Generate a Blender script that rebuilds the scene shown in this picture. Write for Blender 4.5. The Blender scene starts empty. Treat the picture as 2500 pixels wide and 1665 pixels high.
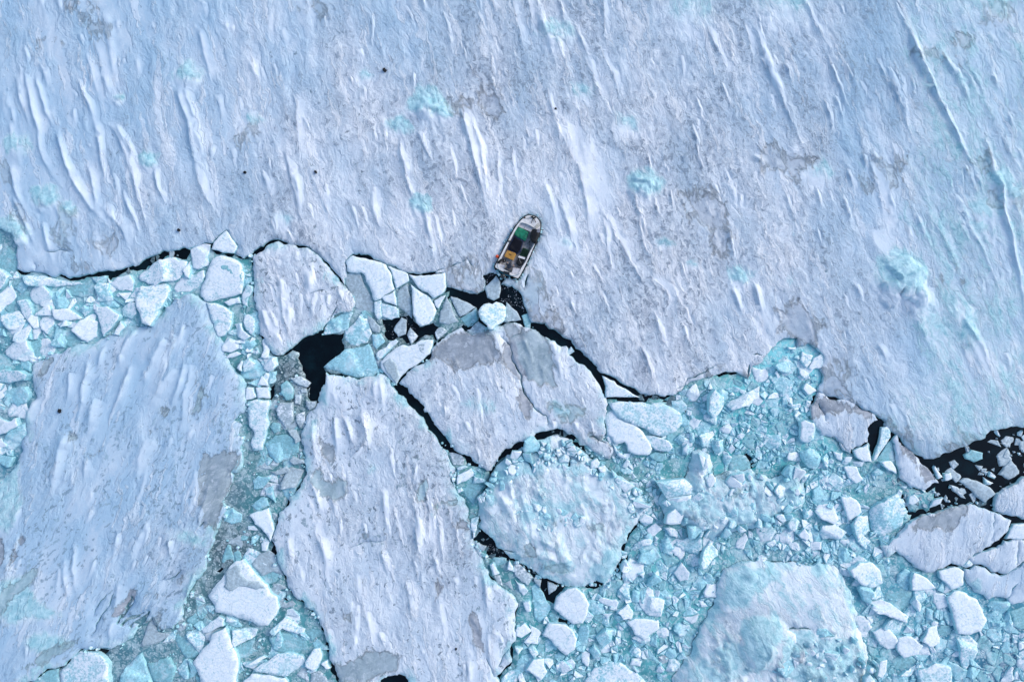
import bpy, bmesh, math, random
import numpy as np
from mathutils import Vector, geometry

# ------------------------------------------------------------------ camera, sky, sun, exposure
scene = bpy.context.scene
CAM_H = 66.667
cam = bpy.data.objects.new("camera", bpy.data.cameras.new("camera"))
scene.collection.objects.link(cam)
cam.location = (0, 0, CAM_H)
cam.rotation_euler = (0, 0, 0)
cam.data.lens = 24
cam.data.sensor_width = 36
cam.data.clip_end = 2000
scene.camera = cam

SUN_EL, SUN_AZ = math.radians(33), math.radians(62)      # azimuth clockwise from +Y
world = bpy.data.worlds.new("World")
scene.world = world
world.use_nodes = True
wn = world.node_tree.nodes
wl = world.node_tree.links
sky = wn.new("ShaderNodeTexSky")
sky.sky_type = 'NISHITA'
sky.sun_disc = False
sky.sun_elevation = SUN_EL
sky.sun_rotation = SUN_AZ
wl.new(sky.outputs[0], wn["Background"].inputs[0])
wn["Background"].inputs[1].default_value = 0.135
sun = bpy.data.objects.new("sun", bpy.data.lights.new("sun", 'SUN'))
scene.collection.objects.link(sun)
sun.data.energy = 1.1
sun.data.angle = math.radians(32)
sun.data.color = (1.0, 0.94, 0.875)
sd = Vector((math.sin(SUN_AZ) * math.cos(SUN_EL), math.cos(SUN_AZ) * math.cos(SUN_EL), math.sin(SUN_EL)))
sun.rotation_euler = sd.to_track_quat('Z', 'Y').to_euler()
scene.view_settings.view_transform = 'Standard'
scene.view_settings.look = 'None'
scene.view_settings.exposure = 0.78
scene.view_settings.gamma = 1

COL = scene.collection
RNG = random.Random(7)
NR = np.random.RandomState(5)

# ------------------------------------------------------------------ survey: plan coordinates
# outlines were surveyed in map sheets; each sheet has an origin and a scale (25 map units = 1 m)
SHEET = {
    'A': (0, 500, 625 / 2333), 'B': (500, 550, 625 / 2333), 'C': (1050, 600, 625 / 2333),
    'D': (1600, 780, 625 / 2333), 'E': (1900, 850, 600 / 2352), 'F': (0, 880, 625 / 2333),
    'G': (500, 900, 625 / 2333), 'H': (0, 1245, 625 / 2333), 'I': (400, 1245, 625 / 2333),
    'J': (1000, 1245, 625 / 2333), 'K': (1000, 950, 625 / 2333), 'L': (1450, 1000, 625 / 2333),
    'M': (1600, 1300, 550 / 2355), 'N': (2000, 1200, 500 / 1686), 'O': (0, 0, 1.0),
    'P': (0, 0, 833 / 2353), 'Q': (833, 0, 833 / 2353), 'R': (1666, 0, 834 / 2355),
    'S': (1666, 400, 834 / 2355), 'Z': (1180, 500, 180 / 1411),
}


def T(spec):
    """'A: x,y x,y | B: x,y ...' -> list of map points"""
    out = []
    for seg in spec.split('|'):
        s, body = seg.strip().split(':')
        ox, oy, k = SHEET[s.strip()]
        for p in body.split():
            x, y = p.split(',')
            out.append((ox + float(x) * k, oy + float(y) * k))
    return out


def W(p, z=0.0):
    """map point -> metres, for a surface at height z (parallax of the survey flight removed)"""
    f = (CAM_H - z) / CAM_H
    return ((p[0] - 1250) / 25.0 * f, (832.5 - p[1]) / 25.0 * f)


def poly(spec, z=0.0):
    pts = [W(p, z) for p in T(spec)]
    a = sum(pts[i][0] * pts[(i + 1) % len(pts)][1] - pts[(i + 1) % len(pts)][0] * pts[i][1] for i in range(len(pts)))
    return pts if a > 0 else pts[::-1]


# ------------------------------------------------------------------ numeric helpers
def _hash(ix, iy, seed):
    h = (ix.astype(np.int64) * 374761393 + iy.astype(np.int64) * 668265263 + seed * 1442695041) & 0xffffffff
    h = ((h ^ (h >> 13)) * 1274126177) & 0xffffffff
    return (h ^ (h >> 16)) & 0xffffffff


def pn(x, y, seed=0):
    """gradient noise, about -0.7 .. 0.7"""
    x = np.asarray(x, float); y = np.asarray(y, float)
    x0 = np.floor(x); y0 = np.floor(y)
    fx = x - x0; fy = y - y0
    sx = fx * fx * fx * (fx * (fx * 6 - 15) + 10); sy = fy * fy * fy * (fy * (fy * 6 - 15) + 10)

    def g(dx, dy):
        a = _hash(x0 + dx, y0 + dy, seed) / 4294967296.0 * 2 * np.pi
        return np.cos(a) * (fx - dx) + np.sin(a) * (fy - dy)
    n0 = g(0, 0) * (1 - sx) + g(1, 0) * sx
    n1 = g(0, 1) * (1 - sx) + g(1, 1) * sx
    return n0 * (1 - sy) + n1 * sy


def fbm(x, y, seed=0, octv=4, gain=0.5):
    s = 0; a = 1.0; f = 1.0
    for o in range(octv):
        s = s + a * pn(x * f, y * f, seed + o * 17)
        a *= gain; f *= 2.03
    return s


def ridged(x, y, seed=0, octv=3):
    s = 0; a = 1.0; f = 1.0
    for o in range(octv):
        s = s + a * (1 - np.abs(pn(x * f, y * f, seed + o * 31)) * 2)
        a *= 0.5; f *= 2.1
    return s / 1.75


def blocks(x, y, pts, sizes, seed, sharp=7.0):
    """height field of tumbled, tilted ice blocks at pts (m): 0 .. about 1"""
    rs = np.random.RandomState(seed)
    out = np.zeros(len(x)); edge = np.zeros(len(x))
    for (cx, cy), sz in zip(pts, sizes):
        a = rs.uniform(0, math.pi); ca, sa = math.cos(a), math.sin(a)
        w, h = sz * rs.uniform(0.7, 1.2), sz * rs.uniform(0.35, 0.8)
        k = np.where((np.abs(x - cx) < sz * 1.5) & (np.abs(y - cy) < sz * 1.5))[0]
        tx, ty, hh, cut = rs.normal(0, 0.55), rs.normal(0, 0.55), rs.uniform(0.4, 1.0), rs.uniform(-.6, .6)
        if not len(k): continue
        lx = ((x[k] - cx) * ca + (y[k] - cy) * sa) / w; ly = (-(x[k] - cx) * sa + (y[k] - cy) * ca) / h
        d = np.maximum(np.maximum(np.abs(lx), np.abs(ly)), np.abs(lx + cut * ly) * 0.8)
        z = (hh + tx * lx * 0.5 + ty * ly * 0.5) * np.clip((1 - d) * sharp, 0, 1)
        out[k] = np.maximum(out[k], z)
    return out


def inside(P, pg):
    """P (n,2) in polygon -> bool array"""
    x, y = P[:, 0], P[:, 1]
    r = np.zeros(len(P), bool)
    n = len(pg)
    for i in range(n):
        x1, y1 = pg[i]; x2, y2 = pg[(i + 1) % n]
        if y1 == y2:
            continue
        c = ((y1 > y) != (y2 > y)) & (x < (x2 - x1) * (y - y1) / (y2 - y1) + x1)
        r ^= c
    return r


def seg_dist(P, pg, closed=True):
    """distance to polyline, and the signed side (left positive) and the position 0..1 along it"""
    d = np.full(len(P), 1e9); side = np.zeros(len(P)); along = np.zeros(len(P))
    n = len(pg)
    m = n if closed else n - 1
    for i in range(m):
        a = np.array(pg[i]); b = np.array(pg[(i + 1) % n])
        ab = b - a
        L = max(1e-9, ab @ ab)
        t = np.clip(((P - a) @ ab) / L, 0, 1)
        q = P - a - t[:, None] * ab
        dd = np.sqrt((q * q).sum(1))
        k = dd < d
        d[k] = dd[k]
        side[k] = (ab[0] * (P[:, 1] - a[1]) - ab[1] * (P[:, 0] - a[0]))[k]
        along[k] = ((i + t) / m)[k]
    return d, np.sign(side), along


def sdist(P, pg):
    """signed distance, positive inside"""
    d, _, _ = seg_dist(P, pg)
    return np.where(inside(P, pg), d, -d)


def roughen(pg, rng, amp=0.09, minlen=0.35):
    """fractal midpoint displacement of an outline"""
    pts = list(pg)
    for _ in range(7):
        out = []; split = False
        n = len(pts)
        for i in range(n):
            a = pts[i]; b = pts[(i + 1) % n]
            out.append(a)
            dx, dy = b[0] - a[0], b[1] - a[1]
            L = math.hypot(dx, dy)
            if L > minlen and L < 60:
                k = rng.gauss(0, amp) * min(L, 3.0) / max(L, 1e-6)
                t = rng.uniform(0.38, 0.62)
                out.append((a[0] + dx * t - dy * k, a[1] + dy * t + dx * k))
                split = True
        pts = out
        if not split:
            break
    return pts


def strip(line, widths):
    """an open polyline with a width at each point -> closed thin outline (a crack)"""
    L = []; R = []
    n = len(line)
    for i in range(n):
        a = line[max(0, i - 1)]; b = line[min(n - 1, i + 1)]
        dx, dy = b[0] - a[0], b[1] - a[1]
        k = math.hypot(dx, dy) or 1
        w = widths[i] / 2
        L.append((line[i][0] - dy / k * w, line[i][1] + dx / k * w))
        R.append((line[i][0] + dy / k * w, line[i][1] - dx / k * w))
    return L + R[::-1]


def crack(spec, w=0.14, z=0.4, rng=None):
    """surveyed crack line -> outline of the opening, ragged, tapered at both ends"""
    line = [W(p, z) for p in T(spec)]
    rng = rng or RNG
    for _ in range(3):
        out = []
        for a, b in zip(line[:-1], line[1:]):
            out.append(a)
            dx, dy = b[0] - a[0], b[1] - a[1]
            L = math.hypot(dx, dy)
            if L > 0.5:
                k = rng.gauss(0, 0.07)
                out.append(((a[0] + b[0]) / 2 - dy * k, (a[1] + b[1]) / 2 + dx * k))
        line = out + [line[-1]]
    n = len(line)
    ws = [w * (0.35 + 0.75 * math.sin(math.pi * (i + 0.3) / (n - 0.4 + 1e-6)) ** 0.6) * rng.uniform(0.6, 1.4) for i in range(n)]
    return strip(line, ws)


def srgb(r, g, b):
    f = lambda c: (c / 255 / 12.92) if c <= 10 else ((c / 255 + 0.055) / 1.055) ** 2.4
    return (f(r), f(g), f(b))


# ------------------------------------------------------------------ object helpers
def tag(o, label=None, cat=None, group=None, kind=None):
    if label: o['label'] = label
    if cat: o['category'] = cat
    if group: o['group'] = group
    if kind: o['kind'] = kind
    return o


def mesh_obj(name, verts, faces, mat, parent=None, smooth=None, attrs=None, mats=None, fmat=None):
    me = bpy.data.meshes.new(name)
    me.from_pydata([tuple(map(float, v)) for v in verts], [], [tuple(map(int, f)) for f in faces])
    if mats:
        for m in mats: me.materials.append(m)
        if fmat is not None: me.polygons.foreach_set("material_index", np.asarray(fmat, np.int32))
    else:
        me.materials.append(mat)
    if smooth is True:
        me.polygons.foreach_set("use_smooth", np.ones(len(me.polygons), bool))
    elif smooth is not None and smooth is not False:
        me.polygons.foreach_set("use_smooth", np.asarray(smooth, bool))
    for k, v in (attrs or {}).items():
        v = np.asarray(v, np.float32)
        if v.ndim == 1:
            a = me.attributes.new(k, 'FLOAT', 'POINT'); a.data.foreach_set("value", v)
        else:
            a = me.attributes.new(k, 'FLOAT_VECTOR', 'POINT'); a.data.foreach_set("vector", v.reshape(-1))
    me.update()
    o = bpy.data.objects.new(name, me)
    COL.objects.link(o)
    if parent: o.parent = parent
    return o


def empty(name, loc=(0, 0, 0), rz=0):
    o = bpy.data.objects.new(name, None)
    COL.objects.link(o)
    o.location = loc
    o.rotation_euler = (0, 0, rz)
    return o


# ------------------------------------------------------------------ node helper
class NT:
    def __init__(s, name):
        s.m = bpy.data.materials.new(name)
        s.m.use_nodes = True
        s.t = s.m.node_tree
        s.b = s.t.nodes["Principled BSDF"]

    def n(s, typ, **kw):
        o = s.t.nodes.new(typ)
        for k, v in kw.items(): setattr(o, k, v)
        return o

    def put(s, sock, v):
        if isinstance(v, (int, float)): sock.default_value = v
        elif isinstance(v, (tuple, list)):
            sock.default_value = tuple(v) + ((1.0,) if len(sock.default_value) == 4 and len(v) == 3 else ())
        else: s.t.links.new(v, sock)

    def attr(s, name, out='Fac'):
        return s.n("ShaderNodeAttribute", attribute_name=name).outputs[out]

    def math(s, op, a, b=0.0, c=0.0, clamp=False):
        o = s.n("ShaderNodeMath", operation=op, use_clamp=clamp)
        s.put(o.inputs[0], a); s.put(o.inputs[1], b); s.put(o.inputs[2], c)
        return o.outputs[0]

    def vmul(s, v, k):
        o = s.n("ShaderNodeVectorMath", operation='MULTIPLY')
        s.put(o.inputs[0], v); s.put(o.inputs[1], k)
        return o.outputs[0]

    def vadd(s, v, k):
        o = s.n("ShaderNodeVectorMath", operation='ADD')
        s.put(o.inputs[0], v); s.put(o.inputs[1], k)
        return o.outputs[0]

    def noise(s, v, scale, detail=4, rough=0.55, dist=0.0, out=0):
        o = s.n("ShaderNodeTexNoise")
        s.put(o.inputs['Vector'], v); s.put(o.inputs['Scale'], scale)
        o.inputs['Detail'].default_value = detail
        o.inputs['Roughness'].default_value = rough
        o.inputs['Distortion'].default_value = dist
        return o.outputs[out]

    def vor(s, v, scale, feature='F1', out=0, rnd=1.0):
        o = s.n("ShaderNodeTexVoronoi", feature=feature)
        s.put(o.inputs['Vector'], v); s.put(o.inputs['Scale'], scale)
        o.inputs['Randomness'].default_value = rnd
        return o.outputs[out]

    def ss(s, v, lo, hi, a=0.0, b=1.0):
        o = s.n("ShaderNodeMapRange", interpolation_type='SMOOTHSTEP')
        s.put(o.inputs[0], v); s.put(o.inputs[1], lo); s.put(o.inputs[2], hi)
        s.put(o.inputs[3], a); s.put(o.inputs[4], b)
        return o.outputs[0]

    def mix(s, f, a, b, mode='MIX'):
        o = s.n("ShaderNodeMix", data_type='RGBA', blend_type=mode)
        s.put(o.inputs[0], f); s.put(o.inputs[6], a); s.put(o.inputs[7], b)
        return o.outputs[2]

    def bump(s, h, strength=0.5, dist=0.1):
        o = s.n("ShaderNodeBump")
        o.inputs['Strength'].default_value = strength
        o.inputs['Distance'].default_value = dist
        s.put(o.inputs['Height'], h)
        s.put(s.b.inputs['Normal'], o.outputs[0])

    def pos(s): return s.n("ShaderNodeNewGeometry").outputs['Position']
    def obj(s): return s.n("ShaderNodeTexCoord").outputs['Object']

    def up(s):
        o = s.n("ShaderNodeSeparateXYZ")
        s.t.links.new(s.n("ShaderNodeNewGeometry").outputs['True Normal'], o.inputs[0])
        return o.outputs[2]

    def rnd(s): return s.n("ShaderNodeObjectInfo").outputs['Random']

    def out(s, col, rough=0.6, spec=0.3):
        s.put(s.b.inputs['Base Color'], col)
        s.put(s.b.inputs['Roughness'], rough)
        s.put(s.b.inputs['Specular IOR Level'], spec)
        return s.m


def plain(name, col, rough=0.5, spec=0.4, vary=0.15, scale=6.0, metal=0.0):
    t = NT(name)
    n = t.noise(t.obj(), scale, 4, 0.6)
    c = t.mix(t.ss(n, 0.35, 0.65), tuple(x * (1 - vary) for x in col), tuple(min(1, x * (1 + vary)) for x in col))
    t.b.inputs['Metallic'].default_value = metal
    t.bump(n, 0.15, 0.02)
    return t.out(c, rough, spec)


# ------------------------------------------------------------------ ice, snow, water materials
def make_floe_mat():
    t = NT("snow_on_sea_ice")
    Wv0 = t.attr('wind', 'Vector')
    Wv = t.vadd(Wv0, t.vmul(t.vadd(t.noise(Wv0, 0.55, 4, 0.65, 0, 1), (-0.5, -0.5, -0.5)), (1.5, 1.2, 0)))
    Wm = t.vmul(Wv, (1, 0.62, 1)); Ws = t.vmul(Wv, (1, 0.34, 1)); Wp = t.vmul(Wv, (1, 0.4, 1))
    rough = t.attr('rough'); snow = t.attr('snow'); teal = t.attr('teal'); bare = t.attr('bare'); bt = t.attr('baretint'); blue = t.attr('blue')
    patch = t.noise(Wp, 0.16, 4, 0.6)
    patch2 = t.noise(Wp, 0.7, 4, 0.65, 0.5)
    dens = t.math('ADD', t.math('MULTIPLY', rough, 1.05), t.math('MULTIPLY', t.math('SUBTRACT', patch, 0.5), 2.6))
    dens = t.math('ADD', dens, t.math('MULTIPLY', t.math('SUBTRACT', patch2, 0.5), 2.4))
    dens = t.math('SUBTRACT', dens, t.math('MULTIPLY', snow, 1.2))
    dens = t.math('MAXIMUM', t.math('MINIMUM', dens, 1.3), 0.0)
    # wind-packed crust: grey ice showing between drift crumbs
    sp = t.noise(Wm, 2.5, 6, 0.76)
    speck = t.ss(t.math('SUBTRACT', sp, t.math('SUBTRACT', 0.635, t.math('MULTIPLY', dens, 0.095))), 0.0, 0.035)
    dotd = t.math('MULTIPLY', t.attr('dots'), t.ss(t.noise(t.vadd(Wp, (5, 5, 5)), 0.3, 5, 0.7), 0.36, 0.56, 0.1, 1.1))
    dotd = t.math('SUBTRACT', dotd, t.math('MULTIPLY', snow, 0.6))
    sp2 = t.noise(t.vadd(t.vmul(Wv, (1, 0.7, 1)), (31, 17, 3)), 2.6, 4, 0.66)
    dot = t.ss(t.math('SUBTRACT', sp2, t.math('SUBTRACT', 0.72, t.math('MULTIPLY', dotd, 0.155))), 0.0, 0.02)
    streak = t.noise(Ws, 0.9, 7, 0.72)
    strk = t.noise(t.vadd(t.vmul(Wv, (1, 0.6, 1)), (7, 3, 1)), 1.5, 7, 0.78)
    tail = t.ss(t.noise(t.vadd(t.vmul(Wv, (1, 0.15, 1)), (3, 8, 2)), 0.85, 5, 0.70), 0.575, 0.61)
    broad = t.noise(t.vmul(Wv, (1, 0.55, 1)), 0.33, 8, 0.74)
    snowc = t.mix(t.ss(broad, 0.40, 0.58), (0.63, 0.71, 0.785), (0.855, 0.885, 0.915))
    snowc = t.mix(t.ss(streak, 0.52, 0.42, 0.0, 0.5), snowc, (0.64, 0.69, 0.76))
    dm = t.math('MINIMUM', dens, 1.0)
    film = t.math('MULTIPLY', t.ss(strk, 0.53, 0.47), t.math('MULTIPLY', dm, 0.68))
    snowc = t.mix(film, snowc, (0.42, 0.48, 0.56))
    fine = t.noise(t.vmul(Wv, (1, 0.8, 1)), 5.0, 4, 0.85)
    snowc = t.mix(t.ss(fine, 0.46, 0.60, 0.0, 0.30), snowc, (0.58, 0.60, 0.67))
    snowc = t.mix(t.math('MULTIPLY', blue, t.ss(t.noise(Wp, 0.35, 6, 0.7), 0.28, 0.62)), snowc, (0.40, 0.56, 0.70))  # vignette painted into the snow colour: bluer towards the frame edges
    c = t.mix(t.math('MULTIPLY', speck, t.math('ADD', 0.25, t.math('MULTIPLY', dm, 0.6))), snowc, (0.26, 0.31, 0.38))
    c = t.mix(t.math('MULTIPLY', dot, 0.8), c, t.mix(t.ss(t.noise(Wv, 0.9, 3), 0.45, 0.6), (0.12, 0.16, 0.20), (0.24, 0.34, 0.39)))
    c = t.mix(t.math('MULTIPLY', t.math('MAXIMUM', t.math('MULTIPLY', tail, 0.8), t.math('MULTIPLY', snow, 0.6)), 0.8), c, (0.90, 0.915, 0.94))
    c = t.mix(t.math('MULTIPLY', t.math('MULTIPLY', blue, t.ss(t.noise(Wp, 0.12, 5, 0.65), 0.32, 0.58, 0.35, 1.0)), 0.46), c, (0.36, 0.55, 0.70), 'MIX')  # second coat of the painted vignette, darkens drifts and specks alike
    # glacier ice showing turquoise
    tn = t.noise(Wp, 0.8, 8, 0.74, 0.4)
    tm = t.ss(t.math('ADD', teal, t.math('MULTIPLY', t.math('SUBTRACT', tn, 0.5), 2.0)), 0.28, 0.64)
    tealc = t.mix(t.ss(t.noise(Wv, 1.5, 6, 0.68, 0.5), 0.34, 0.62), (0.22, 0.50, 0.57), (0.50, 0.75, 0.80))
    c = t.mix(t.ss(teal, 0.08, 0.6, 0.0, 0.62), c, t.mix(t.ss(t.noise(Wv, 1.3, 6, 0.7), 0.36, 0.62), (0.56, 0.76, 0.82), (0.80, 0.90, 0.93)))
    c = t.mix(t.math('MULTIPLY', tm, 0.82), c, tealc)
    # bare ice, snow blown off
    bn = t.noise(Wp, 0.7, 8, 0.74, 0.4)
    bm = t.ss(t.math('ADD', bare, t.math('MULTIPLY', t.math('SUBTRACT', bn, 0.5), 3.4)), -0.12, 0.16)
    rip = t.noise(t.vmul(Wv, (0.7, 1.1, 1)), 1.8, 6, 0.75)
    g1 = t.mix(bt, (0.38, 0.41, 0.46), (0.42, 0.59, 0.64))
    g2 = t.mix(bt, (0.24, 0.265, 0.31), (0.26, 0.41, 0.45))
    bc = t.mix(t.ss(t.math('ADD', t.math('MULTIPLY', t.noise(Wp, 0.7, 6, 0.7, 0.4), 0.6), t.math('MULTIPLY', rip, 0.4)), 0.40, 0.60), g2, g1)
    bc = t.mix(t.ss(rip, 0.54, 0.66, 0.0, 0.4), bc, (0.62, 0.65, 0.71))
    bc = t.mix(t.ss(t.noise(Wv, 1.6, 6, 0.78), 0.59, 0.66, 0.0, 0.6), bc, (0.68, 0.73, 0.78))
    c = t.mix(t.math('MULTIPLY', bm, t.attr('bareamt')), c, bc)
    # broken edges are clean blue ice
    side = t.ss(t.up(), 0.5, 0.2)
    c = t.mix(side, c, t.mix(t.noise(t.pos(), 1.5, 4), (0.22, 0.46, 0.52), (0.52, 0.74, 0.80)))
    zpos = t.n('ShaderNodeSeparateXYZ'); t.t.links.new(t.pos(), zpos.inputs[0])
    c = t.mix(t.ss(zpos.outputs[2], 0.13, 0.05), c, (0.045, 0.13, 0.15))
    keep = t.math('SUBTRACT', 1.0, t.math('MULTIPLY', bm, 0.85))
    h = t.math('ADD', t.math('MULTIPLY', t.math('MULTIPLY', sp, t.math('ADD', 0.12, dens)), 1.1), t.math('MULTIPLY', streak, 0.35))
    h = t.math('ADD', h, t.math('MULTIPLY', t.math('MULTIPLY', strk, t.math('ADD', dm, 0.15)), 1.1))
    h = t.math('ADD', h, t.math('MULTIPLY', tail, 0.35))
    h = t.math('ADD', h, t.math('MULTIPLY', fine, 0.22))
    h = t.math('ADD', t.math('MULTIPLY', h, keep), t.math('MULTIPLY', bm, t.math('SUBTRACT', t.math('MULTIPLY', rip, 0.5), 0.4)))
    h = t.math('ADD', h, t.math('MULTIPLY', t.math('MULTIPLY', t.noise(t.pos(), 1.8, 6, 0.65), tm), 0.55))
    t.bump(h, 0.85, 0.17)
    return t.out(c, t.math('SUBTRACT', 0.75, t.math('MULTIPLY', bm, 0.3)), 0.25)


def make_chunk_mat(name, top, cover, grain):
    """ice pieces: snow cover of share `cover` over glacier ice of colour `top`"""
    t = NT(name)
    p = t.pos()
    r = t.rnd()
    pp = t.vmul(p, (1, 1, 2.0))
    n1 = t.noise(pp, 0.8, 6, 0.66, 0.6)
    n2 = t.noise(pp, 4.5, 4, 0.65)
    cov = t.math('ADD', cover, t.math('MULTIPLY', t.math('SUBTRACT', r, 0.5), 0.35))
    up = t.ss(t.up(), 0.55, 0.9)
    m = t.ss(t.math('ADD', t.math('ADD', n1, t.math('SUBTRACT', cov, 0.5)), t.math('MULTIPLY', t.math('SUBTRACT', n2, 0.5), 0.8)), 0.38, 0.62)
    m = t.math('MULTIPLY', m, up)
    ice = t.mix(t.ss(n2, 0.3, 0.7), tuple(x * 0.78 for x in top), tuple(min(1, x * 1.18) for x in top))
    white = t.mix(t.ss(n2, 0.32, 0.62), (0.66, 0.77, 0.83), (0.86, 0.90, 0.93))
    c = t.mix(m, ice, white)
    c = t.mix(t.ss(t.noise(pp, 7, 3, 0.7), 0.63, 0.72, 0.0, 0.5), c, (0.33, 0.42, 0.50))
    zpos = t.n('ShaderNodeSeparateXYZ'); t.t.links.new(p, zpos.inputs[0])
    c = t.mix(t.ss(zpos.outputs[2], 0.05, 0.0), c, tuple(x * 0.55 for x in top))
    dust = t.ss(t.noise(t.vmul(p, (1, 1, 0)), 0.55, 7, 0.74), 0.50, 0.62)
    c = t.mix(t.math('MULTIPLY', t.math('MULTIPLY', dust, up), 0.5), c, (0.70, 0.82, 0.86))
    # fine fracture lines
    v = t.vor(t.vadd(p, (0, 0, 0)), 0.8, 'DISTANCE_TO_EDGE')
    c = t.mix(t.ss(v, 0.028, 0.0, 0.0, 0.30), c, tuple(x * 0.5 for x in top))
    h = t.math('ADD', t.math('MULTIPLY', n1, 1.0), t.math('MULTIPLY', n2, grain))
    t.bump(h, 0.5, 0.10)
    return t.out(c, 0.55, 0.35)


def make_slush_mat():
    t = NT("brash_slush")
    base = t.attr('col', 'Vector')
    p = t.vmul(t.pos(), (1, 1, 0))
    warp = t.vadd(p, t.vmul(t.noise(p, 0.8, 3, 0.6, 0, 1), (0.9, 0.9, 0)))
    v1 = t.vor(warp, 1.9); v1e = t.vor(warp, 1.9, 'DISTANCE_TO_EDGE')
    v2 = t.vor(t.vadd(warp, (4, 9, 0)), 4.2)
    n = t.noise(p, 0.5, 6, 0.7)
    m = t.noise(p, 2.2, 6, 0.75)
    piece = t.math('MULTIPLY', t.ss(v1e, 0.03, 0.12), t.ss(t.vor(warp, 1.9, 'F1', 1), 0.45, 0.5))
    grit = t.math('MULTIPLY', t.ss(v2, 0.46, 0.25), t.ss(t.noise(t.vadd(p, (9, 2, 0)), 1.1, 4), 0.38, 0.55))
    c = t.mix(t.ss(n, 0.3, 0.7), t.mix(1.0, base, (0.66, 0.70, 0.72), 'MULTIPLY'), t.mix(1.0, base, (1.3, 1.22, 1.18), 'MULTIPLY'))
    c = t.mix(t.math('MULTIPLY', piece, 0.5), c, t.mix(0.45, base, (0.80, 0.88, 0.90)))
    c = t.mix(t.math('MULTIPLY', grit, 0.5), c, (0.62, 0.75, 0.78))
    c = t.mix(t.ss(m, 0.54, 0.68, 0.0, 0.5), c, (0.52, 0.68, 0.72))
    c = t.mix(t.ss(t.noise(p, 0.55, 7, 0.74), 0.50, 0.62, 0.0, 0.5), c, (0.62, 0.76, 0.80))
    t.bump(t.math('ADD', t.math('ADD', t.math('MULTIPLY', piece, 0.7), t.math('MULTIPLY', grit, 0.4)), m), 0.6, 0.07)
    return t.out(c, 0.4, 0.4)


def make_water_mat():
    t = NT("polar_sea_water")
    n = t.noise(t.pos(), 0.35, 4, 0.6)
    c = t.mix(t.ss(n, 0.45, 0.75), (0.001, 0.0035, 0.006), (0.003, 0.016, 0.022))
    t.bump(t.noise(t.pos(), 3.0, 3, 0.6), 0.10, 0.03)
    return t.out(c, 0.10, 0.22)


M_FLOE = make_floe_mat()
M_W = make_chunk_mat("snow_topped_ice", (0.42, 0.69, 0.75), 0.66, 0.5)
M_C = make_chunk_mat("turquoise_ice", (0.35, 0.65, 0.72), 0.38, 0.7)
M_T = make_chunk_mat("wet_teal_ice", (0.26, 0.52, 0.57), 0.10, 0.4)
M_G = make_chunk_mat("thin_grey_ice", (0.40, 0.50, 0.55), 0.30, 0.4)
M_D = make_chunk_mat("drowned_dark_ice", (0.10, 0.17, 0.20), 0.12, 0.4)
M_SLUSH = make_slush_mat()
M_WATER = make_water_mat()
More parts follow.
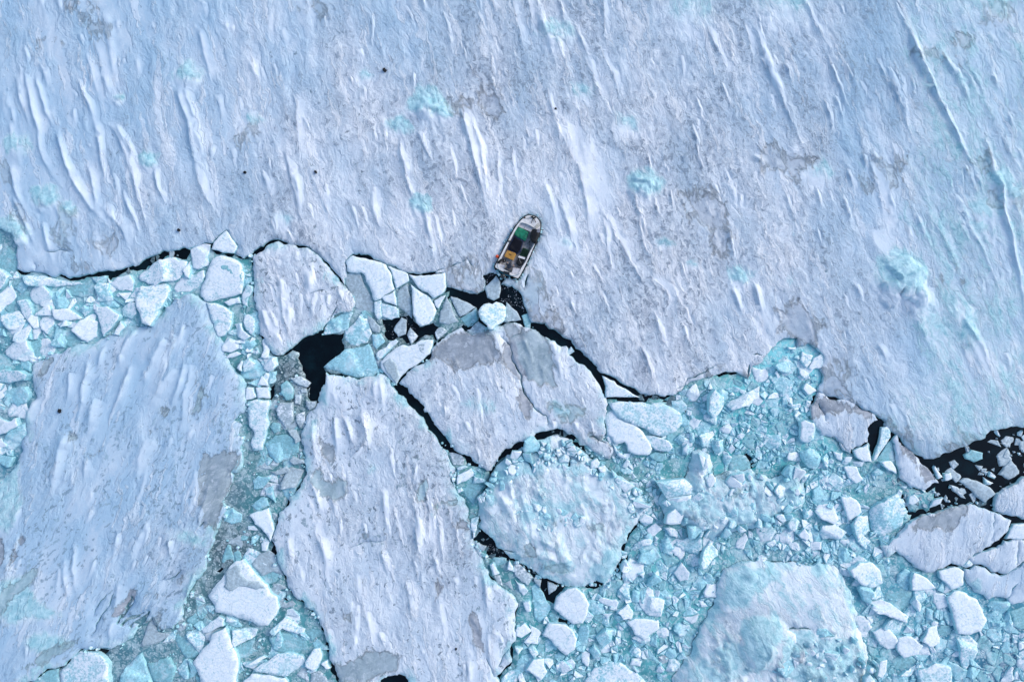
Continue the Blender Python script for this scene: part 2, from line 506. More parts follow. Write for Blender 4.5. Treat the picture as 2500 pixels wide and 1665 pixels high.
# ------------------------------------------------------------------ ice sheet builder
class Ice:
    """a sheet of ice: ragged outline with cracks cut through, wind-worked relief on top, broken sides going under water"""

    def __init__(s, name, spec, z=0.42, wind=(0.25, 0.0), step=0.4, seed=1, relief=1.0, bare=(), teal=(), ridges=(), cracks=(), holes=(),
                 rough=0.5, lumps=(), amp=0.09, parent=None, extra=None, outline=None, roughpts=None, edge_drop=0.10, dome=None, label=None, cat=None,
                 fine_box=None, group=None, kind=None, rubble=0.0, blue=0.12, dense=(), vignettepts=None, tealbase=0.0, bareamt=0.95, soft=1.0, dots=0.4, rim=0.0, drifts=0):
        rng = random.Random(seed)
        pg = roughen(outline or poly(spec, z), rng, amp)
        hol = [roughen(poly(h, z), rng, amp) for h in holes]
        hol += [crack(c, w, z, rng) for c, w in cracks]
        A = np.array(pg)
        lo = A.min(0); hi = A.max(0)
        ridges = list(ridges)
        if drifts:
            rs_ = np.random.RandomState(seed + 300)
            tries = 0; made = 0
            while made < drifts and tries < drifts * 30:
                tries += 1
                p0 = np.array((rs_.uniform(max(lo[0], -54), min(hi[0], 54)), rs_.uniform(max(lo[1], -37), min(hi[1], 37))))
                if pn([p0[0] / 6], [p0[1] / 6], seed + 301)[0] < rs_.uniform(-0.45, 0.25): continue
                ln_ = float(np.clip(np.exp(rs_.normal(0.6, 0.75)), 0.6, 8)); k_ = wind[0] + wind[1] * p0[0] + rs_.normal(0, 0.11)
                dv = np.array((k_, -1.0)); dv /= np.linalg.norm(dv)
                p1 = p0 + dv * ln_
                if not inside(np.array([p0, p1]), pg).all() or seg_dist(np.array([p0, p1]), pg)[0].min() < 0.6: continue
                made += 1
                q0, q1 = [(1250 + p[0] * 25, 832.5 - p[1] * 25) for p in (p0, p1)]
                ridges.append(("O: %.1f,%.1f %.1f,%.1f" % (q0 + q1), 3 + 2.2 * ln_ * rs_.uniform(0.35, 1.5), rs_.uniform(0.04, 0.15) + 0.012 * ln_))
        # interior points
        if fine_box:
            bx0, by0, bx1, by1 = fine_box
            gx, gy = np.meshgrid(np.arange(max(lo[0], bx0), min(hi[0], bx1), step), np.arange(max(lo[1], by0), min(hi[1], by1), step))
            P = np.stack([gx.ravel(), gy.ravel()], 1)
            gx, gy = np.meshgrid(np.arange(lo[0], hi[0], 4.0), np.arange(lo[1], hi[1], 4.0))
            Q = np.stack([gx.ravel(), gy.ravel()], 1)
            Q = Q[(Q[:, 0] < bx0 - 2) | (Q[:, 0] > bx1 + 2) | (Q[:, 1] < by0 - 2) | (Q[:, 1] > by1 + 2)]
            P = np.concatenate([P, Q])
        else:
            gx, gy = np.meshgrid(np.arange(lo[0], hi[0], step), np.arange(lo[1], hi[1], step))
            P = np.stack([gx.ravel(), gy.ravel()], 1)
        P = P + np.random.RandomState(seed).uniform(-0.33, 0.33, P.shape) * step
        crests = []
        for ri, rr in enumerate(ridges):
            ln = [W(p, z) for p in T(rr[0])]
            fine_ = [ln[0]]
            for a, b in zip(ln[:-1], ln[1:]):
                m = max(1, int(math.hypot(b[0] - a[0], b[1] - a[1]) / 0.3))
                fine_ += [(a[0] + (b[0] - a[0]) * (i + 1) / m, a[1] + (b[1] - a[1]) * (i + 1) / m) for i in range(m)]
            L_ = np.array(fine_)
            for _ in range(6): L_[1:-1] = 0.25 * L_[:-2] + 0.5 * L_[1:-1] + 0.25 * L_[2:]
            tt = np.gradient(L_, axis=0); tt /= np.maximum(np.linalg.norm(tt, axis=1), 1e-6)[:, None]
            nn = np.column_stack([-tt[:, 1], tt[:, 0]])
            arc = np.arange(len(L_)) * 0.3
            L_ = L_ + nn * (0.28 * pn(arc / 2.2, arc * 0 + ri, seed + 7) + 0.10 * pn(arc / 0.7, arc * 0 + ri, seed + 8))[:, None]
            crests.append(L_)
            wm = rr[1] / 25.0
            Q = np.concatenate([L_ + nn * o for o in (-0.42, -0.22, -0.1, 0, 0.12, 0.3, 0.3 + wm * .35, 0.3 + wm * .8)])
            far = np.ones(len(P), bool)
            bb = (P[:, 0] > L_[:, 0].min() - 2) & (P[:, 0] < L_[:, 0].max() + 2) & (P[:, 1] > L_[:, 1].min() - 2) & (P[:, 1] < L_[:, 1].max() + 2)
            ix = np.where(bb)[0]
            if len(ix):
                d, sg, _ = seg_dist(P[ix], L_.tolist(), False)
                far[ix] = (d > 0.5) | ((sg > 0) & (d > 0.3 + wm))
            P = np.concatenate([P[far], Q])
        for px, py, rad, hgt, tv in lumps:
            q = W((px, py), z); R = rad / 25.0 * 1.25
            if hgt < 0.3: continue
            P = P[((P - q) ** 2).sum(1) > R * R]
            gx, gy = np.meshgrid(np.arange(-R, R, 0.13), np.arange(-R, R, 0.13))
            Q = np.stack([gx.ravel(), gy.ravel()], 1) + np.random.RandomState(seed).uniform(-.04, .04, (gx.size, 2))
            Q = Q[(Q ** 2).sum(1) < R * R] + q
            P = np.concatenate([P, Q])
        P = P[inside(P, pg)]
        if len(P):
            P = P[seg_dist(P, pg)[0] > step * 0.45]
        for h in hol:
            hb = np.array(h); m = step
            near = (P[:, 0] > hb[:, 0].min() - m) & (P[:, 0] < hb[:, 0].max() + m) & (P[:, 1] > hb[:, 1].min() - m) & (P[:, 1] < hb[:, 1].max() + m)
            idx = np.where(near)[0]
            if len(idx):
                q = P[idx]
                bad = inside(q, h) | (seg_dist(q, h)[0] < step * 0.35)
                P = np.delete(P, idx[bad], 0)
        vs = [Vector(p) for p in pg]; es = [(i, (i + 1) % len(pg)) for i in range(len(pg))]
        for h in hol:
            k = len(vs)
            vs += [Vector(p) for p in h]
            es += [(k + i, k + (i + 1) % len(h)) for i in range(len(h))]
        vs += [Vector(p) for p in P]
        cv, ce, cf, _, _, _ = geometry.delaunay_2d_cdt(vs, es, [], 0, 1e-4)
        V = np.array([(v.x, v.y) for v in cv]); F = np.array(cf, int)
        C = V[F].mean(1)
        keep = inside(C, pg)
        for h in hol: keep &= ~inside(C, h)
        F = F[keep]
        a, b, c = V[F[:, 0]], V[F[:, 1]], V[F[:, 2]]
        cr = (b[:, 0] - a[:, 0]) * (c[:, 1] - a[:, 1]) - (b[:, 1] - a[:, 1]) * (c[:, 0] - a[:, 0])
        F[cr < 0] = F[cr < 0][:, ::-1]
        used = np.unique(F); rm = -np.ones(len(V), int); rm[used] = np.arange(len(used))
        V = V[used]; F = rm[F]
        # boundary
        E = np.concatenate([F[:, [0, 1]], F[:, [1, 2]], F[:, [2, 0]]])
        key = {}
        for e in map(tuple, E.tolist()):
            if (e[1], e[0]) in key: del key[(e[1], e[0])]
            else: key[e] = 1
        B = list(key)
        bset = np.unique(np.array(B).ravel())
        # wind frame
        k0, k1 = wind
        x, y = V[:, 0], V[:, 1]
        warp = fbm(x / 12, y / 12, seed + 5, 2) * 0.6
        u = x + (k0 + k1 * x) * y + warp
        l = -y + 0.3 * x
        de = seg_dist(V, pg)[0]
        de0 = de.copy()
        for h in hol:
            hb = np.array(h)
            idx = np.where((x > hb[:, 0].min() - 1.5) & (x < hb[:, 0].max() + 1.5) & (y > hb[:, 1].min() - 1.5) & (y < hb[:, 1].max() + 1.5))[0]
            if len(idx): de[idx] = np.minimum(de[idx], seg_dist(V[idx], h)[0])
        inn = np.clip(de / 1.2, 0, 1)
        rg = np.full(len(V), float(rough))
        if roughpts:
            num = np.zeros(len(V)); den = np.zeros(len(V)) + 1e-9
            for px, py, val, rad in roughpts:
                q = W((px, py)); d2 = ((x - q[0]) ** 2 + (y - q[1]) ** 2) / (rad / 25.0) ** 2
                w = np.exp(-d2) + 1e-6; num += w * val; den += w
            rg = num / den
        sn = np.zeros(len(V)); tl = np.full(len(V), float(tealbase)); br = np.full(len(V), -3.0); bt = np.zeros(len(V)); zz = np.zeros(len(V))
        # sastrugi
        st = np.clip(ridged(u / 1.9, l / 12, seed + 1, 3) - 0.62, 0, 1) ** 1.3 * 0.85
        st2 = np.clip(ridged(u / 0.75, l / 4.5, seed + 2, 2) - 0.62, 0, 1) * 0.30
        big = fbm(u / 9, l / 24, seed + 3, 3) * 0.16
        crumb = np.clip(fbm(u / 0.55, l / 0.9, seed + 4, 3) - 0.05, 0, 1) * 0.22
        mask = np.clip(fbm(u / 7, l / 16, seed + 6, 3) * 1.5 + 0.55, 0, 1)
        zz += relief * (0.55 * st * mask + 0.7 * st2 * (0.3 + 0.7 * rg) + 0.5 * big + 0.8 * crumb * np.clip(rg, 0, 1.2)) * (0.25 + 0.75 * inn)
        for rr, L_ in zip(ridges, crests):
            wpx, hgt = rr[1:3]
            wide = len(rr) > 3
            mg = wpx / 25.0 * 3 + 1
            sub = np.where((x > L_[:, 0].min() - mg) & (x < L_[:, 0].max() + mg) & (y > L_[:, 1].min() - mg) & (y < L_[:, 1].max() + mg))[0]
            if not len(sub): continue
            d, sd_, al = seg_dist(V[sub], L_.tolist(), False)
            w = wpx / 25.0 * 1.7 * (1 + 0.45 * pn(l[sub] / 2.0, u[sub] / 2.0, seed + 40))
            lee = np.clip(1 - d / np.maximum(w, 0.05), 0, 1)
            lee = lee * (0.5 + 0.5 * lee)
            g = np.where(sd_ > 0, lee, np.clip(1 - d / (0.9 if wide else 0.32), 0, 1) ** 1.3)
            end = np.clip(al * 7, 0, 1) ** 0.7 * np.clip((1 - al) * 1.9, 0, 1) ** 0.9
            zz[sub] += 1.0 * hgt * g * end * (0.8 + 0.7 * pn(al * 9, al * 0 + wpx, seed + 44)); sn[sub] = np.maximum(sn[sub], np.clip(g * 1.5, 0, 1) * end * (sd_ > 0))
        for px, py, rad, hgt, tv in lumps:
            q = W((px, py), z); R = rad / 25.0
            dx, dy = x - q[0], y - q[1]
            d = np.sqrt(dx * dx + dy * dy) / R * (1 + 0.45 * pn(x / R * 1.4, y / R * 1.4, seed + 60))
            g = np.clip(1 - d, 0, 1)
            rs = np.random.RandomState(int(px * 7 + py))
            m = max(2, int(R * R * 1.6))
            rr = np.sqrt(rs.uniform(0, 1, m)) * R * 0.85; aa = rs.uniform(0, 6.283, m)
            bp = np.column_stack([q[0] + rr * np.cos(aa), q[1] + rr * np.sin(aa)])
            bs_ = R * rs.uniform(0.25, 0.6, m)
            bk = blocks(x, y, bp, bs_, int(px + py)) * np.clip(1.25 - d, 0, 1)
            zz += (0.6 + 0.5 * (rad > 38)) * hgt * (0.6 * g ** 0.9 * (0.8 + 0.5 * fbm(x / R * 1.6, y / R * 1.6, seed + 61, 3)) + 0.4 * bk)
            # ice shows on the windward (upper) half, snow banks up in the lee
            tl = np.maximum(tl, np.clip(1.5 - d, 0, 1) ** 0.8 * tv * 1.0 * np.clip(0.65 + 0.8 * (dy + 0.25 * dx) / R, 0.0, 1.0))
            sn = np.maximum(sn, np.clip(1.2 - d, 0, 1))
        for spec_b, tint in bare:
            pb = poly(spec_b, z)
            sd2 = sdist(V, pb)
            sd2 = np.clip(sd2, -3, 3) * soft
            m = sd2 > br
            br = np.where(m, sd2, br); bt = np.where(sd2 > -0.6, tint, bt)
        for spec_t, val in teal:
            sd2 = sdist(V, poly(spec_t, z))
            tl = np.maximum(tl, np.clip(0.5 + sd2 * 0.8, 0, 1) * val)
        bl = np.full(len(V), float(blue))  # blue tint of the snow, carries the painted edge darkening
        if vignettepts:
            num = np.zeros(len(V)); den = np.zeros(len(V)) + 1e-9
            for px, py, val, rad in vignettepts:
                q = W((px, py)); w = np.exp(-((x - q[0]) ** 2 + (y - q[1]) ** 2) / (rad / 25.0) ** 2) + 1e-6
                num += w * val; den += w
            bl = np.clip(num / den + fbm(x / 6, y / 9, seed + 80, 3) * 0.5, 0, 1)
        if rim:
            tl = np.maximum(tl, rim * np.clip(1.15 - de0 / 1.3, 0, 1) * np.clip(0.55 + 1.3 * fbm(x / 2.2, y / 2.2, seed + 97, 3), 0, 1.3))
        if rubble:
            rb = ridged(x / 1.5, y / 1.5, seed + 70, 4) - 0.45
            zz += rubble * np.clip(rb, -0.2, 1) * inn
        if dome: zz += dome(V, de0)
        zz -= np.clip(br, 0, 0.25) * 0.25
        if extra: extra(s, V, zz, tl, sn, rg)
        zz -= edge_drop * (0.4 + 1.6 * np.clip(0.5 + fbm(x / 2.5, y / 2.5, seed + 90, 3) * 1.2, 0, 1)) * (1 - inn) ** 2
        br = np.clip(br, -2, 2)
        zt = z + zz
        # sides
        n = len(V)
        loc = {v: i for i, v in enumerate(bset.tolist())}
        nb = len(bset)
        # outward normal per boundary vertex
        nv = np.zeros((n, 2))
        for i, j in B:
            d = V[j] - V[i]; q = np.array((d[1], -d[0]))
            nv[i] += q; nv[j] += q
        nv = nv[bset]; nv /= np.maximum(np.linalg.norm(nv, axis=1), 1e-6)[:, None]
        jit = np.random.RandomState(seed + 3).uniform(-0.02, 0.05, nb)
        foot = 0.03 + 0.14 * np.clip(0.3 + fbm(V[bset][:, 0] / 1.1, V[bset][:, 1] / 1.1, seed + 95, 3), 0, 1)
        ring1 = np.column_stack([V[bset] + nv * foot[:, None], np.full(nb, 0.06) + jit])
        ring2 = np.column_stack([V[bset] + nv * (foot + 0.03)[:, None], np.full(nb, -0.35)])
        verts = np.concatenate([np.column_stack([V, zt]), ring1, ring2])
        faces = F.tolist()
        flags = [True] * len(faces)
        for i, j in B:
            a1, b1 = n + loc[i], n + loc[j]
            faces.append([j, i, a1, b1]); faces.append([b1, a1, a1 + nb, b1 + nb]); flags += [False, False]

        def full(arr, fill=None):
            arr = np.asarray(arr, float)
            e = arr[bset] if fill is None else np.full(nb, fill)
            return np.concatenate([arr, e, e])
        wv = np.column_stack([u, l, np.full(n, seed * 3.7)])
        wv = np.concatenate([wv, wv[bset], wv[bset]])
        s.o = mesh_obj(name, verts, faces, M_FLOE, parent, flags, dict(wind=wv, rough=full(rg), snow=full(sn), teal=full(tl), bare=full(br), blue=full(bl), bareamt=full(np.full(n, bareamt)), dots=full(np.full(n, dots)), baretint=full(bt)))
        s.pg = pg
        tag(s.o, label, cat, group, kind)


SOLID = []          # outlines already occupied (m), so that loose pieces do not hide under them


def ice(name, label, cat, spec, **kw):
    f = Ice(name, spec, label=label, cat=cat, **kw)
    SOLID.append(f.pg)
    return f.o


def piece_mesh(pg, z, th, rng, tilt=0.12, bev=0.1, drop=0.45, facets=0.05):
    """an angular ice piece from its outline: sunk sides, chamfered edge, tilted top with a few facets; origin at its middle"""
    A = np.array(pg); c = A.mean(0)
    A = A - c
    size = math.sqrt(max(1e-4, abs(sum(A[i][0] * A[(i + 1) % len(A)][1] - A[(i + 1) % len(A)][0] * A[i][1] for i in range(len(A))) / 2)))
    n = len(A)
    ang = rng.uniform(0, 2 * math.pi)
    k = min(th * 0.9, tilt * size * 0.5) / max(size * 0.6, 0.05)
    gx, gy = math.cos(ang) * k, math.sin(ang) * k
    r = np.linalg.norm(A, axis=1)
    inset = np.clip(bev / np.maximum(r, 0.05), 0.03, 0.35)
    verts = []; faces = []
    rings = [(1.03, -drop, 0), (1.0, 0.03, 0), (0.985, None, 0.72), (None, None, 1.0)]
    for sc, zz, f in rings:
        for i in range(n):
            s = sc if sc is not None else 1 - inset[i]
            x, y = A[i] * s
            h = zz if zz is not None else max(0.05, (z + x * gx + y * gy) * f) + (rng.uniform(-facets, facets) if f == 1 else 0)
            verts.append((x, y, h))
    # inner ring and facets
    m = 4 * n
    inner = []
    step = max(1, n // 9)
    idx = list(range(0, n, step))
    for i in idx:
        x, y = A[i] * rng.uniform(0.38, 0.62)
        inner.append(len(verts)); verts.append((x, y, max(0.05, z + x * gx + y * gy + rng.uniform(-facets, facets) * 1.6 + facets)))
    verts.append((rng.uniform(-.1, .1) * size, rng.uniform(-.1, .1) * size, max(0.06, z + rng.uniform(-facets, facets) + facets)))
    cen = len(verts) - 1
    for ringi in range(3):
        o0, o1 = ringi * n, (ringi + 1) * n
        for i in range(n):
            j = (i + 1) % n
            faces.append((o0 + i, o0 + j, o1 + j, o1 + i))
    o = 3 * n
    q = len(idx)
    for a in range(q):
        b = (a + 1) % q
        i0 = idx[a]; i1 = idx[b] if b else n
        for i in range(i0, i1):
            faces.append((o + i, o + (i + 1) % n, inner[a] if i < (i0 + i1) // 2 or i1 - i0 == 1 else inner[b]))
            if i == (i0 + i1) // 2 - (0 if i1 - i0 > 1 else 0) and i1 - i0 > 1:
                faces.append((o + i, inner[b], inner[a]))
        if i1 - i0 == 1:
            faces.append((o + i1 % n, inner[b], inner[a]))
        faces.append((inner[a], inner[b], cen))
    return c, verts, faces


def cut_piece(pg, z, rng, kind_, tilt, step=None, relief=1.0):
    """an ice block whose top is cut by a few planes (cleaved faces), with sunk sides; origin at its middle"""
    A = np.array(pg); c = A.mean(0); A = A - c
    size = math.sqrt(max(1e-4, area(A.tolist())))
    step = step or max(0.10, size / 11)
    lo, hi = A.min(0), A.max(0)
    gx, gy = np.meshgrid(np.arange(lo[0], hi[0], step), np.arange(lo[1], hi[1], step))
    rs = np.random.RandomState(rng.randint(0, 10 ** 6))
    P = np.stack([gx.ravel(), gy.ravel()], 1) + rs.uniform(-.3, .3, (gx.size, 2)) * step
    al = A.tolist()
    P = P[inside(P, al)]
    if len(P): P = P[seg_dist(P, al)[0] > step * 0.4]
    vs = [Vector(p) for p in al] + [Vector(p) for p in P]
    es = [(i, (i + 1) % len(al)) for i in range(len(al))]
    cv, ce, cf, _, _, _ = geometry.delaunay_2d_cdt(vs, es, [], 0, 1e-5)
    V = np.array([(v.x, v.y) for v in cv]); F = np.array(cf, int)
    F = F[inside(V[F].mean(1), al)]
    a_, b_, c_ = V[F[:, 0]], V[F[:, 1]], V[F[:, 2]]
    cr = (b_[:, 0] - a_[:, 0]) * (c_[:, 1] - a_[:, 1]) - (b_[:, 1] - a_[:, 1]) * (c_[:, 0] - a_[:, 0])
    F[cr < 0] = F[cr < 0][:, ::-1]
    x, y = V[:, 0], V[:, 1]
    th = rng.uniform(0, 6.283); k = min(z * 0.8, tilt * size * 0.5) / max(size * 0.6, 0.05)
    zz = z + (x * math.cos(th) + y * math.sin(th)) * k
    ncut = {'w': rng.choice((0, 0, 1, 2)), 'c': rng.choice((1, 2, 2, 3)), 't': 0, 'g': 0, 'd': 0}[kind_]
    if tilt <= 0.06: ncut = 0
    pid = np.zeros(len(V), int)
    for ci in range(ncut):
        q = rng.uniform(0, 6.283); sl = rng.uniform(0.35, 1.1); off = size * rng.uniform(0.02, 0.42)
        zc = z + (off - (x * math.cos(q) + y * math.sin(q))) * sl
        pid[zc < zz] = ci + 1
        zz = np.minimum(zz, zc)
    de = seg_dist(V, al)[0]
    sd = rs.randint(0, 9999)
    f = {'w': 0.025, 'c': 0.05, 't': 0.012, 'g': 0.015, 'd': 0.012}[kind_] * relief * min(1, size)
    zz = zz + f * fbm(x / 0.9, y / 0.9, sd, 4) * 1.5
    if kind_ == 'w': zz = zz + 0.05 * np.clip(ridged(x / 0.8, y / 3.5, sd + 3, 2) - 0.6, 0, 1)
    bev = min(0.09, size * 0.07)
    zz = zz - (min(0.035, z * 0.2)) * np.clip(1 - de / bev, 0, 1) ** 2
    lowest = z * rng.uniform(0.34, 0.46) + 0.012
    zz = np.where(zz < lowest, lowest + 0.18 * (zz - lowest) * (zz - lowest > -0.3), zz)
    zz = np.maximum(zz, 0.03 + z * rng.uniform(0.18, 0.24))
    E = {}
    for f_ in F.tolist():
        for i in range(3):
            e = (f_[i], f_[(i + 1) % 3])
            if (e[1], e[0]) in E: del E[(e[1], e[0])]
            else: E[e] = 1
    bs = sorted({v for e in E for v in e}); loc = {v: i for i, v in enumerate(bs)}
    n, nb = len(V), len(bs)
    out = 1 + 0.05 / max(size, 0.2)
    verts = np.concatenate([np.column_stack([V, zz]), np.column_stack([V[bs] * out, np.full(nb, 0.015)]), np.column_stack([V[bs] * out, np.full(nb, -0.4)])])
    faces = F.tolist(); fl = ((pid[F[:, 0]] == pid[F[:, 1]]) & (pid[F[:, 1]] == pid[F[:, 2]])).tolist()
    for i, j in E:
        a1, b1 = n + loc[i], n + loc[j]
        faces += [[j, i, a1, b1], [b1, a1, a1 + nb, b1 + nb]]; fl += [False, False]
    return c, verts, faces, fl


def area(pg):
    return abs(sum(pg[i][0] * pg[(i + 1) % len(pg)][1] - pg[(i + 1) % len(pg)][0] * pg[i][1] for i in range(len(pg))) / 2)


MATS = {'w': M_W, 'c': M_C, 't': M_T, 'g': M_G, 'd': M_D}
HGT = {'w': (0.34, 0.16), 'c': (0.34, 0.2), 't': (0.10, 0.04), 'g': (0.14, 0.05), 'd': (0.07, 0.02)}
PIECES = []


def piece(name, label, cat, kind_, spec, h=None, tilt=None, amp=0.05, group=None, seed=None):
    rng = random.Random(seed if seed is not None else spec)
    base, var = HGT[kind_]
    z = h if h is not None else base + rng.uniform(-var, var) * 0.6
    pg = roughen(poly(spec, z), rng, amp, 0.45)
    t = tilt if tilt is not None else {'w': 0.22, 'c': 0.35, 't': 0.08, 'g': 0.06}[kind_]
    c, v, fc, fl = cut_piece(pg, z, rng, kind_, t)
    o = mesh_obj(name, v, fc, MATS[kind_], None, fl)
    o.location = (c[0], c[1], 0)
    if name == "wet_ice_film":                       # a wet patch on the floe it lies on: a part of it
        host = PIECES[-1][1] if PIECES[-1][1].parent is None else PIECES[-1][1].parent
        o.location = (c[0] - host.location[0], c[1] - host.location[1], 0)
        o.parent = host; o['label'] = label
    else:
        tag(o, label, cat, group, 'thing')
    SOLID.append(pg); PIECES.append((pg, o))
    return o


# ------------------------------------------------------------------ water
water = mesh_obj("sea_water", [(-400, -400, 0), (400, -400, 0), (400, 400, 0), (-400, 400, 0)], [(0, 1, 2, 3)], M_WATER)
tag(water, kind='structure')

# ------------------------------------------------------------------ the unbroken ice sheet (ground of the upper half)
EDGE = ("O: -1600,560 -160,560 0,556 30,570 44,600 40,655 | A: 220,605 340,612 450,650 620,662 730,640 860,612 1000,598 1110,578 1180,548 1300,500 1400,455 1480,412 1620,408 "
        "1715,400 1860,340 1922,346 1985,285 2060,225 2140,340 2168,385 2135,448 2215,488 | B: 345,300 450,222 520,188 570,138 650,122 715,138 780,172 880,176 960,203 1010,243 "
        "1090,318 1140,376 1200,436 1270,540 1286,440 1272,338 1340,258 1420,264 1540,306 1640,346 1740,366 1840,426 1960,436 2080,421 2200,386 2330,341 | C: 340,106 402,204 338,117 | B: 2330,349 2200,395 2100,430 | C: 60,250 135,246 130,330 160,372 225,388 330,412 425,434 490,402 502,335 474,285 480,262 540,240 600,252 "
        "640,262 700,290 650,350 750,360 820,420 850,500 885,590 905,640 930,690 1050,698 1150,768 1290,848 1330,938 1450,1018 1560,1148 1700,1198 1850,1288 2000,1363 2150,1373 | D: 100,690 240,650 330,560 480,520 620,480 800,500 850,540 "
        "890,420 960,400 1000,340 1100,240 1170,170 1300,165 1305,255 1400,212 1480,260 1540,340 1530,400 1520,440 1540,520 1485,655 | E: 480,452 600,486 750,530 860,592 960,655 1042,703 1030,738 1062,772 1140,820 "
        "1250,950 1420,1055 1560,1040 1700,970 1850,910 1990,860 1995,830 2040,785 2180,768 2352,762 | O: 2640,1040 4100,1000 4100,-3000 -1600,-3000")

RIDGES = [  # snow tails and drift crests: line, width (map units), height
    ("O: 1122,262 1140,320 1158,390 1175,450 1198,540", 20, 0.42),
    ("O: 1150,280 1172,350 1185,440 1196,520", 12, 0.2),
    ("O: 978,338 982,380 992,430 1012,500", 15, 0.36),
    ("O: 1020,320 1042,372 1062,400", 14, 0.25),
    ("O: 1355,280 1390,370 1460,480 1495,560", 60, 0.16, 0.8),
    ("O: 1030,490 1056,600 1062,640", 14, 0.28), ("O: 1062,520 1080,610", 9, 0.18),
    ("O: 432,212 448,262 466,330 492,478", 18, 0.42), ("O: 452,215 480,300 500,350", 18, 0.22),
    ("O: 40,180 52,250 75,310", 10, 0.3), ("O: 60,170 80,260 95,330 110,400 160,470", 12, 0.34), ("O: 88,190 110,260 140,330", 9, 0.28),
    ("O: 140,320 160,390 178,440 225,510 292,575", 15, 0.42), ("O: 232,300 250,370 258,450", 12, 0.34), ("O: 262,300 300,350 325,430 370,590", 14, 0.3),
    ("O: 285,302 318,360 340,400", 10, 0.24), ("O: 192,190 220,260 240,320", 9, 0.24), ("O: 212,400 232,470 250,530", 10, 0.24),
    ("O: 376,410 388,460 405,500", 11, 0.34), ("O: 300,460 322,520 345,580", 9, 0.26), ("O: 20,400 45,480 90,560", 10, 0.25), ("O: 30,480 60,540 90,610", 9, 0.26),
    ("O: 105,540 118,600 130,650", 8, 0.24), ("O: 470,400 500,470 540,540", 26, 0.2, 0.7), ("O: 250,500 300,560 320,610", 22, 0.28),
    ("O: 610,150 630,190 640,210", 12, 0.25), ("O: 1310,20 1345,110 1360,180", 16, 0.26), ("O: 1365,0 1385,70", 10, 0.2),
    ("O: 1842,60 1870,150 1905,230 1942,320 1965,370", 15, 0.36), ("O: 1855,140 1880,190 1900,235", 14, 0.2), ("O: 1915,150 1935,210", 12, 0.26),
    ("O: 2218,60 2232,120 2280,220 2330,320 2380,420 2420,500", 9, 0.4), ("O: 2190,20 2225,90 2250,160 2300,250", 14, 0.22), ("O: 2165,170 2200,260 2225,330", 12, 0.3),
    ("O: 2300,130 2345,200 2360,240", 9, 0.28), ("O: 2400,330 2440,470 2480,640 2510,820", 9, 0.4), ("O: 2330,480 2400,620 2440,700", 9, 0.25),
    ("O: 2020,130 2035,180 2060,240 2085,280", 8, 0.26), ("O: 1840,380 1875,400", 10, 0.26), ("O: 2122,372 2140,400 2170,380", 10, 0.3), ("O: 2106,372 2110,420", 9, 0.24),
    ("O: 2125,560 2140,610 2200,640", 36, 0.2, 0.7), ("O: 2205,720 2230,760 2270,850 2320,890", 34, 0.3, 0.6), ("O: 2310,740 2345,800 2400,900 2425,960", 34, 0.3, 0.6),
    ("O: 2340,760 2390,850", 12, 0.2), ("O: 2140,840 2170,880", 14, 0.22),
    ("O: 1785,700 1800,750 1820,770", 11, 0.34), ("O: 1840,690 1850,740 1868,780", 13, 0.36), ("O: 1565,840 1582,880 1600,950", 12, 0.32), ("O: 1668,790 1690,850", 9, 0.2),
    ("O: 1548,470 1560,520 1580,570", 14, 0.3), ("O: 1598,480 1612,530", 10, 0.22), ("O: 1568,580 1590,630", 8, 0.2), ("O: 1545,640 1570,690", 8, 0.2),
    ("O: 1780,560 1790,600 1796,640", 8, 0.24), ("O: 1700,350 1716,420", 7, 0.22), ("O: 1690,300 1705,360", 8, 0.2), ("O: 1640,690 1665,750", 9, 0.2),
    ("O: 1320,580 1360,640", 24, 0.12, 0.8), ("O: 1590,680 1640,720 1625,760", 22, 0.1, 0.8), ("O: 1440,640 1480,700", 10, 0.15),
    ("O: 1700,240 1720,300", 8, 0.22), ("O: 1760,200 1785,260", 8, 0.22), ("O: 2085,690 2110,740", 9, 0.22), ("O: 2060,480 2080,540", 8, 0.22),
    ("O: 1990,460 2005,510", 9, 0.24), ("O: 2010,240 2040,330", 8, 0.26), ("O: 905,490 930,560", 10, 0.2), ("O: 860,500 875,560", 8, 0.2), ("O: 700,560 720,590", 8, 0.15),
]
LUMPS = [  # ice blocks frozen into the sheet: x, y, radius, height, share of bare blue ice
    (1050, 262, 42, 0.8, 1.0), (1012, 268, 24, 0.5, 0.9), (1086, 282, 20, 0.45, 0.9), (972, 316, 30, 0.55, 0.85),
    (1026, 508, 28, 0.55, 1.0), (1570, 462, 40, 0.8, 1.0), (1596, 448, 18, 0.5, 0.9), (2196, 690, 66, 1.1, 1.0), (2245, 735, 44, 0.7, 0.4),
    (360, 398, 24, 0.7, 1.0), (108, 490, 34, 0.6, 0.95), (460, 192, 36, 0.7, 0.8), (292, 245, 16, 0.5, 0.7), (45, 365, 34, 0.4, 0.7), (165, 520, 24, 0.4, 0.8),
    (25, 575, 42, 0.7, 1.0), (1808, 682, 28, 0.45, 0.75), (1420, 235, 34, 0.2, 0.5), (1360, 90, 44, 0.3, 0.55), (2440, 450, 40, 0.35, 0.9), (2395, 520, 40, 0.2, 0.8), (2478, 480, 30, 0.3, 0.9),
    (2430, 30, 44, 0.2, 0.8), (2390, 560, 26, 0.2, 0.6), (1690, 40, 60, 0.15, 0.6), (1910, 30, 70, 0.15, 0.6), (2000, 430, 40, 0.2, 0.5), (1380, 600, 22, 0.25, 0.6), (1530, 310, 36, 0.15, 0.5),
    (890, 190, 22, 0.2, 0.5), (1620, 600, 20, 0.25, 0.6), (1690, 650, 16, 0.2, 0.6), (620, 300, 26, 0.25, 0.45), (690, 540, 26, 0.2, 0.5),
]
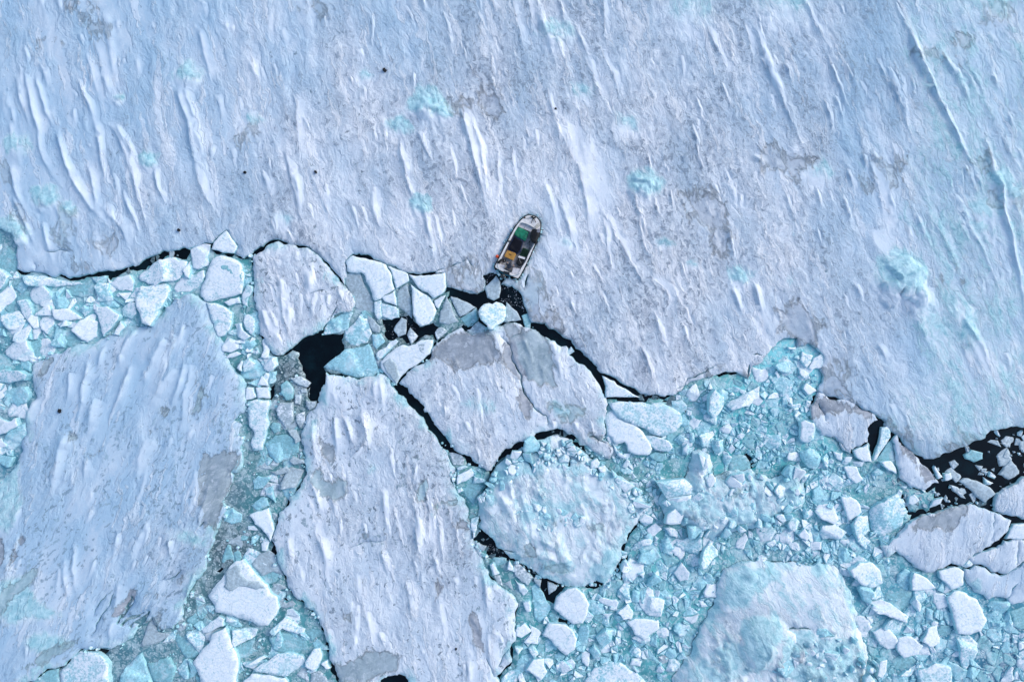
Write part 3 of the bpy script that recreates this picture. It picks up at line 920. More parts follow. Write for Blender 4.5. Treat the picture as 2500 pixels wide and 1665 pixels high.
BARE = [  # surface bare of snow: outline, 0 grey .. 1 teal
    ("O: 1660,470 1700,478 1780,480 1788,520 1784,560 1770,610 1735,600 1720,560 1690,540 1670,510", 0.0),
    ("O: 1850,372 1900,368 1970,380 1975,405 1940,425 1880,420 1852,400", 0.1),
    ("O: 1905,760 1960,750 1990,790 1985,850 1930,820 1905,800", 0.0),
    ("Q: 775,740 830,730 910,715 860,750 830,778 790,770", 0.5),
    ("Q: 960,660 1060,610 1095,690 1080,760 990,780 930,720", 0.05),
    ("P: 640,175 735,160 830,180 830,208 700,215 640,210", 0.3), ("P: 310,265 405,275 395,300 310,300", 0.2), ("P: 2090,60 2140,30 2240,40 2130,75", 0.3),
    ("P: 1640,960 1700,900 1760,880 1740,910", 0.4), ("P: 500,0 640,0 660,50 580,60", 0.1),
    ("A: 685,555 760,520 830,555 800,600 690,595", 0.2), ("A: 480,340 530,220 610,80 655,120 640,220 560,300 520,350", 0.9), ("A: 860,330 960,300 1050,330 1080,400 950,440 880,430", 0.15),
    ("A: 165,95 230,90 240,165", 0.3), ("P: 15,1130 60,1190 75,1250 25,1250", 0.4),
    ("D: 1520,440 1570,370 1650,430 1690,520 1690,600 1610,690 1490,660 1550,520", 0.45),
    ("E: 395,470 480,440 590,440 640,470 830,570 960,640 1050,700 1010,715 950,690 860,640 760,600 660,570 560,520 480,500", 0.0),
    ("E: 1560,1030 1780,890 1830,800 1990,800 1990,850 1850,905 1700,965", 0.0), ("E: 1080,770 1180,800 1250,870 1260,950", 0.1),
    ("C: 640,262 700,290 840,330 850,240 905,170 1000,250 1030,380 1062,440 1000,520 985,640 1000,700 925,690 850,500 700,350", 0.8),
    ("C: 1060,640 1120,650 1120,720 1060,700", 0.0), ("C: 130,330 150,280 190,225 175,260 240,240 250,330 300,300 330,240 370,260 480,265 500,330 490,400 425,434 330,412 225,388 160,372", 0.15), ("C: 380,110 470,180 470,260 400,230", 0.5), ("C: 760,150 820,190 870,330 760,330", 0.9),
    ("D: 440,545 620,485 800,505 840,540 640,560 480,590", 0.8),
    ("R: 1620,350 1750,360 1740,380 1650,400", 0.5), ("R: 1780,350 1880,350 1880,410 1800,410", 0.7), ("R: 1870,300 2030,250 2000,320", 0.2), ("R: 1340,1110 1440,1065 1480,1110 1490,1260 1400,1140", 0.4),
    ("R: 1225,1240 1290,1240 1280,1290", 0.3), ("R: 2040,1130 2090,1080 2110,1110 2080,1150", 0.8), ("R: 2120,60 2220,60 2240,130 2120,140", 0.8),
    ("S: 2110,255 2190,270 2120,275", 0.9), ("S: 2250,270 2320,240 2320,270", 0.9), ("S: 1820,750 1870,750 1860,790 1820,790", 0.3), ("S: 2260,200 2350,190 2350,205", 0.9),
    ("S: 100,340 130,240 340,230 320,420 300,560 180,520", 0.0),
]
ROUGHPTS = [(100, 60, 0.15, 160), (300, 90, 0.15, 150), (520, 90, 0.25, 150), (130, 420, 0.05, 200), (330, 300, 0.12, 120), (400, 480, 0.25, 120), (480, 380, 0.1, 100), (640, 420, 0.75, 130),
            (760, 520, 0.6, 130), (780, 250, 0.7, 150), (700, 120, 0.5, 100), (950, 150, 0.65, 160), (900, 420, 0.6, 100), (1100, 130, 0.6, 130), (1150, 400, 0.7, 110), (1290, 330, 0.6, 100),
            (1430, 430, 0.1, 90), (1400, 530, 0.2, 70), (1330, 640, 0.35, 90), (1450, 700, 0.85, 130), (1560, 800, 0.75, 100), (1650, 880, 0.7, 90), (1300, 150, 0.75, 150), (1550, 150, 0.9, 160),
            (1560, 330, 0.95, 150), (1750, 250, 0.95, 170), (1700, 420, 0.9, 130), (1850, 560, 0.95, 160), (1700, 650, 0.95, 130), (1950, 200, 0.9, 150), (2050, 430, 0.75, 130), (2000, 620, 0.8, 120),
            (2130, 620, 0.05, 60), (2150, 480, 0.4, 90), (2300, 250, 0.35, 140), (2420, 150, 0.3, 120), (2330, 420, 0.6, 110), (2430, 620, 0.5, 120), (2350, 680, 0.7, 100), (2000, 780, 0.6, 100),
            (2100, 850, 0.55, 100), (2250, 950, 0.45, 120), (2400, 930, 0.3, 110), (2350, 860, 0.1, 60), (1100, 590, 0.6, 70), (950, 600, 0.3, 70), (600, 560, 0.5, 80), (260, 600, 0.2, 100),
            (2050, 1000, 0.5, 80), (1800, 800, 0.6, 100), (2440, 330, 0.3, 100)]
GCRACK = [("D: 200,630 300,540 370,525 490,450 600,408", 0.10), ("C: 860,380 870,330 895,260", 0.14), ("D: 900,322 930,310 975,328", 0.10), ("D: 862,412 855,470 845,540", 0.16),
          ("A: 400,415 520,418 620,432", 0.05), ("C: 480,290 560,250 590,240", 0.10), ("C: 470,320 560,290", 0.12), ("C: 500,340 580,300", 0.1),
          ("A: 305,600 312,570 306,540", 0.10)]


BOATSLOT = ("Z: 205,1150 190,1190 225,1245 300,1290 330,1420 380,1450 470,1400 660,1450 715,1400 785,1270 895,1050 1025,745 1098,560 1120,440 1115,350 1085,280 1015,212 935,184 858,176 790,202 690,290 605,395 540,505 452,670 368,835 285,1000")


VIGNETTEPTS = [(100, 150, 1.0, 260), (350, 450, 0.65, 200), (60, 500, 0.95, 150), (500, 60, 0.9, 180), (700, 300, 0.4, 180), (1000, 60, 0.65, 150), (1000, 450, 0.1, 220), (1400, 500, 0.05, 300), (1400, 60, 0.5, 150), (1700, 700, 0.12, 200), (1800, 300, 0.45, 180), (1900, 60, 0.7, 160), (2100, 550, 0.45, 180),  # painted vignette: tint low mid-frame, high at corners and edges
           (2350, 150, 1.15, 240), (2450, 500, 1.15, 220), (2370, 800, 0.95, 180), (2150, 950, 0.5, 120)]


def ground_extra(s, V, zz, tl, sn, rg):
    # the stretch towards the sheet's right rim is poorer in snow: more glacier ice among the drifts
    n = fbm(V[:, 0] / 5, V[:, 1] / 5, 91, 4)
    tl[:] = np.maximum(tl, np.clip((V[:, 0] - 33) / 22, 0, 0.36) + n * 0.22 * (V[:, 0] > 20))


g = Ice("snow_ground", EDGE, z=0.42, wind=(0.30, 0.0022), step=0.27, seed=11, bare=BARE, ridges=RIDGES, lumps=LUMPS, cracks=GCRACK, holes=[BOATSLOT], roughpts=ROUGHPTS,
        vignettepts=VIGNETTEPTS, drifts=330, bareamt=0.42, soft=0.40, fine_box=(-56, -9, 56, 37), extra=ground_extra, amp=0.07, kind='structure')
SOLID.append(g.pg)
# ------------------------------------------------------------------ great floes
FLOE_L = ("A: 300,1440 420,1380 700,1275 940,1215 1060,1180 1140,1110 1240,1120 1360,1120 1460,1010 1580,850 1680,825 1790,832 1880,900 1905,1000 1945,1100 1990,1200 2020,1300 2055,1400 2110,1490 | "
          "F: 2150,125 2228,230 2222,400 2212,480 2120,550 2195,600 2160,650 2203,720 2200,840 2180,1000 2090,1010 2075,1180 2030,1330 1990,1480 1960,1568 | H: 1930,300 1905,360 1820,600 1650,900 1565,1085 1440,1112 1380,980 1330,1030 1210,1140 1150,1190 "
          "1040,1250 940,1262 750,1268 670,1328 440,1450 250,1568 | O: 20,1760 -420,1760 -420,1150 | F: -200,1150 20,1080 120,980 175,880 232,680 262,430 285,200")
lf = ice("ice_floe", "huge smooth wind-streaked snowy floe with a grey bare corner beside the slush lead", "ice floe", FLOE_L, z=0.5, wind=(-0.27, 0.0), step=0.36, seed=23, drifts=45, rim=0.62, edge_drop=0.16, rough=0.28, dots=1.0, amp=0.11, blue=0.95,  # high blue: edge-of-frame darkening painted into this floe's snow
         bare=[("F: 1835,965 1870,885 2050,832 2200,850 2180,1000 2100,1020 2080,1200 2020,1340 1960,1568 1830,1480 1870,1390 1815,1250 1835,1100", 0.35),
               ("H: 110,470 90,380 160,260 210,210 220,300 170,360 195,450", 0.1), ("H: 0,200 25,300 35,430 0,470 -60,400", 0.1), ("H: -120,1000 0,760 160,620 340,545 290,640 180,740 60,850 0,940", 0.9),
               ("H: 240,1440 330,1330 470,1230 620,1180 700,1200 560,1310 420,1380 280,1460", 0.95), ("H: 1020,960 1100,880 1150,790 1200,670 1210,760 1160,870 1100,960", 0.0),
               ("H: 1180,1180 1300,1030 1380,985 1430,1110 1330,1160", 0.3), ("F: 1460,430 1520,405 1530,470 1470,500", 0.5), ("F: 1760,370 1815,370 1820,450 1740,490", 0.8), ("F: 1790,220 1830,250 1880,340 1810,330", 0.8),
               ("F: 1350,630 1410,630 1380,690", 0.4), ("F: 820,870 910,795 890,830", 0.3), ("F: 640,660 700,680 690,720 650,710", 0.6), ("A: 370,1560 400,1440 470,1400 430,1500", 0.5), ("F: 980,40 1050,30 1020,80", 0.7),
               ("H: 1450,880 1480,830 1440,1000 1430,960", 0.4), ("H: 1590,670 1640,630 1645,700", 0.4), ("H: 1440,790 1500,750 1620,770 1540,790", 0.3)],
         teal=[("H: 1530,200 1700,180 1850,250 1900,350 1800,330 1560,250", 0.7), ("H: 0,640 200,600 330,560 250,700 420,880 560,960 300,1000 60,1050 -80,900", 0.75), ("H: 180,1200 360,1100 620,1150 640,1230 400,1350", 0.7),
               ("O: -40,1180 40,1140 60,1230 20,1300 -40,1290", 0.6)],
         ridges=[("F: 640,100 632,250 610,400", 13, 0.3), ("F: 800,0 760,200 740,420 700,640", 12, 0.34), ("F: 1190,30 1150,180 1060,380 990,560", 14, 0.36), ("F: 870,330 820,560 780,700", 22, 0.34, 0.5),
                 ("F: 1600,60 1480,200 1340,420", 26, 0.34, 0.6), ("F: 1690,20 1640,200 1560,460", 12, 0.3), ("F: 610,640 560,760 500,1000 470,1250", 20, 0.4, 0.5), ("F: 300,300 260,420 230,640", 13, 0.3),
                 ("F: 1320,90 1320,200", 10, 0.28), ("F: 1340,690 1270,900 1240,1100", 26, 0.24, 0.6), ("F: 770,900 760,1100", 16, 0.2), ("F: 180,1330 100,1568", 13, 0.22), ("H: 590,440 560,560 640,820", 13, 0.24),
                 ("H: 1360,60 1240,300 1180,520", 12, 0.26), ("H: 1780,560 1680,860 1570,1060", 13, 0.35), ("H: 680,300 660,560 700,800", 9, 0.2), ("H: 870,440 800,640", 9, 0.2), ("H: 1540,260 1550,430", 12, 0.3),
                 ("A: 1500,1200 1400,1400 1330,1560", 20, 0.34, 0.6), ("A: 1600,1180 1540,1400", 14, 0.3), ("A: 1240,1130 1130,1300 1040,1420", 12, 0.3), ("H: 1020,1010 980,1120 1010,1200", 13, 0.2), ("A: 950,1280 900,1400 880,1500", 8, 0.24)],
         cracks=[("H: 1060,1040 1120,960 1160,880", 0.3), ("H: 1095,1060 1150,1000 1240,980 1300,940", 0.34), ("H: 1170,1085 1240,1030 1330,960 1350,925", 0.4), ("H: 1130,900 1180,830 1190,790", 0.3), ("H: 1240,1080 1300,1010 1345,960", 0.3), ("H: 1110,990 1200,860 1195,800", 0.14), ("H: 960,780 880,880 850,950", 0.12),
                 ("H: 1500,640 1600,600 1640,560", 0.1), ("H: 1810,155 1850,110", 0.1), ("H: 830,1140 870,1040 920,960 1030,760", 0.09)],
         roughpts=[(300, 1130, 0.3, 120), (180, 1170, 0.35, 80), (330, 1200, 0.3, 90), (220, 1260, 0.3, 80), (100, 980, 0.05, 100), (420, 930, 0.1, 90), (480, 1080, 0.2, 60), (400, 1290, 0.6, 70), (200, 1400, 0.1, 120), (330, 1440, 0.25, 60), (430, 1350, 0.6, 60), (60, 1500, 0.1, 100)])

FLOE_C = ("B: 430,295 520,240 600,172 660,152 750,177 840,212 960,227 1040,292 1100,352 1150,422 1220,512 1270,560 1310,620 1355,740 1340,775 1240,790 1130,870 1060,950 970,1000 900,1015 840,1060 780,1120 700,1180 640,1182 570,1090 500,1000 480,900 480,780 440,650 445,500 430,400")
cf = ice("ice_floe", "pale snow-speckled floe below the thin curved crack, notched at its foot by the black pool", "ice floe", FLOE_C, z=0.45, wind=(0.22, 0.0), step=0.3, seed=31, drifts=18, rim=0.5, dots=0.95, rough=0.45,
         ridges=[("B: 930,400 960,500 990,640", 12, 0.3), ("B: 520,760 560,900 620,1050", 14, 0.3), ("B: 640,300 680,420", 12, 0.2), ("B: 1120,620 1120,740", 10, 0.24), ("B: 1210,580 1260,700", 10, 0.22), ("B: 760,700 800,900", 12, 0.16), ("B: 640,980 650,1130", 12, 0.22),
                 ("B: 840,220 830,320", 12, 0.18), ("B: 1000,620 980,800", 12, 0.2)],
         bare=[("B: 640,720 690,720 680,750", 0.6), ("B: 1230,520 1275,530 1270,555", 0.2)], cracks=[("B: 1195,750 1165,800 1140,860", 0.10), ("B: 960,620 1040,595 1090,590", 0.05)])

FLOE_B = ("G: 1100,40 1180,70 1350,92 1480,72 1620,57 1680,110 1720,180 1780,250 1900,380 2030,562 2140,702 2205,770 2230,860 2260,970 2280,1080 | K: 365,760 400,880 420,925 500,1020 530,1120 520,1180 560,1330 600,1420 640,1530 | "
          "J: 590,290 650,430 720,570 820,700 960,808 972,850 955,1000 955,1100 925,1230 922,1390 870,1440 790,1530 800,1700 | O: 1200,1800 1000,1800 | I: 2230,1568 2200,1520 2140,1500 2060,1520 1990,1545 1950,1600 | O: 920,1800 840,1800 | I: 1600,1590 1560,1440 1500,1300 1482,1200 1450,1080 1400,980 1280,870 1180,780 1120,690 1080,560 1030,390 985,282 | "
          "G: 610,1560 630,1490 660,1370 720,1280 760,1180 870,1062 930,950 910,820 880,680 900,540 930,430 1010,350 1060,180")
bf = ice("ice_floe", "largest long white floe below the black pool, grey bare ice at its foot", "ice floe", FLOE_B, z=0.5, wind=(0.16, 0.0), step=0.33, seed=37, drifts=52, rim=0.6, edge_drop=0.14, dots=0.85, amp=0.11, blue=0.22, rough=0.4,
         ridges=[("G: 1180,430 1190,560 1215,790", 13, 0.36), ("G: 1260,440 1320,560 1380,740", 11, 0.32), ("G: 1410,400 1450,480 1480,640 1530,780", 14, 0.4, 0.5), ("G: 1540,100 1560,300", 18, 0.2), ("G: 1440,680 1380,780 1320,820", 10, 0.2),
                 ("G: 980,480 1000,700 1010,880", 15, 0.36, 0.6), ("G: 1110,70 1140,200 1100,330", 20, 0.3, 0.7), ("G: 950,960 1000,1100 1090,1340", 14, 0.3), ("G: 1640,1060 1640,1300 1660,1500", 11, 0.28), ("G: 1930,850 1900,960 1900,1080", 10, 0.26),
                 ("I: 1430,250 1470,400 1510,560", 11, 0.3), ("I: 1150,350 1170,500", 8, 0.2), ("I: 1740,340 1790,430", 12, 0.24), ("I: 1980,360 2050,580", 10, 0.26), ("I: 2200,640 2280,900", 18, 0.26), ("I: 1490,1060 1540,1300", 14, 0.24),
                 ("I: 1960,1100 2010,1250", 12, 0.2), ("J: 660,560 700,800 740,960", 14, 0.34), ("J: 40,60 70,300 140,480", 13, 0.3), ("J: 220,430 290,600", 12, 0.26), ("J: 400,600 450,720", 12, 0.22), ("J: 0,820 40,1000", 15, 0.26), ("J: 770,1080 780,1200", 12, 0.2),
                 ("K: 30,960 80,1200 180,1450", 14, 0.34), ("J: 560,960 640,1150", 16, 0.2)],
         bare=[("I: 1565,1420 1700,1375 1800,1335 1900,1262 1960,1300 2140,1330 2130,1430 2000,1500 1800,1568 1590,1560", 0.45), ("G: 1000,1012 1170,1032 1280,1050 1272,1120 1180,1200 1050,1172", 0.6), ("G: 1010,960 1030,900 1060,990 1070,1030 1010,1020", 0.7),
               ("K: 70,1010 100,870 160,850 130,940 110,1000", 0.9), ("K: 210,1150 250,1060 290,1015 430,1020 430,1040 300,1040 260,1100", 0.95), ("I: 1790,215 1850,215 1830,250", 0.4), ("I: 1800,640 1840,650 1810,680", 0.3), ("I: 1660,970 1720,930 1700,1000", 0.3),
               ("G: 1985,800 2030,800 2020,830", 0.0), ("G: 1040,640 1190,720 1190,820 1050,810", 0.25), ("J: 230,660 260,600 330,700 250,820", 0.0), ("J: 560,940 640,1060 670,1290 600,1200", 0.0), ("K: 430,1250 490,1190 530,1200 550,1290", 0.1)],
         teal=[("K: 190,1150 330,1010 500,1020 530,1110 450,1060 300,1060", 0.7), ("G: 900,620 940,440 1030,420 1040,560 960,720", 0.55), ("G: 1480,920 1540,850 1580,900 1500,960", 0.6), ("G: 1360,90 1500,80 1450,160 1370,150", 0.6), ("J: 560,480 640,440 720,570 640,600", 0.5)],
         cracks=[("J: 810,1430 850,1340 915,1265", 0.09), ("I: 1700,345 1800,305 1900,290 2000,290", 0.05), ("J: 700,1360 740,1440 770,1520", 0.06)],
         roughpts=[(860, 1120, 0.15, 90), (780, 1350, 0.35, 120), (960, 1180, 0.75, 90), (880, 1380, 0.6, 90), (1000, 1020, 0.4, 90), (700, 1250, 0.05, 60), (1060, 1450, 0.3, 100), (1020, 1330, 0.7, 80), (900, 1500, 0.45, 90), (1200, 1480, 0.1, 70), (780, 1000, 0.1, 60)])

FLOE_T = ("B: 1772,1440 1840,1342 1920,1282 2062,1202 2092,1110 2112,1052 | C: 62,888 150,828 280,750 340,792 380,818 500,772 620,732 700,702 850,750 960,767 1080,852 1240,922 1290,1012 1410,1092 1490,1202 1560,1302 1600,1392 | "
          "K: 1800,200 1770,290 1788,400 1752,465 1830,505 1858,570 1830,640 1740,600 1650,535 1520,440 1400,365 1280,370 1130,425 1080,478 970,485 930,535 830,585 780,655 740,738 715,745 640,690 500,590 370,500 330,430 200,262 100,130 0,40 | G: 1850,170")
tf = ice("ice_floe", "broad triangular floe between two black leads, large grey bare patches along its upper rim", "ice floe", FLOE_T, z=0.45, wind=(0.26, 0.0), step=0.3, seed=41, drifts=30, rim=0.45, dots=0.6, rough=0.5,
         bare=[("C: 60,900 150,845 280,765 380,825 560,770 600,850 640,1000 620,1040 530,1065 420,1060 420,1100 300,1140 240,1125 230,1070 100,1035 20,1025", 0.1),
               ("C: 740,830 850,765 950,780 1060,860 1120,980 1140,1040 1125,1150 1132,1262 1000,1250 940,1210 850,1250 800,1150 760,1050 740,950", 0.5),
               ("K: 990,70 1010,20 1045,0 1130,130 1080,235 1010,165", 0.0), ("C: 620,740 720,705 830,745 820,800 740,830 700,760", 0.25), ("C: 670,900 740,920 750,1050 830,1180 760,1140 690,1040", 0.05),
               ("K: 1270,130 1420,150 1600,190 1580,215 1400,170 1290,165", 0.85), ("K: 1370,230 1500,220 1480,290 1390,290", 0.8), ("K: 1640,430 1840,430 1900,490 1830,490 1720,460", 0.6)],
         teal=[("K: 1250,90 1620,170 1580,260 1380,300 1290,200", 0.6), ("K: 460,150 560,60 760,100 760,220 640,230", 0.55), ("K: 380,470 480,470 540,560 480,590", 0.5)],
         ridges=[("C: 600,790 640,900 660,1010", 14, 0.2, 0.8), ("K: 500,290 560,400", 10, 0.22), ("K: 620,80 620,260", 9, 0.24), ("K: 1300,280 1330,400", 9, 0.22), ("K: 600,520 640,660", 12, 0.2), ("K: 310,140 320,260", 10, 0.22), ("C: 1090,850 1150,960 1180,1100", 14, 0.2), ("K: 1500,290 1540,400", 10, 0.2)],
         cracks=[("C: 645,830 690,870 725,905 750,980 748,1050 790,1120 830,1180 840,1280 900,1400 960,1490 1040,1548 | K: 1240,235 1262,330", 0.11), ("C: 742,838 800,808 828,790 838,748", 0.12), ("K: 1640,432 1690,438 1720,465 1790,490", 0.10)],
         roughpts=[(1100, 930, 0.2, 60), (1160, 1000, 0.6, 90), (1330, 1040, 0.6, 90), (1420, 940, 0.5, 70), (1250, 960, 0.6, 70), (1080, 1000, 0.5, 80)])

# round rubble-rimmed floe
def scatter(pg, n, seed, band=None):
    rs = np.random.RandomState(seed); A = np.array(pg)
    P = rs.uniform(A.min(0), A.max(0), (n * 4, 2)); P = P[inside(P, pg)]
    if band: d = seg_dist(P, pg)[0]; P = P[(d > band[0]) & (d < band[1])]
    return P[:n], rs


RIM_R = None


def dome_r(V, de):
    P, rs = scatter(poly(FLOE_R, 0.42), 130, 5, (0.7, 3.2))
    bk = blocks(V[:, 0], V[:, 1], P, rs.uniform(0.4, 1.15, len(P)), 6)
    P2, rs = scatter(poly(FLOE_R, 0.42), 150, 8, (2.0, 9))
    bk2 = blocks(V[:, 0], V[:, 1], P2, rs.uniform(0.25, 0.6, len(P2)), 9)
    return 0.45 * np.clip(de / 3, 0, 1) + 0.2 * bk + 0.05 * bk2

FLOE_R = ("K: 738,795 790,695 850,645 930,595 1000,555 1080,505 1150,475 1290,435 1350,422 1480,492 1620,582 1700,652 1800,722 1900,792 2010,852 2090,922 2140,1012 2150,1100 2100,1162 2050,1250 1985,1330 | J: 1930,350 1900,500 1860,600 1780,668 1600,700 1450,700 1400,682 1250,622 1150,562 1050,500 920,440 865,382 760,262 640,160 640,80 | K: 640,1100 640,1000 700,900 712,830")
rf = ice("ice_floe", "round turquoise and white floe with a cracked rubble rim under the arched lead", "ice floe", FLOE_R, z=0.42, wind=(0.35, 0.0), step=0.17, seed=43, drifts=14, rim=0.8, edge_drop=0.2, blue=0.0, rough=0.05, tealbase=0.40, dome=dome_r, relief=0.45,
         teal=[("K: 700,870 800,690 1000,590 1200,650 1350,620 1500,660 1700,700 1900,800 2100,930 2140,1060 2060,1180 2000,1050 1900,900 1700,780 1480,780 1250,740 1050,800 900,860 800,900 700,960", 0.72),
               ("K: 980,1060 1100,960 1300,990 1500,980 1560,1080 1400,1160 1300,1290 1100,1250 960,1190", 0.62), ("J: 1210,500 1290,450 1400,460 1500,550 1360,575 1250,555", 0.95), ("J: 1700,450 1740,340 1860,340 1920,450 1880,600 1760,660 1600,560", 0.8),
               ("J: 1150,560 1300,590 1500,640 1700,640 1600,700 1400,680 1200,610", 0.6)],
         bare=[("J: 1215,505 1290,455 1400,470 1480,545 1360,570", 1.0), ("J: 1030,308 1110,310 1140,350 1130,390 1070,360", 0.8), ("K: 1300,1200 1370,1190 1330,1320 1300,1270", 0.9), ("K: 1690,1270 1760,1210 1770,1320", 0.9), ("K: 1620,1240 1660,1240 1640,1320", 0.8)],
         ridges=[("J: 1180,240 1330,340 1480,470", 16, 0.4), ("J: 1300,240 1420,340", 14, 0.3), ("J: 1080,400 1300,420 1560,540", 12, 0.35), ("K: 1140,880 1250,1030", 7, 0.4), ("K: 840,960 900,1080 960,1160", 16, 0.35), ("K: 700,1080 780,1150", 20, 0.3, 0.8)],
         cracks=[("K: 1005,570 1060,620 1095,680 1115,730", 0.14), ("K: 1085,612 1150,570 1210,610", 0.07), ("K: 1460,625 1455,690 1430,720", 0.16), ("K: 1330,580 1350,640", 0.07), ("K: 1550,600 1575,640", 0.07), ("J: 860,370 900,378 955,385", 0.14)])


# domed berg floe
def dome_m(V, de):
    q = np.array(W((1862, 1560), 0.5))
    d = np.sqrt(((V - q) ** 2).sum(1)) / 2.6
    low = np.clip(0.5 + fbm(V[:, 0] / 4, V[:, 1] / 4, 84, 3), 0, 1)
    yy = np.clip((W((0, 1475))[1] - V[:, 1]) / 3, 0, 1)
    P, rs = scatter(poly(FLOE_M, 0.42), 190, 15)
    bk = blocks(V[:, 0], V[:, 1], P, rs.uniform(0.25, 0.7, len(P)), 16)
    return 0.9 * np.clip(de / 3.5, 0, 1) ** 0.7 + 1.0 * np.clip(1 - d, 0, 1) ** 0.6 + 0.28 * bk * yy * np.clip(de / 1.5, 0, 1) * np.clip(d, 0.3, 1) + low * 0.12


FLOE_M = ("M: 740,392 870,332 1000,302 1200,317 1500,322 1700,320 1850,360 1940,430 1990,530 2050,620 2080,760 2100,900 2130,1020 2180,1150 2230,1300 2200,1480 | O: 2120,1780 1640,1780 | M: 205,1520 300,1380 390,1260 430,1120 480,990 560,870 622,760 650,600 680,480")
mf = ice("iceberg_floe", "big domed turquoise berg floe with a smooth snow field, below the long straight seam", "ice floe", FLOE_M, z=0.42, wind=(0.5, 0.0), step=0.19, seed=47, rim=0.85, edge_drop=0.22, rough=0.05, tealbase=0.34, blue=0.0, dome=dome_m, relief=0.4,
         teal=[("M: 740,400 870,340 1500,330 1240,480 1130,560 1000,640 960,760 880,780 660,760 690,480", 0.75), ("M: 860,880 950,830 1080,830 1230,830 1260,950 1230,1060 1150,1100 1130,1200 1040,1370 960,1270 900,1150 870,1000", 1.0),
               ("M: 900,1100 700,1050 560,1200 300,1400 210,1520 420,1568 900,1500 1040,1400", 0.62), ("M: 1350,1000 1600,970 1650,1100 1400,1250 1250,1300 1280,1120", 0.9), ("M: 1640,1000 1900,1080 2100,1000 2220,1300 2150,1560 1400,1568 1300,1350 1500,1300", 0.66),
               ("M: 1980,520 2060,640 2100,900 2060,1000 1960,780 1900,600", 0.6)],
         ridges=[("M: 1120,1080 1160,1120 1060,1370", 9, 0.22), ("M: 920,440 1060,380", 20, 0.3, 0.8), ("M: 680,800 860,790", 20, 0.3, 0.8)],
         cracks=[("M: 1352,1005 1380,975 1520,963 1590,978", 0.12)],
         roughpts=[(2000, 1440, 0.05, 80), (1900, 1390, 0.1, 60), (1800, 1560, 0.2, 90), (2000, 1600, 0.3, 90)])


def dome_l(V, de):
    P, rs = scatter(poly(FLOE_U, 0.4), 170, 25)
    bk = blocks(V[:, 0], V[:, 1], P, rs.uniform(0.35, 1.5, len(P)), 26, 5)
    P2, rs = scatter(poly(FLOE_U, 0.4), 200, 27)
    bk2 = blocks(V[:, 0], V[:, 1], P2, rs.uniform(0.2, 0.5, len(P2)), 28)
    return (0.15 + 0.38 * bk + 0.10 * bk2 + 0.15 * fbm(V[:, 0] / 2.5, V[:, 1] / 2.5, 29, 3)) * np.clip(de / 1.2, 0, 1)


FLOE_U = ("L: 640,745 800,710 850,600 880,500 900,385 960,365 1060,420 1095,520 1100,620 1220,570 1290,552 1440,545 1480,602 1620,642 1700,602 1790,562 1880,482 1920,620 1940,740 1930,830 1850,920 1720,1000 1640,1040 1400,1100 1250,1130 1100,1190 980,1150 800,1060 680,1000 620,900 600,800")
lb = ice("rubble_floe", "jumbled turquoise rubble floe topped with white snow, in the middle of the broken field", "ice floe", FLOE_U, z=0.4, wind=(0.3, 0.0), step=0.16, seed=53, rim=0.9, edge_drop=0.22, blue=0.0, rough=0.05, tealbase=0.5, dome=dome_l, relief=0.5,
         teal=[("L: 900,385 1060,425 1095,560 1000,650 880,600", 0.42), ("L: 640,760 900,700 1060,700 1050,850 900,900 800,1040 640,960", 0.55), ("L: 1220,900 1320,870 1480,900 1500,960 1400,1040 1220,1010", 0.95), ("L: 1650,620 1880,500 1940,740 1850,900 1640,960 1660,740", 0.8),
               ("L: 1140,740 1220,720 1320,740 1260,800 1200,790", 0.9), ("L: 900,1060 1300,1040 1640,960 1640,1040 1400,1100 1100,1190", 0.6)],
         bare=[("L: 1225,740 1310,730 1280,790 1225,790", 1.0), ("L: 860,960 910,950 930,1000 870,1000", 0.9), ("L: 1140,590 1220,560 1210,640 1150,640", 0.9)])

FLOE_N = ("N: 728,302 760,262 900,200 1100,130 1250,105 1380,145 1500,190 1590,240 1520,370 1500,385 1420,450 1290,510 1230,560 1178,612 980,640 890,670 830,640 740,560 640,490 560,540 520,455 600,410 690,340")
nf1 = ice("ice_floe", "long white slab at the right with a dark grey wet strip along its upper edge", "ice floe", FLOE_N, z=0.45, wind=(-0.1, 0.0), step=0.3, seed=59, rough=0.3, blue=0.3, relief=0.5,
          bare=[("N: 728,302 760,262 900,200 1100,130 1225,108 1195,190 1150,215 1150,275 1060,300 950,305 860,315 780,345", 0.2)], teal=[("N: 540,460 640,500 640,540 560,540", 0.6)],
          cracks=[("N: 620,480 700,540 760,590 830,640", 0.10), ("N: 1450,180 1455,240 1440,290", 0.05), ("N: 1430,400 1450,330", 0.04)])
nf2 = ice("ice_floe", "white slab at the right edge above the narrow teal lead, beside the open black water", "ice floe", "E: 2078,1505 2112,1400 2200,1350 2300,1292 2352,1240 | O: 2640,1120 2640,1300 | N: 1686,228 1620,205 1560,190 1500,170 1448,150", z=0.45, wind=(-0.1, 0), step=0.32, seed=61, rough=0.3, blue=0.35, relief=0.5)
nf3 = ice("ice_floe", "cracked white slab tucked under the dark curved crack near the right edge", "ice floe", "N: 1245,548 1300,524 1340,502 1400,490 1480,472 1535,412 1610,408 1686,404 | O: 2600,1320 2600,1370 | N: 1686,575 1600,640 1530,678 1430,656 1380,620 1290,600", z=0.42, wind=(-0.1, 0), step=0.3, seed=67, rough=0.35, blue=0.35, relief=0.5,
          cracks=[("N: 1655,410 1640,500 1635,600", 0.06)])
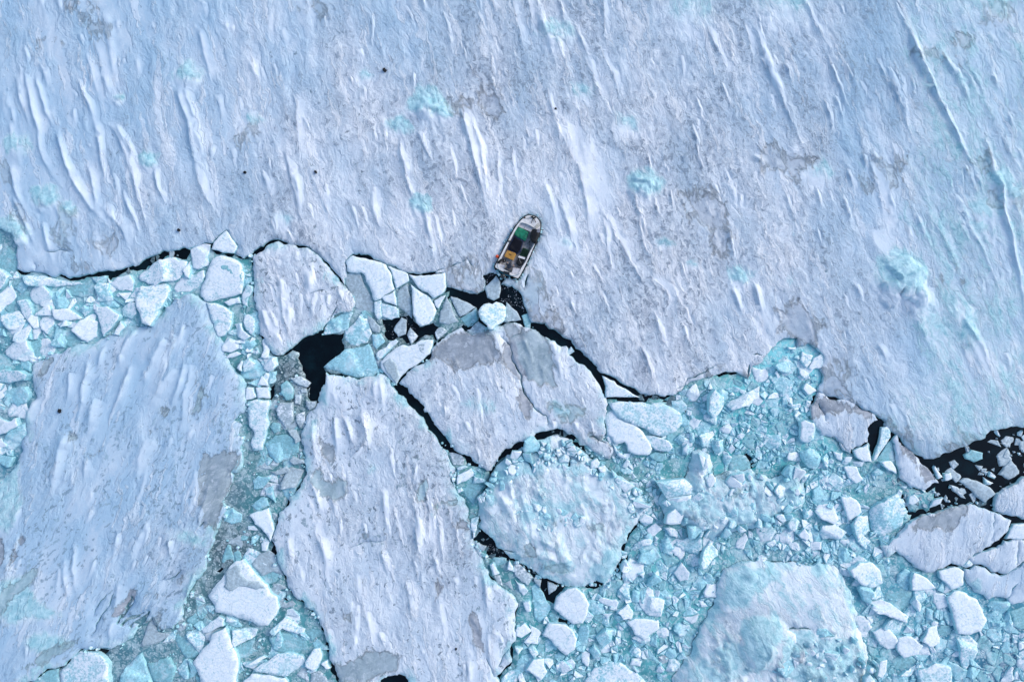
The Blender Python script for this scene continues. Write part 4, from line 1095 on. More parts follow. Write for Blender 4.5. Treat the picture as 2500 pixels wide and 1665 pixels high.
nf5 = ice("ice_floe", "smooth pale bluish floe below the cracked slab at the right edge", "ice floe", "N: 1205,640 1290,612 1375,632 1430,682 1530,692 1600,655 1686,592 | O: 2620,1370 2620,1500 | N: 1686,905 1550,880 1400,890 1300,830 1212,705", z=0.38, wind=(-0.1, 0), step=0.32, seed=71, rough=0.2, blue=0.5, relief=0.5,
          teal=[("N: 1200,720 1300,720 1420,880 1300,840", 0.6)], cracks=[("N: 1540,890 1590,850 1600,800 1640,760", 0.12)])
e1 = ice("ice_floe", "white broken slab beside the black hole, grey wet band along its upper side", "ice floe", "E: 322,690 322,560 395,430 470,462 600,494 750,540 860,602 955,690 900,715 872,745 862,900 700,968 692,1010 560,860 500,840 430,832 350,720", z=0.4, wind=(0.1, 0), step=0.28, seed=73, rough=0.35, blue=0.4, relief=0.5,
          bare=[("E: 322,640 325,560 395,440 470,470 600,500 750,550 860,610 930,680 860,650 780,610 700,620 600,620 480,630 400,650", 0.05)],
          cracks=[("E: 398,530 430,600 465,700", 0.14), ("E: 430,838 490,845 550,850 620,920 685,1000", 0.07), ("E: 495,850 505,960", 0.05)])
e5 = ice("ice_floe", "tall pointed slab with grey bare patches, on the shore of the black open water", "ice floe", "E: 1100,880 1142,832 1240,950 1300,1010 1360,1090 1440,1160 1540,1290 1422,1355 1280,1320 1170,1240 1155,1140 1130,980", z=0.4, wind=(0.1, 0), step=0.25, seed=79, rough=0.4, blue=0.4, relief=0.4,
         bare=[("E: 1145,850 1240,955 1345,1085 1270,1090 1190,960", 0.0), ("E: 1370,1100 1440,1165 1500,1240 1420,1270 1340,1220 1330,1140", 0.0)])
# ------------------------------------------------------------------ slush: refrozen brash between the floes (thin, afloat)
SLCOL = [(60, 720, 128, 172, 190), (200, 765, 132, 182, 198), (330, 690, 118, 172, 186), (560, 660, 88, 150, 162), (600, 830, 98, 158, 170), (590, 1000, 86, 146, 156), (700, 930, 64, 84, 96), (650, 920, 84, 108, 120), (690, 1060, 84, 130, 142),
         (640, 1120, 98, 140, 152), (540, 1200, 110, 132, 148), (560, 1335, 86, 104, 116), (650, 1250, 70, 130, 142), (470, 1500, 96, 132, 146), (600, 1620, 82, 134, 146), (700, 1480, 76, 132, 146), (760, 1560, 92, 152, 164), (480, 1430, 92, 122, 134),
         (760, 1450, 96, 148, 162), (350, 1600, 90, 132, 150), (200, 1620, 100, 128, 150), (890, 730, 150, 178, 190), (930, 800, 80, 112, 122), (1000, 790, 74, 96, 106), (1110, 770, 90, 132, 140), (1200, 790, 100, 120, 132), (1120, 1130, 92, 140, 150), (1180, 1190, 112, 176, 188),
         (1150, 1300, 90, 134, 144), (1200, 1380, 84, 134, 146), (1640, 970, 104, 160, 170), (1700, 950, 118, 168, 180), (1780, 1000, 104, 188, 202), (1930, 900, 136, 205, 222), (1950, 1000, 112, 186, 202), (1560, 1180, 98, 148, 158), (1620, 1160, 100, 164, 176), (1700, 1100, 120, 186, 198), (1820, 1130, 50, 150, 164),
         (2000, 1150, 116, 188, 204), (2130, 1150, 96, 156, 170), (2100, 1110, 90, 150, 164), (1520, 1330, 108, 172, 186), (1600, 1430, 118, 188, 200), (1500, 1460, 88, 158, 172), (1420, 1560, 80, 150, 166), (1350, 1500, 64, 142, 156), (1300, 1470, 96, 160, 172), (1900, 1340, 126, 172, 190), (2150, 1420, 106, 166, 188),
         (2350, 1560, 70, 136, 166), (2450, 1640, 60, 112, 146), (2260, 1340, 84, 154, 172), (2200, 1280, 100, 160, 176), (2400, 1480, 86, 150, 176), (2150, 1240, 96, 150, 164), (1480, 1050, 90, 150, 162), (20, 900, 96, 150, 170), (60, 1000, 92, 142, 166), (20, 1080, 92, 142, 166), (2180, 1030, 92, 132, 150)]
SL = np.array(SLCOL, float)
SLP = np.array([W(p) for p in SL[:, :2]])
SLC = np.array([srgb(*c) for c in SL[:, 2:]]) * np.array((0.95, 1.1, 1.0))


def slcol(V):
    d2 = ((V[:, None, :] - SLP[None]) ** 2).sum(2)
    w = 1 / (d2 + 0.6) ** 1.6
    return (w[:, :, None] * SLC[None]).sum(1) / w.sum(1)[:, None]


def slush(spec, label, group="refrozen slush", z=0.045, seed=3, holes=()):
    rng = random.Random(seed)
    pg = roughen(poly(spec, z), rng, 0.12, 0.5)
    hol = [roughen(poly(h, z), rng, 0.12, 0.4) for h in holes]
    A = np.array(pg); step = 0.6
    gx, gy = np.meshgrid(np.arange(A[:, 0].min(), A[:, 0].max(), step), np.arange(A[:, 1].min(), A[:, 1].max(), step))
    P = np.stack([gx.ravel(), gy.ravel()], 1) + np.random.RandomState(seed).uniform(-.2, .2, (gx.size, 2))
    P = P[inside(P, pg)]
    if len(P): P = P[seg_dist(P, pg)[0] > 0.2]
    for h in hol:
        P = P[~inside(P, h)]; P = P[seg_dist(P, h)[0] > 0.2]
    vs = [Vector(p) for p in pg]; es = [(i, (i + 1) % len(pg)) for i in range(len(pg))]
    for h in hol:
        k = len(vs); vs += [Vector(p) for p in h]; es += [(k + i, k + (i + 1) % len(h)) for i in range(len(h))]
    vs += [Vector(p) for p in P]
    cv, ce, cf, _, _, _ = geometry.delaunay_2d_cdt(vs, es, [], 0, 1e-4)
    V = np.array([(v.x, v.y) for v in cv]); F = np.array(cf, int)
    C = V[F].mean(1); keep = inside(C, pg)
    for h in hol: keep &= ~inside(C, h)
    F = F[keep]
    a, b, c = V[F[:, 0]], V[F[:, 1]], V[F[:, 2]]
    cr = (b[:, 0] - a[:, 0]) * (c[:, 1] - a[:, 1]) - (b[:, 1] - a[:, 1]) * (c[:, 0] - a[:, 0])
    F[cr < 0] = F[cr < 0][:, ::-1]
    zz = z + 0.02 * fbm(V[:, 0] / 0.8, V[:, 1] / 0.8, seed, 3)
    n = len(V)
    zz = np.clip(zz, 0.015, None)
    # thickness: rim down into the water
    E = set()
    for f in F.tolist():
        for i in range(3):
            e = (f[i], f[(i + 1) % 3])
            if (e[1], e[0]) in E: E.discard((e[1], e[0]))
            else: E.add(e)
    bs = sorted({v for e in E for v in e}); loc = {v: n + i for i, v in enumerate(bs)}
    verts = np.concatenate([np.column_stack([V, zz]), np.column_stack([V[bs], np.full(len(bs), -0.1)])])
    faces = F.tolist() + [[j, i, loc[i], loc[j]] for i, j in E]
    col = slcol(verts[:, :2])
    o = mesh_obj("slush", verts, faces, M_SLUSH, None, [True] * len(F) + [False] * len(E), dict(col=col))
    tag(o, label, "slush", group, 'stuff')
    return pg


LEAD_H = "H: 215,1590 440,1442 668,1322 748,1262 820,1272 930,1258 1000,1270 960,1310 1030,1400 1000,1390 930,1320 800,1318 735,1300 660,1368 440,1480 270,1590"
LEAD_A = "A: 160,615 340,612 450,652 620,664 730,642 860,614 1000,600 1110,580 1180,550 1300,502 1400,457 1480,414 1620,410 1715,415 1700,470 1590,462 1480,495 1350,560 1250,600 1100,632 900,652 740,678 620,682 450,668 240,640"
S_L = ("O: -420,520 -10,530 20,550 50,590 44,650 40,662 | A: 240,640 450,668 620,684 740,680 900,655 1100,635 1250,605 1350,560 1490,495 1600,480 1700,500 1735,440 1850,380 1915,365 1925,410 2030,440 2140,450 2212,495 2290,480 | B: 380,300 425,300 440,650 480,800 500,1000 600,1150 650,1200 "
       "720,1190 800,1140 860,1160 870,1250 920,1400 950,1568 | G: 960,170 940,260 1020,290 1040,380 960,560 940,760 930,950 870,1070 760,1190 720,1290 660,1370 640,1500 | I: 985,290 1100,600 1200,800 1420,1000 1480,1200 1490,1290 1520,1420 1590,1568 | O: 850,1780 -420,1780")
slush(S_L, "teal and grey refrozen slush with brash between the streaked floe and the long central floe", seed=5, holes=["A: 100,560 105,540 110,555", "G: 590,180 640,140 635,240 600,300 580,240", "I: 1085,745 1110,745 1130,825 1105,830 1085,790", "I: 480,560 530,520 545,535 510,570", LEAD_H])
slush("B: 1275,440 1340,420 1440,440 1520,640 1560,780 1620,880 1640,1010 1720,1050 1800,1030 1840,1080 1960,1030 2010,1000 2080,1000 2120,1060 2060,1120 1900,1180 1740,1300 1680,1480 1560,1420 1440,1400 1100,1330 1080,1290 1270,1130 1270,980 1060,1010 1150,860 1360,760 1310,600",
      "thin grey-green slush between the broken floes left of the boat's wake", seed=6)
slush("B: 1292,350 1500,328 1740,388 1850,458 2000,462 2188,447 2196,560 2180,615 2085,680 2115,760 2080,850 1930,885 1900,820 1765,835 1600,850 1545,790 1460,560",
      "pale slush in the seams of the white slabs left of the boat's wake", seed=7)
slush("B: 1760,560 1860,520 1960,600 2100,720 2150,640 2230,600 2180,760 2333,880 2333,940 2260,980 2130,930 2080,890 1960,930 1900,870 1830,800 1760,740", "thin slush under the small triangles beside the wake", seed=8)
slush("C: 70,640 190,470 270,660 420,560 440,690 360,740 300,720 230,770 160,830 60,880 60,800 100,740", "dark teal slush among the small triangular slabs", seed=9)
slush("K: 345,565 420,590 500,620 640,700 725,750 715,830 690,900 640,1000 630,1150 650,1270 600,1350 560,1330 520,1180 530,1110 480,1000 420,920 395,820", "teal slush in the triangle between the central floe and the round floe", seed=10)
slush("J: 600,300 700,330 690,420 780,430 900,460 960,470 1060,540 1130,620 1150,680 1230,780 1240,820 1310,850 1400,720 1440,690 1600,700 1780,670 1900,600 1990,420 | K: 2010,1320 2140,1150 2130,980 1990,850 1800,720 1660,600 1480,480 1640,430 1790,400 1790,300 | C: 1605,1400 1700,1400 1990,1390 2100,1395 2200,1440 "
      "| D: 60,750 220,625 310,525 480,485 800,465 835,490 860,390 960,310 1080,205 1170,150 1310,150 1330,240 1400,180 1500,230 1580,340 1560,440 1570,520 1510,655 1420,720 | E: 320,560 330,700 560,860 690,1000 750,1010 860,900 890,1000 900,1060 1000,980 1100,900 1150,1130 1170,1250 1290,1330 1180,1400 1200,1560 | N: 760,190 720,310 640,400 530,450 560,540 680,480 830,640 1000,640 1180,600 1240,640 1300,600 1500,690 "
      "| O: 2640,1400 2640,1780 1180,1780 | J: 870,1450 930,1390 930,1230 960,1100 960,1000 985,850 900,760 740,600 640,420",
      "turquoise refrozen slush filling the broken field right of the central floe", seed=12, holes=["D: 690,1240 800,1240 930,1290 900,1350 780,1365 680,1350", "J: 1350,970 1380,965 1440,1005 1450,1030 1360,1030", "J: 1880,590 1990,560 2000,620 1900,640"])
slush("E: 1090,1240 1180,1260 1290,1340 1430,1380 1500,1330 1500,1480 1420,1568 1250,1568 1200,1400", "dark brash slush at the corner of the open black water", seed=13)

# ------------------------------------------------------------------ surveyed single pieces
# name, what it looks like and where, category, kind (w snowy, c turquoise, t wet teal, g thin grey), outline
P_ = piece
F, S, K, H_, B_ = "ice floe", "ice slab", "ice chunk", "ice shard", "ice block"
P_("ice_slab", "upright snowy kite-shaped slab beside the left end of the long crack", S, 'w', "A: 1728,405 1860,352 1912,362 1890,480 1895,550 1800,590 1752,575 1738,480")
P_("ice_slab", "smooth white triangle wedged against the ice sheet above the teal-topped floe", S, 'w', "A: 1925,405 1990,292 2060,234 2130,335 2160,380 2128,440 2010,430", h=0.42, tilt=0.02)
P_("ice_floe", "rounded white floe with a teal wet top corner, left of the notched floe", F, 'w', "A: 1905,560 1940,490 2020,462 2130,492 2200,542 2228,630 2215,740 2200,810 2080,840 1960,870 1860,878 1822,830 1830,750 1870,680 1892,600", h=0.38, tilt=0.05)
P_("wet_ice_film", "teal wet film on the top corner of the rounded floe", "wet ice", 't', "A: 1975,520 2040,480 2130,500 2195,550 2220,630 2200,690 2120,650 2060,600 2000,590", h=0.43, tilt=0.0)
P_("ice_shard", "narrow white diamond shard under the widest part of the long crack", H_, 'w', "A: 1660,600 1725,515 1732,600 1722,668 1690,655")
P_("ice_chunk", "crumbly white heap of ice left of the rounded teal-topped floe", K, 'w', "A: 1580,770 1660,660 1770,640 1862,600 1848,700 1790,760 1690,790 1600,810", amp=0.12)
P_("ice_slab", "large streaked five-sided slab standing at the top of the huge streaked floe", S, 'w', "A: 1230,850 1265,740 1310,745 1490,715 1540,785 1480,920 1430,1030 1385,1105 1310,1080 1270,970 1235,900", h=0.6)
P_("ice_slab", "white kite-shaped slab pointing down, between the square slab and the five-sided slab", S, 'w', "A: 840,970 890,930 970,925 1090,1000 1095,1020 1000,1140 940,1200 900,1080 880,1010", h=0.55)
P_("ice_slab", "squarish white slab next to the kite-shaped slab on its outer side", S, 'w', "A: 655,1140 740,1050 820,1040 885,1065 875,1200 790,1255 720,1210")
P_("ice_block", "white block with a turquoise foot, above the kite-shaped slab", B_, 'c', "A: 865,750 900,715 990,715 985,770 1010,830 1020,870 870,880")
P_("ice_slab", "rounded six-sided grey-white slab in the rubble belt, near its upper edge", S, 'w', "A: 255,800 300,740 400,740 460,800 465,840 400,905 320,910 270,860")
P_("ice_slab", "pale slab with a curved foot, right beside the rounded six-sided slab", S, 'c', "A: 468,870 480,835 570,830 620,900 610,945 500,950")
P_("ice_slab", "long pale slab lying under the curved-foot slab in the rubble belt", S, 'w', "A: 480,955 620,945 735,1035 660,1050 560,1060 500,1040")
P_("ice_shard", "flat white triangle with its point to the open end of the rubble belt", H_, 'w', "A: 310,1010 400,930 450,920 480,1015", h=0.4)
P_("ice_slab", "grey-white slab tapering downward below the flat white triangle", S, 'w', "A: 355,1060 380,1020 490,1025 495,1090 440,1180 380,1140")
P_("ice_chunk", "small white lens-shaped piece between two teal gaps in the rubble belt", K, 'w', "A: 500,1090 560,1045 640,1070 635,1100 540,1120", h=0.45)
P_("ice_slab", "bluish slab with a dark seam on each side near the picture's left rim", S, 'w', "A: 160,880 240,860 290,960 280,1000 240,1060 190,980")
P_("ice_slab", "small upright slab under the seam-sided bluish slab", S, 'w', "A: 250,1050 280,1000 340,1010 350,1120 310,1130")
P_("ice_slab", "broad slab notched by a teal star-shaped gap at the left rim", S, 'w', "A: 0,1010 155,965 215,1020 180,1080 240,1060 140,1140 70,1140 20,1060")
P_("ice_slab", "pale slab above the largest rubble-belt slab", S, 'w', "A: 115,1240 130,1160 260,1080 280,1130 240,1240 170,1270")
P_("ice_floe", "largest slab of the rubble belt, white and rounded, at the left rim", F, 'w', "A: 30,1330 100,1260 260,1240 300,1390 200,1430 100,1410 40,1370", h=0.4)
P_("wet_ice", "flat teal plate beside the largest rubble-belt slab", "wet ice", 't', "A: 270,1250 360,1220 420,1290 410,1390 330,1400 290,1320")
P_("ice_shard", "pale pyramid-shaped shard right of the flat teal plate", H_, 'c', "A: 455,1280 510,1180 545,1170 585,1250 560,1300", h=0.6, tilt=0.6)
P_("wet_ice", "wide teal plate in the middle of the rubble belt", "wet ice", 't', "A: 585,790 700,720 800,680 870,740 850,830 720,840 600,830")
P_("wet_ice", "teal plate under the square slab, reaching the kite-shaped slab", "wet ice", 't', "A: 590,1180 640,1140 700,1220 740,1260 640,1300 580,1260")
P_("ice_slab", "white slab half under the five-sided slab on its outer side", S, 'w', "A: 1100,950 1180,880 1230,890 1250,990 1200,1040 1120,1020", h=0.36)
P_("ice_slab", "pale plate in the rubble belt just under the dark lead", S, 'w', "A: 1000,720 1080,660 1190,640 1220,700 1200,790 1080,780")
P_("ice_slab", "small teal-rimmed plate touching the dark lead", S, 'c', "A: 810,660 960,645 960,700 880,720")
P_("ice_block", "lumpy turquoise and white heap along the widest part of the dark lead", B_, 'c', "A: 1240,660 1340,580 1480,500 1580,475 1690,515 1650,600 1600,680 1500,700 1330,720 1260,690", h=0.6, tilt=0.5, amp=0.12)
P_("ice_slab", "long low slab running under the thin end of the lead", S, 'c', "A: 190,650 380,645 560,690 700,700 750,720 560,740 400,740 260,740")
P_("ice_slab", "grey-blue slab on the left rim under the thin seam", S, 'w', "A: 0,810 90,715 140,830 90,900 0,990 -90,960 -90,830")
P_("ice_slab", "grey-blue slab on the left rim above the thin seam", S, 'w', "A: -90,780 0,770 90,650 60,620 20,590 -90,570")
P_("ice_slab", "tilted pale plate with a turquoise edge right of the long pale slab", S, 'c', "A: 690,960 800,900 850,940 760,1020")
P_("ice_shard", "thin splinter leaning against the head of the streaked floe", H_, 'w', "A: 1035,1180 1100,1060 1135,1110 1080,1190", h=0.5)
P_("ice_slab", "bluish slab with dark folds on the left rim beside the streaked floe", S, 'c', "F: -120,120 180,90 285,130 240,180 80,210 -120,230")
P_("ice_slab", "pale slab with a turquoise hollow on the left rim", S, 'c', "F: 10,300 60,260 240,240 280,300 240,380 150,420 40,360")
P_("ice_slab", "white tilted slab on the left rim below the turquoise hollow", S, 'w', "F: -100,520 80,560 160,520 180,590 60,660 -100,680")
P_("ice_slab", "smooth blue-white slab at the left rim near the black speck", S, 'c', "F: 30,700 120,620 240,560 250,650 200,770 100,820 20,800")
# column between the streaked floe and the notched floe
P_("ice_chunk", "flat white crumb in the channel right under the rounded teal-topped floe", K, 'w', "B: 170,700 310,655 320,710 220,735", tilt=0.03)
P_("ice_chunk", "upright white slab squeezed against the notched floe's shoulder", K, 'w', "B: 335,640 390,545 435,560 435,600 390,660 380,740 340,720")
P_("ice_chunk", "white oval slab standing in the channel beside the notched floe", K, 'w', "B: 350,820 385,810 455,870 460,930 430,1000 370,950 345,880", h=0.45)
P_("ice_chunk", "bent white slab next to the oval slab in the channel", K, 'w', "B: 260,900 330,890 350,960 420,1010 360,1050 290,1020")
P_("ice_slab", "large white slab cracked off the upper corner of the streaked floe", S, 'w', "B: 15,705 100,712 200,760 250,800 240,900 180,1000 120,1020 80,900 45,820", h=0.46, tilt=0.04)
P_("ice_slab", "white slab with a jagged foot below the cracked-off corner slab", S, 'w', "B: 150,1100 200,1020 300,1050 310,1120 230,1160 155,1150", tilt=0.08)
P_("ice_slab", "thin pale plate crossing the channel", S, 'c', "B: 320,1080 440,1040 470,1080 380,1160")
P_("ice_block", "bright white rounded block in the narrow part of the channel", B_, 'w', "B: 345,1240 400,1210 460,1260 440,1310 350,1340 345,1290", h=0.6)
P_("ice_block", "small white block leaning on the bright rounded block", B_, 'w', "B: 290,1300 330,1235 345,1245 340,1330", h=0.55)
P_("ice_shard", "long white sliver along the streaked floe's edge in the channel", H_, 'w', "B: 180,1215 290,1150 330,1170 270,1200", tilt=0.03)
P_("ice_slab", "white slab with a grey wet end near the brown-grey brash", S, 'w', "B: 520,1220 580,1190 650,1200 660,1280 580,1340 530,1310")
P_("ice_slab", "pale slab under the wet-ended slab", S, 'c', "B: 580,1340 650,1330 640,1420 585,1450")
P_("ice_slab", "white trapezoid at the head of the column of slabs", S, 'w', "G: 470,158 520,65 575,130 578,160", tilt=0.03)
P_("ice_slab", "white slab broken off the left of the square slab in the column", S, 'w', "G: 365,290 380,170 440,175 465,260 420,280", tilt=0.05)
P_("ice_slab", "square white slab in the column, under the trapezoid", S, 'w', "G: 462,172 580,166 590,270 480,270", tilt=0.03)
P_("ice_floe", "long white ragged floe at the foot of the column of slabs", F, 'w', "G: 388,300 480,280 590,290 585,490 560,560 550,640 520,740 435,750 415,690 450,600 400,520 390,400", amp=0.08, h=0.4, tilt=0.04)
P_("ice_block", "grey crusted block in the dark brash below the black pool", B_, 'g', "G: 650,370 690,310 800,305 800,400 800,480 730,545 660,440", h=0.4, tilt=0.2)
P_("ice_block", "smooth teal drowned block at the left shore of the black pool", B_, 't', "G: 690,150 740,110 800,170 800,270 740,290 690,220", h=0.3)
P_("ice_chunk", "pale oval cake floating in the black pool's lower arm", K, 'g', "G: 780,90 870,70 960,130 930,170 860,150", h=0.3)
P_("ice_chunk", "small pale cake under the oval cake", K, 'g', "G: 870,190 920,180 930,220 880,225", h=0.22)
P_("ice_chunk", "teal drowned cake under the crusted grey block", K, 't', "G: 590,530 620,490 690,510 680,570 630,590", h=0.2)
P_("ice_chunk", "grey cake with a pointed foot against the central floe", K, 'g', "G: 830,420 910,390 915,470 870,540 830,480", h=0.26)
P_("ice_chunk", "round grey cake at the corner of the black pool and the central floe", K, 'g', "G: 920,290 1010,300 1000,350 950,380 920,340", h=0.28)
P_("ice_chunk", "narrow grey cake beside the crusted grey block", K, 'g', "G: 820,240 880,240 865,330 822,320", h=0.24)
P_("ice_chunk", "smooth grey wedge pressed on the central floe's bulge", K, 'g', "G: 770,840 800,800 890,830 910,860 810,875", h=0.36)
P_("wet_ice", "large teal drowned plate beside the central floe's bulge", "wet ice", 't', "G: 560,680 640,610 750,600 870,660 860,760 780,790 640,780", h=0.13)
P_("ice_slab", "grey tilted plate leaning on the large teal plate", S, 'g', "G: 750,560 830,560 880,650 830,680", h=0.3, tilt=0.4)
P_("ice_slab", "thin grey sheet with a dark edge under the large teal plate", S, 'g', "G: 600,940 740,890 780,930 650,970", h=0.26)
P_("ice_slab", "stack of grey layered sheets tilted against the central floe", S, 'g', "G: 690,1050 770,900 900,930 830,1080 700,1100", h=0.34, tilt=0.5)
P_("ice_chunk", "pale capped teal block left of the layered sheets", K, 'c', "G: 430,1020 480,980 600,1000 520,1090 440,1100", h=0.26)
P_("ice_chunk", "white-topped teal block below the pale capped block", K, 'c', "G: 530,1100 620,1070 620,1150 640,1220 560,1160", h=0.36)
P_("ice_chunk", "rounded pale cake frozen in the grey slush sheet", K, 'c', "G: 160,1310 250,1270 330,1330 320,1400 240,1420 170,1390", h=0.26)
P_("ice_shard", "white jagged wedge between slush and the central floe's waist", H_, 'w', "G: 410,1330 480,1300 580,1270 600,1340 630,1470 | I: 985,235 968,288 930,220 830,130 780,50", h=0.42, tilt=0.05)
P_("ice_chunk", "grey-white plate behind the white jagged wedge", K, 'c', "G: 420,1250 500,1180 560,1180 580,1250 480,1300", h=0.3)
P_("ice_chunk", "lone white block in grey slush by the central floe's waist", K, 'w', "I: 880,310 920,255 960,290 940,370 890,370")
# lower left
P_("ice_floe", "snow-topped floe with a blue-grey melt patch, alone in the lower slush", F, 'w', "I: 540,600 600,510 650,470 720,450 780,510 840,590 940,680 970,750 1035,790 1055,890 1020,960 950,1050 860,1050 740,1000 600,960 470,930 460,870 400,780 440,720", h=0.4, tilt=0.03)
P_("wet_ice_film", "blue-grey melt patch on the lone snow-topped floe", "wet ice", 'g', "I: 555,570 650,505 700,515 690,570 760,640 860,650 920,705 840,725 760,700 690,690 600,740 545,700", h=0.47, tilt=0.0)
P_("ice_slab", "striped beam-like slab lying below the melt-patched floe", S, 'w', "I: 340,1090 420,1020 500,965 555,990 550,1050 440,1100 350,1130", tilt=0.3)
P_("ice_shard", "thin white splinter right of the beam-like slab", H_, 'w', "I: 560,970 660,1010 650,1030 560,1020")
P_("ice_floe", "tall pointed white floe at the bottom edge, with a dark gap on its right", F, 'w', "I: 260,1390 330,1300 410,1220 440,1130 560,1068 590,1130 620,1220 660,1290 680,1370 660,1568 660,1720 330,1720 330,1560", h=0.5, tilt=0.03)
P_("ice_slab", "white slab with a grey drowned half, right of the tall pointed floe", S, 'w', "I: 622,1095 720,1080 850,1090 830,1150 690,1220 632,1250")
P_("wet_ice", "drowned grey-teal plate below the half-drowned slab", "wet ice", 't', "I: 640,1250 830,1160 800,1250 860,1280 760,1340 680,1340", h=0.08)
P_("ice_slab", "white arrowhead slab over a teal drowned plate", S, 'w', "I: 970,1100 1100,980 1180,1020 1230,1070 1280,1090 1270,1150 1150,1110 1080,1075 1000,1150")
P_("wet_ice", "big teal drowned plate under the arrowhead slab", "wet ice", 't', "I: 960,1160 1080,1110 1270,1150 1320,1270 1200,1290 1000,1270", h=0.1)
P_("ice_floe", "lens-shaped white floe cracked across its middle", F, 'w', "I: 805,1475 890,1400 1030,1310 1130,1300 1260,1330 1290,1380 1220,1450 1100,1520 950,1490", h=0.38, tilt=0.03)
P_("ice_slab", "striped slab leaning on the lens-shaped floe", S, 'w', "I: 700,1415 900,1335 930,1350 810,1470", h=0.5)
P_("ice_slab", "white floe cut by the bottom edge, under the lens-shaped floe", S, 'w', "I: 720,1560 800,1490 960,1500 1100,1530 1130,1568 1130,1750 720,1750", tilt=0.02)
P_("ice_chunk", "rough white block between the lens-shaped floe and the central floe", K, 'w', "I: 1290,1380 1360,1270 1420,1260 1440,1330 1400,1450 1350,1470 1290,1420", h=0.5)
P_("ice_chunk", "small white cube at the foot of the central floe", K, 'w', "I: 1430,1400 1490,1370 1520,1440 1480,1450")
P_("wet_ice", "smooth blue-grey plate against the central floe above the black slot", "wet ice", 'g', "I: 800,490 870,400 960,370 1040,440 1090,600 1000,560 890,600", h=0.12)
P_("wet_ice", "grey plate with a black slot in it beside the central floe", "wet ice", 'g', "I: 1000,760 1060,730 1080,800 1110,850 1170,820 1200,860 1120,890 1060,880", h=0.1)
P_("ice_slab", "folded grey-white slab under the dark curved crack at the bottom left", S, 'w', "H: 640,1360 720,1292 890,1300 960,1345 1000,1400 1010,1568 1000,1700 560,1700 530,1490")
P_("ice_block", "bright teal block at the bottom edge beside the folded slab", B_, 'c', "H: 1085,1560 1130,1450 1200,1380 1280,1310 1320,1430 1370,1560 1370,1700 1085,1700", h=0.4)
P_("ice_block", "broad teal drowned block right of the bright teal block", B_, 't', "H: 1340,1400 1540,1340 1600,1450 1560,1568 1400,1568", h=0.22)
P_("wet_ice", "thin grey triangle of new ice below the streaked floe's tip", "wet ice", 'g', "H: 1290,1210 1385,985 1440,1112 1560,1130 1440,1210 1300,1240", h=0.1)
P_("wet_ice", "dark teal plate between the curved crack and the folded slab", "wet ice", 't', "H: 300,1560 420,1470 540,1440 540,1568 560,1700 250,1700", h=0.12)
# broken triangles by the wake
P_("wet_ice", "tongue of thin grey-green ice right of the notched floe", "wet ice", 'g', "B: 1275,450 1340,432 1420,432 1460,560 1520,660 1545,790 1440,780 1370,760 1330,640 1290,560", h=0.1)
P_("ice_floe", "grey-white floe under the second thin crack, beside the grey-green tongue", F, 'w', "B: 1280,335 1350,276 1500,316 1650,360 1695,440 1720,560 1728,585 1640,635 1545,690 1500,560 1460,460 1420,430 1300,425", h=0.42, tilt=0.02)
P_("ice_slab", "narrow white slab with a teal foot at the end of the grey-green tongue", S, 'w', "B: 1545,700 1606,682 1612,830 1580,860 1545,790", tilt=0.03)
P_("ice_slab", "clean white slab above the small black pool", S, 'w', "B: 1614,706 1735,742 1766,772 1768,840 1700,860 1610,830", tilt=0.03)
P_("ice_slab", "clean white square slab between two hairline cracks", S, 'w', "B: 1612,660 1728,596 1742,660 1748,732 1640,694", tilt=0.02)
P_("ice_slab", "small white plate under the crack's lowest bend, grey at its head", S, 'w', "B: 1662,370 1790,414 1848,444 1858,506 1740,578 1712,470", tilt=0.02)
P_("ice_slab", "narrow grey-green strip between two white slabs", S, 'g', "B: 1772,590 1852,536 1878,680 1888,850 1840,800 1756,734 1752,600", h=0.14)
P_("ice_floe", "tall white slab with a turquoise drowned foot, pointing at the twin black pools", F, 'w', "B: 1872,535 1945,592 2055,662 2108,780 2080,860 2040,900 1970,920 1930,890 1900,820 1890,680", h=0.4, tilt=0.12)
P_("ice_floe", "clean white floe right under the crack, left of the wake", F, 'w', "B: 1904,508 1854,446 2000,460 2190,434 2200,560 2180,606 2080,664 2032,614 1950,575", h=0.42, tilt=0.02)
P_("ice_chunk", "small white triangle hanging under the clean floe", K, 'w', "B: 2088,684 2195,636 2130,758 2112,750")
P_("ice_slab", "tall grey-green triangle at the lower shore of the black lead", S, 'g', "C: 150,465 208,600 263,690 170,720 80,700 92,600", h=0.16)
P_("ice_slab", "long grey-green triangle along the black lead", S, 'g', "C: 188,462 300,502 413,560 330,620 272,648", h=0.16)
P_("wet_ice", "teal drowned triangle below the long grey-green triangle", "wet ice", 't', "C: 272,665 420,572 434,680 345,740", h=0.07)
P_("ice_slab", "grey rounded plate between the teal triangle and the rounded white lump", S, 'g', "C: 335,770 440,692 518,750 430,803 370,810", h=0.15)
P_("ice_block", "rounded bright lump of white and turquoise ice in the middle of the leads", B_, 'w', "C: 440,600 490,530 600,507 650,522 688,590 678,680 620,720 580,765 530,760 490,700 450,650", h=0.95, tilt=0.5, amp=0.1)
P_("ice_slab", "pale grey wedge right of the rounded bright lump", S, 'g', "C: 694,515 740,560 828,675 730,690 672,698 684,600", h=0.16)
P_("wet_ice", "small drowned teal bridge across the main black lead", "wet ice", 't', "C: 835,640 890,620 920,690 912,748 868,742", h=0.1)
P_("wet_ice", "grey patch of thin new ice beside the churned water behind the boat", "wet ice", 'g', "C: 145,335 240,225 350,222 435,235 500,325 490,400 420,432 230,388", h=0.14)
P_("ice_chunk", "blue-grey rounded cake right behind the outboard motor", K, 'g', "C: 490,382 600,275 638,330 630,470 580,498 520,470", h=0.2)
